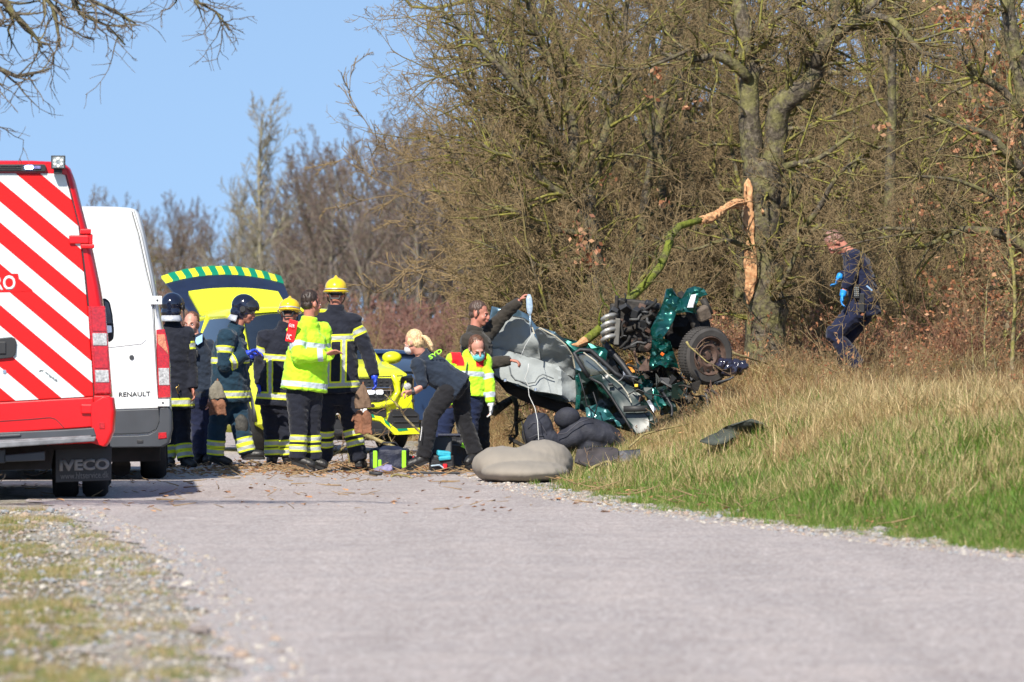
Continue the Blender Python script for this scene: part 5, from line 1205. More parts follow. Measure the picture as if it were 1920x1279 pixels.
add('jacket_zip', M_BLACKP, H_, lambda b: b.tube([PH_['neck'] + Vector((-.03, -.165, -.06)), PH_['neck'] + Vector((-.045, -.19, -.17)), PH_['neck'] + Vector((-.07, -.18, -.30))], .006, 5))
# I: man holding up the infusion bag
I_, PI_, bI, *_ = person('man in dark brown shirt holding an infusion bag up with one arm', 69.75,
    dict(head=(898, 588), neck=(890, 618), shL=(878, 640, -.14), shR=(912, 628, .14), elL=(906, 684, -.10), elR=(948, 588, .1), wrL=(957, 675, -.16), wrR=(974, 564, .0), haL=(978, 680, -.2), haR=(990, 548, -.02),
         hipL=(876, 740), hipR=(904, 740), knL=(872, 798), knR=(902, 798), anL=(878, 852), anR=(904, 850), toeL=(892, 862, -.1), toeR=(918, 858, -.1)),
    68, 8, top=C_BROWN, legs=C_BLACK, hair='short', hairm=H_SHORT, seed=9, hem=.05, tw=.98, armr=.93, topname='shirt', curl=(1.0, 1.0), handn={'R': (.5, 0, -1), 'L': (0, 0, -1)}, legthick=.95)
# J: policeman stooping among the branches
J_, PJ_, bJ, *_ = person('policeman in dark blue uniform stooping among the branches at the edge of the wood', 72.6,
    dict(head=(1566, 454), neck=(1588, 470), shL=(1600, 482, -.19), shR=(1606, 482, .19), elL=(1594, 522, -.24), elR=(1590, 512, .24), wrL=(1581, 550, -.24), wrR=(1574, 520, .15), haL=(1577, 572, -.25), haR=(1566, 536, .1),
         hipL=(1618, 572, -.08), hipR=(1628, 570, .10), knL=(1566, 626, -.10), knR=(1582, 636, .10), anL=(1608, 690, -.06), anR=(1592, 706, .10), toeL=(1592, 706, -.1), toeR=(1572, 716, .05)),
    -84, 56, top=C_POLICE, legs=C_POLICE, hair='short', hairm=H_GREY, gloves=(M_NITC, M_NITC), seed=10, hem=-.02, tw=.96, armr=.88, sleeves=(.75, .9), legthick=1.12, topname='pullover', collar=False)
add('utility_belt', M_BLACKP, J_, lambda b: (b.tube([PJ_['hipL'].lerp(PJ_['hipR'], .5) + Vector((-.005, 0, .07)), PJ_['hipL'].lerp(PJ_['hipR'], .5) + Vector((.0, 0, .13))], [.185, .18], 18), b.box(PJ_['hipL'] + Vector((-.02, -.12, .02)), (.06, .04, .2))), bevel=.006)
rd = add('radio', M_BLACKP, J_, lambda b: b.box(PJ_['hipL'] + Vector((-.075, -.14, .14)), (.06, .04, .145)), bevel=.006)
add('radio_keys', mat('grey_keys', (.2, .22, .22), .5, vary=.1), rd, lambda b: [b.box(PJ_['hipL'] + Vector((-.092 + i * .017, -.1625, .10 + j * .02)), (.011, .006, .012)) for i in range(3) for j in range(5)])
add('shirt_tail', mat('light_blue_shirt', (.30, .48, .72), .8), J_, lambda b: b.tube([PJ_['hipL'] + Vector((.03, -.09, .20)), PJ_['hipL'] + Vector((.09, -.07, .15))], [.012, .012], 6))
# ---------------------------------------------------------------- the wreck against the oak
def sheet(name, outline, m_, Y, parent=None, amp=.03, thick=.006, step=.035, nsc=4.0, seed=0, loc=None, fn=None, subs=True):
    """crumpled sheet: outline in photograph pixels with a depth offset in metres for each corner"""
    o3 = [W(p[0], p[1], Y + (p[2] if len(p) > 2 else 0)) for p in outline]
    base = loc if loc is not None else (parent.location if parent else Vector((0, 0, 0)))
    P2 = [(v.x, v.z) for v in o3]; xs = [p[0] for p in P2]; zs = [p[1] for p in P2]; r = random.Random(seed)
    pts = [Vector(p) for p in P2]; n0 = len(pts); x = min(xs)
    while x < max(xs):
        z = min(zs)
        while z < max(zs): pts.append(Vector((x + r.uniform(-.3, .3) * step, z + r.uniform(-.3, .3) * step))); z += step
        x += step
    res = geometry.delaunay_2d_cdt(pts, [], [list(range(n0))], 1, 1e-5)
    V2, F = res[0], res[2]
    A = np.array([[v.x, v.z] for v in o3]); D = np.array([v.y for v in o3]); V = []
    for v in V2:
        d2 = (A[:, 0] - v[0]) ** 2 + (A[:, 1] - v[1]) ** 2 + 1e-5; w = 1 / d2 ** 1.2; y = float((w * D).sum() / w.sum())
        q = Vector((v[0] * nsc + seed, v[1] * nsc, seed * 1.3)); f = 1 - 2.4 * abs(noise.noise(q)) + .45 * (1 - 2.4 * abs(noise.noise(q * 2.4))) + .14 * noise.noise(q * 6)
        y += amp * f + (fn(v[0], v[1]) if fn else 0)
        V.append((v[0] - base.x, y - base.y, v[1] - base.z))
    b = MB(); b.add(V, [tuple(f) for f in F]); me = b.mesh(name, m_, True); me.set_sharp_from_angle(angle=R(28))
    o = bpy.data.objects.new(name, me); link(o, parent)
    if loc is not None and parent is None: o.location = base
    s = o.modifiers.new('s', 'SOLIDIFY'); s.thickness = thick; return o
WY = 70.0
wreck = thing('wrecked_car', 'dark green car torn open and crushed against the oak, engine and front wheel exposed', 'car', W(1180, 760, WY))
WB = Vector(wreck.location)
def wp(px, py, dy=0.0): return W(px, py, WY + dy) - WB
def paint(nm, c, c2=None): return mat(nm, c, .28, metal=.55, vary=.2, vscale=5, coat=1, col2=c2)
M_TEALP = paint('crushed_teal_green_paint', (.002, .045, .042), (.003, .11, .085)); M_DKG = mat('dark_green_car_paint', (.008, .024, .022), .38, vary=.4, vscale=6, coat=.3)
M_LINE = mat('grey_roof_lining_felt', (.30, .325, .325), .9, vary=.08, vscale=3, bump=.004, bscale=30); M_EDGE = mat('torn_felt_edge', (.55, .5, .38), .9, vary=.2, vscale=30)
M_SEAT = mat('dark_seat_fabric', (.020, .022, .034), .75, vary=.3, vscale=9, bump=.004); M_IRON = mat('oily_cast_metal', (.03, .026, .022), .7, metal=.15, vary=.6, vscale=14, bump=.006, bscale=30)
M_PIPE = mat('bare_manifold_metal', (.42, .41, .38), .45, metal=.6, vary=.25, vscale=12); M_RUSTY = mat('rusty_steel', (.10, .06, .045), .75, vary=.4, vscale=16, bump=.004); M_FOAM = mat('orange_foam', (.72, .30, .05), .8, vary=.15, vscale=12)
M_AQUA = mat('pale_teal_inner_paint', (.02, .12, .125), .4, metal=.3, vary=.2, vscale=7, coat=.5); M_SHINY = mat('shiny_black_plastic', (.02, .018, .035), .12, vary=.4, coat=1); M_GREYC = mat('dark_carpet', (.05, .055, .052), .9, vary=.4, vscale=9, bump=.01, bscale=40)
# roof torn upwards: its felt lining faces us
sheet('roof_skin', [(912, 640, .1), (917, 600, .2), (922, 574, .2), (938, 578, .15), (960, 575, .2), (990, 590, .2), (1006, 612, .2), (1040, 622, .2), (1075, 648, .3), (1090, 690, .3), (1090, 750, .25), (1040, 760, .2), (960, 735, .1), (918, 706, .05)], paint('blue_grey_roof_paint', (.05, .10, .13), (.14, .22, .28)), WY + .1, wreck, .03, .01, .05, 3, 1)
lining = sheet('roof_lining', [(916, 652, .0), (915, 622, .02), (924, 603, .05), (932, 595, .05), (948, 587, .05), (962, 594, .0), (982, 598, .02), (995, 606, .05), (1000, 622, .03), (1003, 630, .0), (1010, 642, -.02), (1016, 676, .10), (1000, 672, .12), (975, 664, .12), (945, 656, .10)], M_LINE, WY, wreck, .035, .012, .03, 3.2, 2)
sheet('roof_lining', [(1002, 620, -.16), (1012, 616, -.18), (1040, 631, -.15), (1060, 648, -.1), (1073, 667, -.02), (1079, 695, .1), (1079, 714, .15), (1062, 702, .15), (1045, 684, .12), (1016, 678, .10), (1012, 650, -.05)], M_LINE, WY, wreck, .02, .012, .03, 3.2, 3)
sheet('roof_lining', [(918, 654, -.02), (945, 656, .06), (975, 664, .06), (1016, 677, .02), (1045, 684, .0), (1062, 702, .0), (1078, 713, .08), (1087, 730, .1), (1080, 756, .05), (1066, 753, -.02), (1052, 742, -.06), (1030, 738, -.08), (1005, 735, -.08), (975, 722, -.08), (945, 713, -.06), (924, 701, -.04), (918, 680, -.03)], M_LINE, WY, wreck, .030, .012, .03, 3.0, 4,
      fn=lambda x, z: -.06 * math.exp(-((x - (1050 - 960) * WY / FPX) / .035) ** 2) * (1 if z < CAMZ - (690 - HORY) * WY / FPX else .2))
add('torn_edge', M_EDGE, lining, lambda b: b.tube([wp(962, 593, -.03), wp(982, 597, -.01), wp(995, 605, .0), wp(1002, 626, -.02)], .007, 5)); add('torn_edge', M_EDGE, lining, lambda b: b.tube([wp(1003, 619, -.19), wp(1013, 615, -.21), wp(1041, 630, -.18), wp(1061, 647, -.13), wp(1074, 667, -.05), wp(1078, 690, 0)], .007, 5))
add('groove_shade_line', mat('lining_groove_shade', (.16, .175, .18), .9), lining, lambda b: b.tube([wp(954, 684, -.04), wp(957, 700, -.06), wp(966, 712, -.07), wp(990, 719, -.09), wp(1003, 717, -.09), wp(1010, 706, -.06), wp(1018, 702, -.04), wp(1038, 710, -.05)], .006, 5), smooth=True)  # groove in the lining drawn as a darker grey tube, its shade in the colour
for px, py in ((947, 713), (1004, 731)): add('clip', M_CHROME, wreck, lambda b: b.box(wp(px, py, -.16), (.03, .02, .035)), bevel=.005)
sheet('floor_underside', [(925, 704, .05), (1000, 737, .05), (1070, 757, .1), (1080, 775, .2), (1040, 772, .2), (990, 755, .15), (950, 735, .1)], M_UNDER, WY, wreck, .03, .02, .05, 4, 5)
# rear side and the door
sheet('side_panel', [(1052, 632, .35), (1085, 640, .3), (1135, 652, .3), (1150, 668, .2), (1185, 705, .2), (1160, 720, .2), (1100, 690, .2), (1075, 660, .3)], M_TEALP, WY, wreck, .06, .01, .04, 5, 6)
sheet('inner_panel', [(1072, 690, .2), (1100, 700, .2), (1150, 745, .25), (1190, 812, .2), (1150, 800, .25), (1090, 770, .3), (1070, 752, .3)], M_DKG, WY, wreck, .06, .01, .04, 5, 7)
sheet('inner_panel', [(1078, 705, -.05), (1086, 702, -.05), (1090, 735, -.05), (1086, 768, -.1), (1078, 770, -.1), (1080, 740, 0)], M_TEALP, WY, wreck, .03, .01, .03, 7, 8)
sheet('inner_panel', [(1106, 705, -.05), (1118, 708, -.06), (1130, 720, -.06), (1146, 742, -.05), (1140, 748, -.02), (1122, 730, -.02)], M_TEALP, WY, wreck, .02, .01, .03, 7, 8)
sheet('inner_panel', [(1098, 765, -.05), (1118, 758, -.05), (1140, 768, -.1), (1155, 785, -.1), (1130, 790, -.1), (1100, 788, -.1)], M_AQUA, WY, wreck, .03, .01, .03, 7, 9)
door_ = sheet('rear_side_door', [(1103, 706, -.02), (1130, 702, -.04), (1153, 701, -.05), (1182, 716, -.08), (1204, 742, -.12), (1224, 776, -.16), (1223, 809, -.22), (1192, 815, -.2), (1176, 790, -.15), (1146, 741, -.08), (1129, 718, -.05)], M_DKG, WY - .05, wreck, .012, .03, .05, 2.5, 10)
sheet('window_pane', [(1079, 664, -.05), (1105, 659, -.05), (1130, 680, -.05), (1152, 701, -.06), (1128, 703, -.05), (1106, 704, -.05), (1092, 684, -.05)], mat('smoky_side_glass', (.07, .08, .075), .08, vary=.5, vscale=5, coat=1), WY - .03, wreck, .008, .006, .05, 3, 11)
add('window_frame', M_BLACKP, wreck, lambda b: b.tube([wp(1103, 707, -.12), wp(1090, 686, -.12), wp(1076, 662, -.1), (wp(1088, 656, -.1)), wp(1107, 657, -.1), wp(1131, 678, -.1), wp(1154, 700, -.12), wp(1184, 717, -.15)], .022, 8), smooth=True)
add('door_edge', M_BLACKP, door_, lambda b: b.tube([wp(1103, 707, -.12), wp(1128, 720, -.14), wp(1146, 744, -.16), wp(1176, 792, -.22), wp(1190, 815, -.26)], .014, 6), smooth=True)
add('door_moulding', mat('rubber_side_strip', (.03, .031, .032), .6), door_, lambda b: b.tube([wp(1169, 767, -.25), wp(1214, 766, -.27)], .030, 8, flat=.5), smooth=True)
add('door_handle', M_BLACKP, door_, lambda b: b.box(wp(1145, 721, -.16), (.05, .03, .03)), bevel=.008)
add('trim_strip', mat('pale_bent_trim', (.5, .47, .38), .5, vary=.2), wreck, lambda b: b.tube([wp(1094, 661, -.16), wp(1115, 676, -.18), wp(1140, 702, -.2), wp(1165, 722, -.24), wp(1177, 738, -.26), wp(1184, 755, -.28)], .006, 5))
add('door_pillar', M_BLACKP, wreck, lambda b: b.tube([wp(1133, 643, .05), wp(1148, 660, .02), wp(1168, 684, -.05), wp(1188, 712, -.1), wp(1196, 735, -.12)], .032, 8), smooth=True)
sheet('dashboard_part', [(1140, 655, .1), (1160, 690, .05), (1180, 715, .05), (1150, 715, .1), (1135, 680, .15)], M_BLACKP, WY, wreck, .04, .02, .04, 6, 12)
sheet('foam_padding', [(1171, 680, .05), (1178, 674, .05), (1187, 680, .04), (1186, 690, .03), (1192, 700, .02), (1184, 702, .02), (1178, 692, .04)], M_FOAM, WY, wreck, .02, .03, .02, 9, 13)
sheet('grey_trim', [(1168, 696, .0), (1178, 700, .0), (1184, 714, -.03), (1170, 714, .0)], mat('pale_blue_grey_trim', (.3, .33, .4), .6), WY - .05, wreck, .02, .01, .02, 9, 14)
# sill, front wing remains, scuttle
for k, (ol, m_) in enumerate([([(1185, 700, -.05), (1210, 705, -.1), (1232, 730, -.15), (1250, 760, -.2), (1235, 772, -.2), (1215, 750, -.15), (1195, 725, -.1)], M_TEALP), ([(1196, 735, -.15), (1215, 755, -.2), (1235, 790, -.25), (1228, 800, -.25), (1205, 770, -.2)], M_DKG), ([(1212, 752, -.28), (1218, 750, -.28), (1232, 768, -.3), (1226, 774, -.3)], mat('silver_sill_metal', (.45, .47, .5), .35, metal=.7)),
        ([(1195, 712, .0), (1230, 708, .0), (1262, 735, -.05), (1270, 770, -.1), (1240, 780, -.1), (1215, 745, 0)], M_DKG), ([(1230, 690, .05), (1262, 688, .0), (1285, 715, .0), (1305, 750, -.05), (1275, 765, -.05), (1245, 725, 0)], M_IRON), ([(1262, 716, -.12), (1275, 722, -.12), (1288, 745, -.14), (1272, 742, -.14)], mat('shattered_light_blue_plastic', (.35, .45, .5), .3)), ([(1205, 690, .2), (1240, 640, .25), (1260, 700, .2), (1230, 730, .2)], M_IRON)]):
    sheet('body_fragment', ol, m_, WY, wreck, .04, .012, .03, 7, 20 + k)
# engine block, thrown clear of the bay
eng = add('engine', M_IRON, wreck, lambda b: (b.box(wp(1186, 605, .25), (.42, .40, .34), rot=(0, R(8), R(-15))), b.box(wp(1190, 573, .2), (.36, .34, .12), rot=(0, R(6), R(-10))), b.box(wp(1180, 640, .3), (.34, .38, .16), rot=(0, R(18), R(-10)))), bevel=.02)
M_HOSE = mat('dusty_hose_rubber', (.02, .019, .018), .85, vary=.3)
r = random.Random(4)
for k in range(26):
    px, py = r.uniform(1148, 1232), r.uniform(560, 655); q = MB()
    if r.random() < .5: q.box(wp(px, py, r.uniform(-.12, .05)), (r.uniform(.05, .14), r.uniform(.05, .12), r.uniform(.04, .10)), rot=(r.uniform(-.5, .5), r.uniform(-.6, .6), r.uniform(-.5, .5)))
    else:
        a = wp(px, py, r.uniform(-.15, .02)); d_ = Vector((r.uniform(-1, 1), r.uniform(-.4, .4), r.uniform(-1, 1))).normalized() * r.uniform(.05, .1); q.tube([a - d_, a + d_], r.uniform(.018, .045), 12)
    q.build('engine_casting', [M_IRON, M_BLACKP, M_IRON, M_RUSTY][k % 4], eng, bevel=.006)
for k in range(16):
    a = wp(r.uniform(1155, 1222), r.uniform(575, 655), -.12); pts = [a]; d_ = rv(r).normalized()
    for _ in range(6): d_ = (d_ + rv(r) * .5).normalized(); a = a + Vector((d_.x, d_.y * .3, d_.z)) * .034; pts.append(a)
    add('hose', M_HOSE if k % 3 else mat('grey_cable', (.06, .06, .06), .6), eng, lambda b: b.tube(pts, r.uniform(.006, .016), 6), smooth=True)
for k in range(4):
    py = 594 + k * 13
    add('exhaust_pipe', M_PIPE, eng, lambda b: b.tube([wp(1157, py - 4, -.1), wp(1146, py - 3, -.16), wp(1137, py, -.18), wp(1130, py + 5, -.14), wp(1132, py + 10, -.06)], [.022, .025, .026, .023, .02], 10), smooth=True)
add('manifold_flange', mat('dull_flange', (.14, .135, .12), .6, metal=.3, vary=.3), eng, lambda b: b.box(wp(1157, 622, -.12), (.055, .05, .27), rot=(0, R(4), 0)), bevel=.01)
# crushed wing over the wheel
sheet('front_wing', [(1243, 566, .05), (1250, 542, .0), (1261, 540, .0), (1270, 556, .0), (1279, 560, .05), (1288, 541, .0), (1303, 537, -.05), (1320, 541, -.1), (1328, 553, -.1), (1311, 557, -.05), (1306, 572, -.05), (1307, 589, -.05), (1288, 585, -.02), (1268, 588, -.05), (1264, 600, -.1), (1252, 622, -.16), (1244, 632, -.14), (1236, 640, -.1), (1222, 640, -.05), (1220, 618, .0), (1228, 600, .02), (1238, 580, .05)], M_TEALP, WY - .15, wreck, .05, .006, .022, 5.5, 31)
sheet('front_wing', [(1222, 638, -.05), (1240, 632, -.12), (1256, 640, -.14), (1264, 662, -.10), (1274, 692, -.05), (1262, 688, -.1), (1248, 690, -.14), (1238, 684, -.1), (1226, 692, -.05), (1212, 694, .0), (1219, 670, .0)], M_TEALP, WY - .2, wreck, .06, .006, .02, 8, 32)
sheet('wing_patch', [(1288, 577, -.05), (1296, 553, -.05), (1306, 551, -.05), (1300, 577, -.05)], mat('pale_filler_patch', (.6, .63, .68), .5), WY - .22, wreck, .004, .004, .03, 5, 33)
add('indicator_fragment', mat('orange_indicator_plastic', (.8, .15, .02), .3, coat=1), wreck, lambda b: b.box(wp(1242, 664, -.38), (.035, .02, .03), rot=(.3, .6, 0)), bevel=.004)
sheet('inner_arch', [(1240, 590, .1), (1300, 590, .1), (1330, 600, .1), (1340, 640, .15), (1290, 660, .2), (1250, 650, .15)], M_UNDER, WY, wreck, .05, .02, .05, 6, 34)
add('suspension_mount', mat('muddy_brown_casting', (.13, .10, .075), .8, vary=.4, vscale=14, bump=.006), wreck, lambda b: b.box(wp(1318, 588, -.12), (.13, .12, .14), rot=(.2, R(-24), .3)), bevel=.02)
add('damper', M_IRON, wreck, lambda b: (b.tube([wp(1275, 548, .1), wp(1300, 600, .0), wp(1322, 660, .0)], [.03, .045, .05], 10), b.tube([wp(1318, 560, .1), wp(1332, 590, .1)], .035, 8)), smooth=True)
# front wheel: tyre and pierced steel rim
wc = wp(1322, 667, -.12)
ax = Vector((.56, -.80, -.05)).normalized(); u_ = ax.cross(Vector((0, 0, 1))).normalized(); v_ = u_.cross(ax)
Mw = Matrix.Translation(wc) @ Matrix((u_, ax, v_)).transposed().to_4x4()
ty = MB(); ty.lathe([(.19, -.085), (.26, -.092), (.284, -.07), (.290, -.03), (.290, .03), (.284, .07), (.26, .092), (.205, .088), (.198, .08)], 44, 0, Mw)
for k in range(60):
    a = k * 2 * math.pi / 60
    for h in (-.05, 0, .05): ty.box(Vector((.291 * math.cos(a), h, .291 * math.sin(a))), (.006, .036, .016), 0, Mw, rot=Matrix.Rotation(-a, 3, 'Y'))
tyo = ty.build('wheel', mat('dusty_tyre_rubber', (.055, .050, .046), .85, vary=.3, vscale=9, bump=.002), wreck, smooth=True, autosm=35)
rim = MB(); rim.lathe([(.20, .084), (.192, .092), (.185, .078), (.178, .05), (.165, .040), (.125, .052), (.105, .060), (.085, .045), (.07, .03), (.045, .035), (.04, .05), (.0, .052)], 40, 0, Mw)
rim.build('rim', M_RUSTY, tyo, smooth=True, autosm=40)
hb = MB()
for k in range(12):
    a = k * math.pi / 6; c_ = Mw @ Vector((.146 * math.cos(a), .053, .146 * math.sin(a))); hb.ell(c_, (.016, .007, .014), 8, 5)
hb.build('rim_hole', M_UNDER, tyo)
for k in range(4):
    a = k * math.pi / 2 + .4; add('wheel_bolt', M_IRON, tyo, lambda b: b.tube([Mw @ Vector((.05 * math.cos(a), .03, .05 * math.sin(a))), Mw @ Vector((.05 * math.cos(a), .056, .05 * math.sin(a)))], .011, 6))
# glossy crumpled lamp unit beside the wheel
b = MB(); b.ell(wp(1358, 684, -.15), (.09, .07, .07), 12, 8); b.ell(wp(1384, 688, -.12), (.10, .07, .075), 12, 8); b.ell(wp(1370, 694, -.15), (.1, .06, .06), 12, 8)
remesh('crumpled_lamp_housing', b, M_SHINY, .012, 1, .03, (14, 14, 14), 3, parent=wreck)
# seats thrown out of the car
def seat(nm, parts, seed):
    b = MB()
    for px, py, dy, rx, ry, rz_, rot in parts: b.ell(wp(px, py, dy), (rx, ry, rz_), 16, 10, rot=Matrix.Rotation(R(rot), 3, 'Y'))
    return remesh(nm, b, M_SEAT, .014, 4, .010, (5, 5, 5), seed, parent=wreck)[0]
def seam_(par, pts, d=-.48): add('seat_seam', mat('seat_piping', (.06, .06, .075), .7), par, lambda b: b.tube([wp(x, y, d) for x, y in pts], .004, 5), smooth=True)
s1 = seat('seat', [(1008, 808, -.3, .16, .14, .19, 18), (1022, 826, -.3, .17, .15, .12, 0), (1000, 795, -.25, .08, .12, .10, 0)], 1)
s2 = seat('seat', [(1108, 812, -.25, .34, .20, .15, 14), (1075, 822, -.3, .20, .18, .13, -20), (1145, 826, -.2, .22, .16, .10, 25), (1100, 836, -.25, .30, .18, .12, 0)], 2)
b = MB(); b.ell(wp(1063, 783, -.35), (.135, .08, .105), 18, 12, rot=Matrix.Rotation(R(-12), 3, 'Y')); remesh('headrest', b, M_SEAT, .011, 4, .004, (4, 4, 4), 3, parent=s2)
seam_(s1, [(988, 800), (1000, 792), (1015, 796), (1024, 812), (1020, 828)], -.43); seam_(s1, [(992, 822), (1006, 815), (1020, 818)], -.45)
add('headrest_post', M_CHROME, s2, lambda b: [b.tube([wp(1058 + k, 800, -.33), wp(1066 + k, 822, -.3)], .008, 6) for k in (0, 14)])
add('seat_piping', mat('seat_piping', (.06, .06, .075), .7), s2, lambda b: b.tube([wp(1044, 815, -.48), wp(1062, 812, -.5), wp(1085, 792, -.48), (wp(1110, 784, -.42))], .006, 5), smooth=True)
add('seat_rail', M_IRON, s1, lambda b: (b.tube([wp(955, 822, -.35), wp(985, 838, -.4), wp(1000, 845, -.4)], .02, 6), b.tube([wp(978, 790, -.4), wp(982, 815, -.42), wp(986, 835, -.42)], .008, 6)))
sheet('pale_plastic_scrap', [(1150, 785, -.3), (1160, 790, -.3), (1168, 802, -.32), (1158, 800, -.3)], M_AQUA, WY, wreck, .01, .008, .02, 9, 41)
# twisted rods, brackets and scraps below and around
r = random.Random(9)
for k in range(80):
    px, py = r.uniform(1195, 1345), 0; py = np.interp(px, [1195, 1250, 1345], [690, 715, 712]) + r.uniform(-22, 52)
    c_ = wp(px, py, r.uniform(-.3, .15)); k3 = k % 3
    if k3 == 0:
        pts = [c_]; d_ = Vector((r.uniform(-1, 1), r.uniform(-.4, .4), r.uniform(-.6, .6))).normalized()
        for _ in range(4): d_ = (d_ + rv(r) * .4).normalized(); pts.append(pts[-1] + d_ * r.uniform(.04, .09))
        add('bent_rod', [M_IRON, M_RUSTY, M_BLACKP, M_GREYP][k % 4], wreck, lambda b: b.tube(pts, r.uniform(.006, .018), 6), smooth=True)
    else:
        q = MB(); s_ = r.uniform(.04, .11); q.add([c_ + Vector((r.uniform(-1, 1), r.uniform(-.6, .6), r.uniform(-1, 1))) * s_ for _ in range(4)], [(0, 1, 2), (0, 2, 3), (0, 1, 3)])
        o = q.build('scrap', [M_TEALP, M_IRON, M_DKG, M_UNDER, M_RUSTY, M_BLACKP, M_UNDER, M_IRON, M_GREYC][k % 9], wreck); m_ = o.modifiers.new('s', 'SOLIDIFY'); m_.thickness = .008
add('yellow_tag', mat('yellow_connector', (.8, .55, .05), .5), wreck, lambda b: b.box(wp(1193, 723, -.28), (.035, .02, .03)), bevel=.004)
for pts in ([(1085, 700), (1095, 735), (1100, 760), (1115, 775)], [(1112, 735), (1120, 760), (1113, 785)], [(1178, 740), (1196, 730), (1215, 738), (1250, 745)]):
    add('loose_wire', M_BLACKP, wreck, lambda b: b.tube([wp(x, y, -.3) for x, y in pts], .007, 5), smooth=True)

# ---------------------------------------------------------------- things lying about
def obj_sheet(name, label, cat, outline, m_, Y, **k):
    base = Vector(W(outline[0][0], outline[0][1], Y)); o = sheet(name, outline, m_, Y, None, loc=base, **k); o.location.z += .08; return tag(o, label, cat)
obj_sheet('car_floor_mat', 'crumpled brown black car mat lying in the grass below the seats', 'car mat', [(1078, 885, 0), (1082, 862, .1), (1110, 857, .15), (1150, 858, .15), (1160, 862, .1), (1156, 882, -.1), (1140, 892, -.2), (1100, 893, -.2)], mat('brown_black_mat', (.05, .042, .042), .7, vary=.3, vscale=8), 63.5, amp=.03, thick=.02, step=.035, nsc=5, seed=51)
obj_sheet('trim_panel', 'flat grey trim panel beside the crumpled car mat', 'panel', [(1160, 862, 0), (1200, 858, .3), (1201, 872, .1), (1180, 882, -.1), (1160, 884, -.1)], mat('grey_trim_plastic', (.10, .10, .11), .6, vary=.25), 63.6, amp=.015, thick=.012, step=.04, nsc=4, seed=52)
cp = obj_sheet('torn_carpet', 'torn dark green carpet humped up in the grass of the bank', 'carpet', [(1312, 846, 0), (1330, 836, .1), (1345, 832, .2), (1358, 822, .2), (1375, 812, .0), (1410, 805, -.1), (1432, 810, -.1), (1448, 824, .1), (1453, 842, 0), (1440, 850, -.1), (1420, 838, .1), (1395, 832, .15), (1372, 842, 0), (1362, 850, -.1), (1335, 853, -.15)], mat('green_grey_carpet', (.06, .068, .055), .95, vary=.4, vscale=9, bump=.008), 60.0, amp=.05, thick=.02, step=.03, nsc=6, seed=53)
obj_sheet('hollow_sheet', 'black sheet filling the hollow under the torn green carpet', 'carpet', [(1360, 850, .2), (1375, 822, .25), (1410, 816, .25), (1440, 826, .2), (1446, 848, .2), (1400, 853, .2)], M_UNDER, 60.1, amp=.03, thick=.01, step=.04, nsc=6, seed=54)  # near black sheet set behind the arched outline of the carpet
for px, py, lab in ((1120, 900, 'small grey plastic piece at the grass edge beside the mossy branch'), (1300, 795, 'pale grey plastic fragment at the foot of the crushed front wheel'), (1245, 815, 'bluish plastic fragment in the grass below the torn door'), (1165, 838, 'pale bumper strip in the grass above the car mat'), (1583 * 0 + 1760, 947, 'flat pale stone like scrap far out in the green verge')):
    Yd = 60 if px < 1130 else 66 if px < 1320 else 47
    x_ = (px - 960) * Yd / FPX; z_ = gzf(x_, Yd) + .05
    o = add('plastic_fragment', mat('grey_fragment', (.22, .23, .25), .5, vary=.3), None, lambda b: (b.box((0, 0, 0), (.16, .08, .02), rot=(.3, .2, .4)), b.box((.08, .02, .02), (.10, .05, .02), rot=(.1, -.5, .1))), bevel=.006); o.location = (x_, Yd, z_); tag(o, lab, 'fragment', 'plastic fragments in the grass')
# folded blanket heap added on the road edge in place of a blurred oval
b = MB()
for px, rx, zt, yy in ((938, .26, .32, 62.7), (982, .44, .31, 62.6), (1018, .28, .375, 62.8), (985, .40, .20, 62.2)):
    b.ell(((px - 960) * yy / FPX, yy, zt * .47), (rx, .60, zt * .55), 22, 14)
bo, _ = remesh('placeholder', b, mat('grey_brown_placeholder', (.27, .24, .20), .95, vary=.05, vscale=5, bump=.002, bscale=80), .013, 22, .006, (5, 1.6, 3.5), 4)
tag(bo, 'smooth grey brown blanket heap added in place of a blurred oval on the road edge in front of the thrown out seats', 'placeholder')
# infusion bag and its line
iv = thing('infusion_bag', 'clear blue tinted infusion bag with its line, held up by the man', 'infusion bag', W(994, 556, 69.6))
ib = Vector(iv.location); ivp = lambda px, py, dy=0.0: W(px, py, 69.6 + dy) - ib
M_IV = mat('clear_fluid_bag', (.55, .70, .90), .08, vary=.25, vscale=30, coat=1, trans=.35)
add('pouch', M_IV, iv, lambda b: b.tube([ivp(992, 552), ivp(992, 560), ivp(993, 575), ivp(993, 586), ivp(994, 592)], [.014, .030, .034, .025, .006], 14, flat=.35, up=(1, 0, 0)), smooth=True)
add('drip_chamber', M_IV, iv, lambda b: b.tube([ivp(994, 592), ivp(994, 612)], [.010, .009], 8), smooth=True)
M_LINEW = mat('white_line', (.62, .62, .60), .4, vary=.05)
add('infusion_line', M_LINEW, iv, lambda b: b.tube([ivp(*p) for p in ((994, 612, 0), (996, 630, -.35), (985, 648, -.4), (979, 662, -.42), (975, 671, -.42))], .0022, 5), smooth=True)
add('infusion_line', M_LINEW, iv, lambda b: b.tube([ivp(*p) for p in ((991, 682, -.45), (990, 695, -.45), (984, 710, -.45), (990, 722, -.45), (992, 742, -.45), (1003, 765, -.5), (1008, 790, -.6), (1010, 825, -.8))], .004, 5), smooth=True)
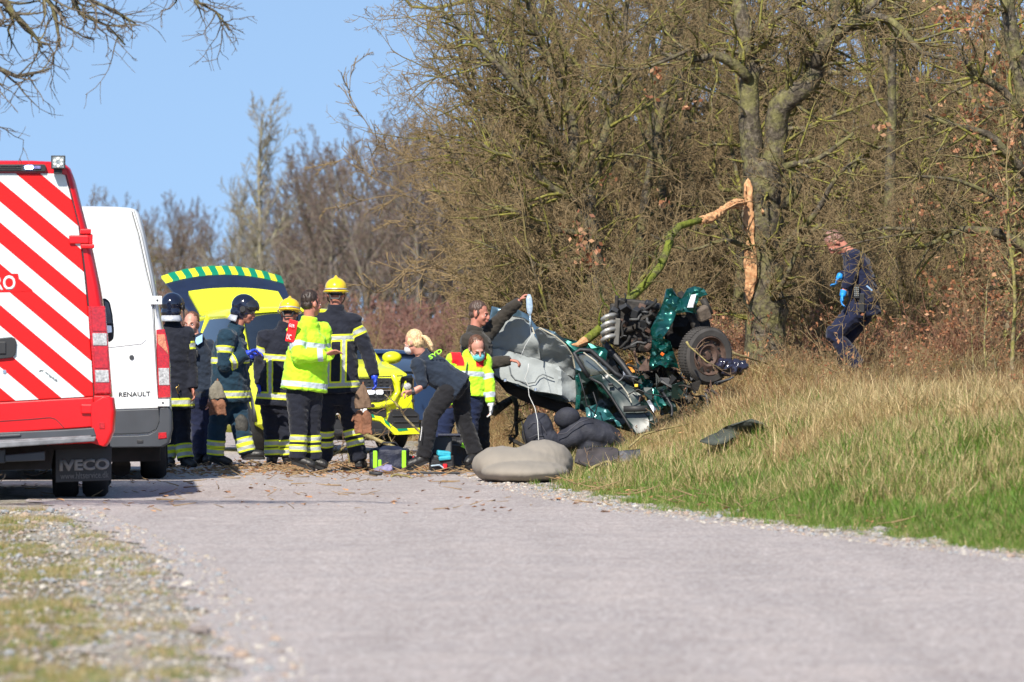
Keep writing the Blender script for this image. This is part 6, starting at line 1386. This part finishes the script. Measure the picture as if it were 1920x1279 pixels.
# bags and kit by the kneeling place
M_BAG = mat('dark_blue_kit_bag', (.010, .014, .035), .6, vary=.3, vscale=9, bump=.006); M_LIMEF = mat('lime_reflective_strip', (.32, .80, .02), .5, vary=.05); M_BAGB = mat('black_kit_bag', (.012, .012, .014), .6, vary=.3, vscale=9, bump=.006)
def kit(name, lab, cat, px, py, Y, fn, grp=None):
    t = thing(name, lab, cat, W(px, py, Y), group=grp); t.location.z = .02; fn(t); return t
def bagfn(t):
    b = MB(); b.box((0, 0, .11), (.38, .26, .20)); b.ell((0, 0, .18), (.19, .13, .06), 14, 8); remesh('bag_body', b, M_BAG, .012, 6, .010, (8, 8, 8), 3, parent=t)
    for x_ in (-.135, .145): add('lime_band', M_LIMEF, t, lambda b: b.box((x_, -.132, .11), (.042, .02, .17)), bevel=.006)
    add('lime_band', M_LIMEF, t, lambda b: b.box((-.09, -.136, .06), (.03, .012, .09)), bevel=.004)
    add('handle', M_BAGB, t, lambda b: b.tube([(-.1, 0, .22), (-.06, -.02, .27), (.06, -.02, .27), (.1, 0, .22)], .010, 6), smooth=True)
kit('medical_bag', 'dark blue medical bag with lime green bands beside the bending woman', 'bag', 730, 887, 67.6, bagfn, 'kit bags on the road')
def rucks(t):
    b = MB(); b.box((0, 0, .15), (.34, .26, .28)); b.ell((0, 0, .26), (.17, .13, .07), 14, 8); remesh('bag_body', b, M_BAGB, .012, 6, .012, (8, 8, 8), 5, parent=t)
    add('lid', M_BAG, t, lambda b: b.box((0, .02, .30), (.33, .22, .03), rot=(R(-20), 0, 0)), bevel=.01); add('label_tag', M_LIMEF, t, lambda b: b.box((.10, -.14, .24), (.05, .01, .07), rot=(0, R(25), 0)))
    add('zip', M_GREYP, t, lambda b: b.tube([(-.16, -.13, .22), (0, -.15, .235), (.16, -.13, .22)], .006, 5))
kit('rescue_rucksack', 'open black rescue rucksack between the two bending women', 'bag', 852, 884, 68.6, rucks, 'kit bags on the road')
def case_(t):
    add('case_body', M_BAGB, t, lambda b: b.box((0, 0, .08), (.24, .18, .15)), bevel=.02); ld = add('lid', M_BLACKP, t, lambda b: b.box((-.02, .12, .24), (.24, .03, .18), rot=(R(-15), 0, 0)), bevel=.015)
    p_ = add('pouch', mat('turquoise_pouch', (.04, .42, .55), .5, vary=.15, vscale=20), t, lambda b: (b.box((.02, -.06, .17), (.13, .09, .05), rot=(.1, .1, .2)), b.box((.03, -.08, .13), (.12, .08, .04), rot=(.2, -.1, .1))), bevel=.012); add('red_cap', mat('red_kit_plastic', (.7, .02, .03), .4), t, lambda b: b.tube([(.035, -.11, .02), (.035, -.11, .07)], .022, 12))
    add('clear_tube', M_IV, t, lambda b: b.tube([(-.1, -.1, .05), (-.02, -.12, .06), (.02, -.12, .03)], .008, 6))
kit('equipment_case', 'small black equipment case with turquoise pouch and red cap by the rucksack', 'case', 828, 888, 67.3, case_)
def pouchr(t): add('pouch_body', M_BAGB, t, lambda b: b.box((0, 0, .06), (.12, .1, .12), rot=(0, .2, .2)), bevel=.02); add('red_strap', mat('red_strap', (.6, .02, .03), .5), t, lambda b: b.box((.03, -.055, .07), (.02, .012, .09), rot=(0, .2, 0)), bevel=.003)
kit('small_pouch', 'small black pouch with a red strap behind the bending woman boot', 'pouch', 768, 879, 69.2, pouchr)
def pad(t): add('pad_body', M_BLACKP, t, lambda b: b.box((0, 0, .01), (.50, .10, .02), rot=(0, 0, R(3))), bevel=.006)
kit('foam_strip', 'long flat dark strip lying on the road in front of the kit', 'strip', 812, 893, 65.6, pad)
def trch(t): add('tube_body', M_BLACKP, t, lambda b: b.tube([(-.06, 0, .018), (.05, 0, .018), (.065, 0, .018)], [.018, .018, .012], 10), smooth=True)
kit('black_tube', 'short black tube lying alone on the road', 'tube', 704, 896, 64.8, trch)
def cloth_(t): b = MB(); b.ell((0, 0, .02), (.09, .06, .035), 12, 8); b.ell((.05, .0, .03), (.05, .05, .04), 10, 6); remesh('cloth_body', b, mat('lilac_cloth', (.22, .20, .33), .9, vary=.3, vscale=12), .008, 1, .012, (18, 18, 18), 2, parent=t)
kit('crumpled_cloth', 'crumpled lilac cloth in front of the medical bag', 'cloth', 718, 885, 66.9, cloth_)
# ---------------------------------------------------------------- the struck oak and other hand-placed wood
SUB = [None, None, dict(n=8, wig=.18, up=.0), dict(k=7, t0=.1, ang=46, len=.42, rr=.4, n=6, wig=.2, up=.02, kink=.3), dict(k=5, t0=.1, ang=46, len=.5, rr=.45, n=3, wig=.18, up=.04)]
def limb_tree(name, label, Y, base_px, limbs, seed, mt=M_TRUNK, mc=M_OAK, twig=(26, .9), bias=(0, 0, 0), tw_lv=2, rmin=.006, dens=1.0):
    """limbs: polylines (px, py, dY, radius m); twigs are grown on them"""
    base = W(base_px[0], base_px[1], Y); base.z = gzf(base.x, base.y); root = thing(name, label, 'tree', base); r = random.Random(seed); segs = []; big = MB(); rad = []
    for L in limbs:
        pts = [W(p[0], p[1], Y + p[2]) - base for p in L]; rr = [p[3] for p in L]
        # densify with a little crookedness
        P2, R2 = [], []
        for i in range(len(pts) - 1):
            n_ = max(2, int((pts[i + 1] - pts[i]).length / .12))
            for k in range(n_):
                t = k / n_
                p0, p1, p2, p3 = pts[max(i - 1, 0)], pts[i], pts[i + 1], pts[min(i + 2, len(pts) - 1)]
                q = .5 * ((2 * p1) + (p2 - p0) * t + (2 * p0 - 5 * p1 + 4 * p2 - p3) * t * t + (3 * p1 - p0 - 3 * p2 + p3) * t ** 3)
                P2.append(q + rv(r) * rr[i] * .10); R2.append(lerp(rr[i], rr[i + 1], t) * r.uniform(.93, 1.08))
        P2.append(pts[-1]); R2.append(rr[-1]); v0 = len(big.v); big.tube(P2, R2, 12 if rr[0] > .05 else 7); rad += [0.5] * (len(big.v) - v0)
        cnt = int(twig[0] * dens * sum((P2[i + 1] - P2[i]).length for i in range(len(P2) - 1)) / 2)
        for _ in range(cnt):
            i = r.randrange(len(P2) - 1); d_ = (P2[i + 1] - P2[i]).normalized(); perp = rv(r); perp = (perp - d_ * perp.dot(d_)).normalized()
            cd = (d_ * .6 + perp + Vector(bias)).normalized()
            grow(segs, r, P2[i], cd, twig[1] * r.uniform(.35, 1.2), min(R2[i] * .5, .02) * r.uniform(.6, 1.1) + .003, tw_lv, SUB)
    me = big.mesh('trunk', mt, True); pointattr(me, 'rad', rad); link(bpy.data.objects.new('trunk', me), root)
    if segs: link(bpy.data.objects.new('crown', segs_mesh('crown', segs, mc)), root)
    return root, base
oak, OB = limb_tree('oak_tree', 'large oak struck by the car, its trunk stripped to pale splintered wood', 74, (1434, 690), [
    [(1434, 725, 0, .28), (1434, 650, 0, .23), (1432, 560, 0, .215), (1430, 460, 0, .205), (1429, 370, 0, .20), (1428, 300, 0, .185)],
    [(1418, 330, 0, .12), (1408, 260, 0, .115), (1405, 190, 0, .11), (1406, 130, 0, .10), (1398, 70, .1, .09), (1385, 10, .2, .08), (1375, -60, .3, .07)],
    [(1448, 330, 0, .13), (1456, 260, 0, .13), (1462, 200, -.05, .125), (1492, 178, -.1, .115), (1522, 150, -.1, .10), (1536, 110, -.1, .085), (1545, 70, -.1, .08), (1562, 30, -.1, .075), (1588, -40, -.1, .07)],
    [(1470, 195, .1, .10), (1494, 160, .1, .085), (1512, 120, .15, .07), (1508, 70, .2, .06), (1496, 20, .3, .05), (1490, -50, .3, .05)],
    [(1530, 125, -.15, .075), (1548, 84, -.2, .07), (1585, 50, -.3, .055), (1630, 12, -.3, .05), (1670, -20, -.3, .045)],
    [(1550, 78, -.1, .05), (1600, 42, -.3, .042), (1650, 30, -.5, .04), (1690, 55, -.7, .036), (1730, 100, -.8, .026), (1790, 110, -.8, .016)],
    [(1405, 150, -.1, .06), (1372, 118, -.2, .055), (1335, 105, -.3, .045), (1290, 112, -.4, .035), (1240, 100, -.5, .02)],
    [(1400, 120, .0, .05), (1420, 60, -.2, .035), (1480, 20, -.3, .028), (1530, -20, -.3, .02)],
    [(1470, 390, -.1, .06), (1500, 340, -.2, .05), (1475, 310, -.25, .04), (1530, 300, -.4, .028), (1600, 250, -.5, .018)],
    [(1455, 480, -.15, .05), (1490, 440, -.3, .045), (1530, 400, -.4, .032), (1570, 330, -.5, .022), (1620, 290, -.6, .012)],
    [(1410, 470, -.2, .03), (1360, 450, -.4, .024), (1290, 470, -.6, .016), (1220, 440, -.7, .01)],
    [(1448, 560, -.2, .035), (1475, 520, -.4, .03), (1500, 460, -.5, .025), (1540, 420, -.6, .015)],
    [(1300, 90, -.5, .022), (1200, 130, -.8, .016), (1120, 120, -1.0, .01)]], 71, dens=.85)
def op(px, py, dy=0.0): return W(px, py, 74 + dy) - OB
M_SPLIT = mat('raw_split_wood', (.40, .17, .07), .85, vary=.25, vscale=26, col2=(.66, .40, .20), bump=.01, bscale=22)
b = MB(); b.tube([op(1402, 334, -.17), op(1402, 350, -.2), op(1404, 400, -.215), op(1404, 440, -.22), op(1407, 490, -.215), (op(1409, 520, -.215)), op(1405, 548, -.215), op(1403, 572, -.2)], [.012, .050, .062, .060, .074, .070, .054, .008], 10, flat=.4, up=(1, 0, 0))
remesh('stripped_wood', b, M_SPLIT, .012, 1, .016, (16, 16, 5), 7, parent=oak)
for x0, y0, x1, y1, w_ in ((1398, 345, 1396, 372, .012), (1396, 356, 1399, 400, .014), (1412, 440, 1414, 480, .012), (1404, 660, 1398, 690, .014), (1428, 392, 1430, 402, .02)):
    add('splinter', M_SPLIT, oak, lambda b: b.tube([op(x0, y0, -.24), op((x0 + x1) / 2 + 1, (y0 + y1) / 2, -.25), op(x1, y1, -.22)], [w_ * .4, w_, w_ * .3], 5))
br = thing('broken_branch', 'thick mossy green branch torn off the oak and hanging down onto the wreck', 'branch', W(1090, 645, 70.3))
BB = Vector(br.location); bq = lambda px, py, Y: W(px, py, Y) - BB
P_ = [(1317, 413, 72.9), (1290, 419, 72.8), (1272, 424, 72.6), (1258, 444, 72.4), (1250, 470, 72.2), (1238, 500, 72.0), (1210, 535, 71.6), (1178, 565, 71.2), (1140, 602, 70.8), (1112, 628, 70.5), (1090, 646, 70.3)]
mo = bark('mossy_branch_bark', (.11, .11, .04), (.125, .145, .02), (.20, .21, .04), (.2, .17, .08), 1.0)
rr = random.Random(8); q = MB(); q.tube([bq(*p) + rv(rr) * .006 for p in P_], [.033, .036, .039, .042, .041, .042, .044, .046, .048, .047, .042], 14); me = q.mesh('mossy_limb', mo, True); pointattr(me, 'rad', [1.0] * len(me.vertices)); link(bpy.data.objects.new('mossy_limb', me), br)
b = MB(); b.tube([bq(1397, 380, 73.7), bq(1380, 380, 73.5), bq(1362, 388, 73.3), bq(1345, 402, 73.1), bq(1330, 410, 73.0), bq(1312, 415, 72.9)], [.030, .042, .036, .040, .050, .042], 10); remesh('torn_end', b, M_SPLIT, .011, 1, .014, (20, 20, 20), 4, parent=br)
for dx, dy_ in ((0, -6), (3, 7), (-4, 12), (6, -2)): add('splinter', M_SPLIT, br, lambda b: b.tube([bq(1398 + dx, 380 + dy_, 73.6), bq(1375 + dx, 383 + dy_ * .5, 73.4), bq(1350, 398, 73.1)], [.004, .014, .008], 5))
add('torn_tip', M_SPLIT, br, lambda b: b.tube([bq(1096, 640, 70.2), bq(1082, 647, 70.1), bq(1072, 646, 70.1)], [.05, .025, .006], 8))
sg = []
for (px, py, Y, tx, ty) in ((1240, 492, 72, 1195, 440), (1180, 560, 71.2, 1130, 480), (1205, 540, 71.5, 1225, 470), (1150, 590, 70.9, 1085, 560), (1262, 440, 72.4, 1240, 400), (1170, 572, 71.1, 1140, 500), (1125, 615, 70.6, 1100, 560)):
    a = bq(px, py, Y); d_ = bq(tx, ty, Y - .3) - a; grow(sg, rr, a, d_.normalized(), d_.length, .016, 2, SUB)
link(bpy.data.objects.new('side_twigs', segs_mesh('side_twigs', sg, mo)), br)
# big limbs reaching in from the right
limb_tree('oak_tree', 'lichen covered oak whose low limb reaches in above the stooping policeman', 71.5, (2020, 700), [
    [(2020, 700, 0, .16), (2010, 600, 0, .15), (1990, 500, 0, .14), (1960, 380, 0, .12), (1930, 240, 0, .10), (1900, 80, 0, .08), (1880, -60, 0, .07)],
    [(1990, 500, -.1, .075), (1930, 470, -.3, .06), (1880, 440, -.4, .05), (1820, 430, -.5, .042), (1760, 434, -.6, .034), (1700, 430, -.7, .026), (1655, 428, -.8, .016)],
    [(1800, 432, -.6, .03), (1765, 448, -.7, .026), (1735, 462, -.8, .022), (1700, 468, -.8, .018)],
    [(1950, 350, -.1, .06), (1900, 300, -.3, .045), (1850, 250, -.4, .035), (1790, 235, -.5, .024), (1730, 215, -.5, .014)],
    [(1930, 230, 0, .05), (1880, 170, -.2, .04), (1820, 130, -.3, .03), (1790, 60, -.3, .02)],
    [(1960, 400, -.2, .04), (1890, 380, -.5, .03), (1800, 340, -.7, .02), (1710, 330, -.9, .012)], [(1760, 434, -.6, .02), (1690, 440, -.9, .014), (1620, 452, -1.1, .010), (1560, 470, -1.2, .006)], [(1655, 428, -.8, .014), (1600, 440, -1.0, .009), (1540, 430, -1.1, .005)]], 72, dens=1.0)
# leaning crown on the left edge of the wood: long limbs reaching up and left
limb_tree('oak_tree', 'leaning oak at the wood edge with long lichen limbs sweeping up leftwards', 80, (1120, 640), [
    [(1125, 690, 0, .15), (1118, 600, 0, .14), (1108, 480, 0, .13), (1100, 390, 0, .12), (1085, 330, 0, .10)],
    [(1100, 390, 0, .10), (1070, 320, 0, .09), (1030, 240, -.1, .07), (985, 180, -.2, .05), (930, 120, -.3, .035), (870, 60, -.3, .022), (820, 10, -.3, .012)],
    [(1085, 340, .1, .07), (1040, 300, .1, .055), (990, 250, .2, .04), (930, 210, .2, .028), (870, 170, .2, .018), (800, 120, .2, .01)],
    [(1095, 380, -.1, .06), (1030, 350, -.3, .045), (980, 290, -.4, .032), (935, 290, -.4, .022), (860, 240, -.4, .012)],
    [(1070, 320, 0, .07), (1075, 240, 0, .06), (1050, 150, 0, .045), (1010, 70, .1, .035), (980, -30, .1, .03)],
    [(1085, 330, 0, .06), (1130, 260, 0, .05), (1160, 160, .1, .04), (1170, 60, .1, .03), (1180, -40, .1, .03)],
    [(1100, 440, -.1, .045), (1040, 430, -.3, .035), (980, 400, -.5, .025), (900, 380, -.5, .012)],
    [(1030, 235, -.1, .04), (960, 140, -.2, .032), (900, 50, -.2, .022), (870, -30, -.2, .016)],
    [(1100, 480, -.1, .04), (1030, 500, -.4, .028), (960, 480, -.6, .018), (890, 450, -.6, .010)]], 73, twig=(30, 1.15), dens=1.05, bias=(-.25, 0, .35))
limb_tree('oak_tree', 'slighter oak behind the leaning one, thin limbs fanning against the sky', 86, (1010, 640), [
    [(1010, 680, 0, .11), (1000, 560, 0, .10), (985, 440, 0, .085), (960, 340, 0, .07)],
    [(960, 340, 0, .06), (920, 240, 0, .045), (880, 150, 0, .03), (850, 60, 0, .018)], [(970, 370, 0, .05), (980, 250, 0, .045), (960, 130, 0, .035), (950, 0, 0, .025)],
    [(975, 400, 0, .045), (910, 350, 0, .032), (850, 290, 0, .02), (790, 250, 0, .01)], [(985, 450, 0, .04), (920, 440, 0, .03), (860, 400, 0, .018), (810, 350, 0, .01)], [(990, 500, 0, .03), (930, 520, 0, .022), (870, 500, 0, .01)]], 74, twig=(30, 1.15), dens=1.0, bias=(-.2, 0, .4))
# roadside tree whose branch tips hang in at the top left
limb_tree('roadside_tree', 'budding roadside tree whose branch tips hang into the sky at the top left', 50, (-620, 870), [
    [(-620, 900, 0, .22), (-610, 500, 0, .20), (-560, 150, 0, .17), (-500, -150, 0, .14)],
    [(-560, 150, 0, .09), (-350, 20, 0, .07), (-150, -10, 0, .05), (-20, -15, 0, .035), (25, 25, 0, .022), (60, 60, 0, .014), (80, 90, 0, .008)],
    [(-150, -10, 0, .035), (0, 130, 0, .02), (50, 140, 0, .013), (95, 128, 0, .007)], [(-20, -15, 0, .028), (80, -10, 0, .02), (105, 40, 0, .014), (112, 90, 0, .008)],
    [(-350, -100, 0, .06), (-50, -80, 0, .035), (110, -30, 0, .022), (150, 25, 0, .015), (200, 48, 0, .010), (235, 85, 0, .006)], [(110, -30, 0, .018), (160, -5, 0, .014), (215, 20, 0, .010), (255, 45, 0, .006)],
    [(-350, -150, 0, .06), (0, -120, 0, .04), (250, -60, 0, .026), (345, -25, 0, .018), (372, 5, 0, .011), (405, 22, 0, .008), (430, 58, 0, .005)], [(-350, 100, 0, .03), (-60, 110, 0, .016), (0, 170, 0, .008)], [(-350, 120, 0, .03), (-80, 200, 0, .012), (-10, 240, 0, .006)]], 75, mc=bark('budding_bark', (.13, .11, .09), (.17, .15, .07), (.3, .26, .12), (.17, .125, .08), .3), twig=(34, .50), dens=1.0, bias=(.3, 0, -.35), tw_lv=3)

# ---------------------------------------------------------------- saplings, twiggy shrubs and retained leaves
def leafy(seed, P, H, r0, m_, nl, keep=.5):
    r = random.Random(seed); segs = []; grow(segs, r, Vector((0, 0, -.1)), Vector((r.uniform(-.15, .15), 0, 1)), H, r0, 0, P)
    tr = segs_mesh('stem', [s for s in segs if s[4] == 0], m_); cr = segs_mesh('twigs', [s for s in segs if s[4] > 0], m_)
    tips = [s for s in segs if s[4] >= 2]; V, F, MI = [], [], []
    for _ in range(nl):
        s = r.choice(tips); p = s[1]; a = rv(r).normalized(); bq_ = a.cross(rv(r)).normalized(); L = r.uniform(.03, .06); k = len(V)
        V += [p, p + a * L * .5 + bq_ * L * .3, p + a * L, p + a * L * .5 - bq_ * L * .3]; F += [(k, k + 1, k + 2, k + 3)]; MI.append(r.randrange(3))
    lv = raw_mesh('retained_leaves', [v[:] for v in V], F, M_RLEAF, False, MI) if nl else None
    return tr, cr, lv
M_RLEAF = [translucent('russet_leaf_%d' % i, c, tuple(q * .6 for q in c), .3) for i, c in enumerate([(.50, .22, .10), (.38, .15, .07), (.60, .33, .17)])]
SAP = [dict(n=8, wig=.09, up=.04, tp=.6), dict(k=12, t0=.2, ang=50, len=.45, rr=.45, n=6, wig=.14, up=.05), dict(k=6, t0=.2, ang=42, len=.45, rr=.5, n=4, wig=.16, up=.03), dict(k=4, t0=.2, ang=42, len=.5, rr=.5, n=2, wig=.18, up=.02)]
LOWS = [dict(n=2, wig=.1, up=0, tp=.5), dict(k=11, t0=0, ang=38, len=3.2, rr=.55, n=7, wig=.11, up=.05, tp=.7), dict(k=5, t0=.25, ang=42, len=.4, rr=.5, n=4, wig=.14, up=.04), dict(k=3, t0=.2, ang=42, len=.5, rr=.5, n=2, wig=.16, up=.04)]
V_SAP = [leafy(201, SAP, 2.4, .022, M_SAPL, 420), leafy(202, SAP, 2.0, .018, M_SAPL, 300), leafy(203, SAP, 1.6, .016, M_SAPL, 0)]
V_LOW = [leafy(211, LOWS, .30, .012, M_SAPL, 60), leafy(212, LOWS, .26, .011, M_SAPL, 0), leafy(213, LOWS, .3, .012, M_SAPL, 120)]
def put3(v, name, label, cat, px, Y, s, rz, grp=None):
    x = (px - 960) * Y / FPX; o = thing(name, label, cat, (x, Y, gzf(x, Y)), (0, 0, rz), grp); o.scale = (s, s, s)
    for n_, m_ in zip(('stem', 'twigs', 'retained_leaves'), v):
        if m_: link(bpy.data.objects.new(n_, m_), o)
put3(V_SAP[0], 'sapling', 'sapling full of dry russet leaves at the right edge of the picture', 'sapling', 1905, 69, 1.15, .4)
put3(V_SAP[1], 'sapling', 'russet leaved sapling just left of the one at the right edge', 'sapling', 1850, 70.5, .8, 2.0)
put3(V_SAP[0], 'sapling', 'tall russet leaved sapling high at the right behind the others', 'sapling', 1890, 74, 1.75, 1.3)
put3(V_SAP[1], 'sapling', 'low russet leaved sapling in the dry grass at the right edge', 'sapling', 1875, 61, .42, 3.0)
put3(V_SAP[2], 'sapling', 'bare pale stemmed sapling standing in the dry grass right of the policeman', 'sapling', 1662, 66.5, .52, 1.0)
put3(V_SAP[2], 'sapling', 'forked bare sapling in the dry grass near the right edge', 'sapling', 1840, 62, .55, 4.2)
for i, (px, Y, s) in enumerate(((1600, 69, .9), (1640, 67.5, 1.0), (1690, 66.5, .8), (1560, 70.5, .6), (1500, 71, .7), (1360, 71.3, .6), (1420, 70.5, .55), (1470, 71.5, .8), (1760, 68, .6), (1800, 64, .6), (1890, 62, .7), (1730, 71, .7), (1300, 69.2, .45), (1250, 68.3, .4), (1180, 68.4, .35), (1340, 69.4, .4), (1830, 70, .7), (1910, 58, .5))):
    lab = {0: 'twiggy dead shrub right in front of the policeman legs', 1: 'widest twiggy shrub, standing in the dry grass below the policeman', 10: 'thin twiggy shrub with brown leaves by the right edge'}.get(i, 'thin leafless twiggy shrub in the dry grass of the bank')
    put3(V_LOW[i % 3], 'twiggy_shrub', lab, 'shrub', px, Y, s, i * 1.7, 'twiggy shrubs in the dry grass of the bank')
# red-brown brush at the foot of the wood
r = random.Random(21)
BR = [leafy(221, LOWS, .34, .010, bark('bramble_bark', (.16, .09, .06), (.18, .13, .06), (.3, .22, .1), (.30, .15, .09), .1), 160), leafy(222, LOWS, .30, .010, MATS.get('x') or M_SAPL, 40)]
for i in range(60):
    px = r.uniform(1020, 1960); Y = r.uniform(72.8, 78) if px > 1330 else r.uniform(72.0, 79)
    put3(BR[r.randrange(2)], 'bramble', 'reddish brown bramble clump at the foot of the wood', 'bramble', px, Y, r.uniform(.6, 1.1), r.uniform(0, 6), 'bramble clumps at the foot of the wood')
# clusters of dead leaves still on the oaks
CV, CF, CM = [], [], []
def cluster(px, py, Y, n_, w_, h_, lab):
    c_ = W(px, py, Y); V, F, MI = CV, CF, CM
    for _ in range(n_):
        p = c_ + Vector((r.gauss(0, w_), r.gauss(0, w_ * .6), r.gauss(0, h_))); a = (rv(r) + Vector((0, 0, -.6))).normalized(); s_ = a.cross(rv(r)).normalized(); L = r.uniform(.04, .085); k = len(V)
        V += [p, p + a * L * .5 + s_ * L * .3, p + a * L, p + a * L * .5 - s_ * L * .3]; F.append((k, k + 1, k + 2, k + 3)); MI.append(r.randrange(3))
for px, py, n_, w_, h_ in ((1085, 440, 45, .09, .13), (1110, 480, 30, .07, .08), (1235, 130, 16, .05, .04), (1290, 195, 16, .06, .04), (1818, 45, 22, .07, .04), (1820, 205, 34, .08, .10), (1905, 150, 30, .08, .08), (1895, 260, 60, .10, .13), (1880, 330, 60, .12, .15), (1910, 400, 50, .10, .10), (1850, 300, 25, .10, .08), (1660, 240, 12, .05, .04), (1240, 370, 14, .05, .05), (1130, 330, 14, .05, .05), (1880, 590, 70, .14, .12), (1820, 540, 30, .12, .08), (1900, 660, 70, .14, .10), (1800, 500, 16, .1, .04), (1215, 180, 10, .04, .04)):
    cluster(px, py, 72.3, n_, w_, h_, 'cluster of dead russet leaves clinging to the branches' + (' low at the right edge' if px > 1780 and py > 480 else ' high at the right edge' if px > 1780 else ' above the wreck'))
for k in range(26): cluster(1700 + 225 * r.random() ** .55, r.uniform(10, 560), r.uniform(71.5, 74), r.randrange(10, 42), .09, .08, '')
tag(link(bpy.data.objects.new('dead_leaves', raw_mesh('dead_leaves', [v[:] for v in CV], CF, M_RLEAF, False, CM))), kind='stuff')
# ---- broken wood on the road
def fallen(label, pts, Y, r0, seed, m_=None, twigs=8, tl=.35, dY=0.0):
    P3 = [W(px, py, Y + dy) for px, py, dy in pts]; base = P3[0].copy(); t = thing('fallen_branch', label, 'branch', base, group='broken branches on and by the road'); rr = random.Random(seed)
    P3 = [p - base for p in P3]; q = MB(); n_ = len(P3); q.tube([p + rv(rr) * .004 for p in P3], [r0 * (1 - .6 * i / (n_ - 1)) for i in range(n_)], 8); me = q.mesh('limb', m_ or M_FALL, True); pointattr(me, 'rad', [1.0] * len(me.vertices)); link(bpy.data.objects.new('limb', me), t); sg = []
    for _ in range(twigs):
        i = rr.randrange(n_ - 1); a = P3[i].lerp(P3[i + 1], rr.random()); d_ = (P3[i + 1] - P3[i]).normalized() + rv(rr) * .8; d_.y *= .5; grow(sg, rr, a, d_.normalized(), tl * rr.uniform(.4, 1.1), r0 * .4, 3, SUB)
    if sg: link(bpy.data.objects.new('twigs', segs_mesh('twigs', sg, m_ or M_FALL)), t)
M_FALL = bark('fallen_bark', (.20, .16, .09), (.26, .22, .09), (.42, .36, .16), (.28, .18, .10), .7)
M_SHB = bark('shaded_branch_bark', (.035, .03, .022), (.05, .045, .02), (.1, .09, .04), (.06, .045, .03), .1)  # dark copy of the bark, shade under the torn roof put into it
fallen('thick broken branch lying across in front of the ambulance car bumper', [(676, 812, .4), (700, 822, .3), (730, 834, .2), (765, 847, 0)], 70.3, .028, 1, twigs=7)
fallen('forked broken branch tip standing up against the ambulance car grille', [(785, 810, 0), (762, 785, .1), (742, 755, .2), (722, 740, .3)], 73.5, .014, 2, twigs=5, tl=.3)
fallen('tangle of twigs behind the legs of the tall firefighter', [(600, 862, 0), (630, 850, .1), (655, 830, 0), (672, 815, .1)], 71.5, .016, 3, twigs=14, tl=.5)
fallen('thin upright twig in the tangle beside the brown gloves', [(655, 870, 0), (652, 830, .1), (640, 790, 0), (632, 765, 0)], 71.3, .012, 4, twigs=8, tl=.35)
fallen('mossy crooked stick lying on the road before the kit bags', [(735, 893, -.3), (748, 888, 0), (766, 895, -.3), (784, 905, -.6), (803, 902, -.5), (815, 906, -.6)], 64.3, .013, 5, twigs=4, tl=.15)
fallen('curved mossy branch lying over the crumpled car mat', [(1062, 902, 0), (1092, 892, .2), (1116, 874, .3), (1136, 867, .3), (1162, 873, .2), (1186, 884, 0), (1202, 893, -.2)], 62.0, .018, 6, twigs=5, tl=.2)
fallen('limb painted dark for shade, jutting out from under the torn roof beside the masked woman', [(925, 772, 0), (948, 756, .1), (966, 745, .2), (985, 734, .3)], 70.6, .055, 7, M_SHB, 3, .3)
fallen('drooping branch painted dark for shade under the torn roof', [(962, 742, .1), (968, 762, .1), (967, 790, .1), (970, 815, 0), (955, 832, -.1)], 70.6, .030, 8, M_SHB, 6, .3)
fallen('pale stick lying across the grass below the torn door', [(1180, 840, 0), (1205, 815, .2), (1240, 805, .4), (1300, 793, .6)], 66.5, .012, 9, twigs=6, tl=.3)
fallen('thin stick slanting across the front wheel of the wreck', [(1288, 640, 0), (1292, 648, .0), (1300, 655, 0), (1325, 680, 0), (1352, 692, 0)], 69.4, .012, 10, twigs=3, tl=.2)
fallen('low stick lying at the foot of the struck oak', [(1370, 662, 0), (1400, 670, .2), (1440, 682, .5)], 71.5, .016, 11, twigs=5, tl=.3)
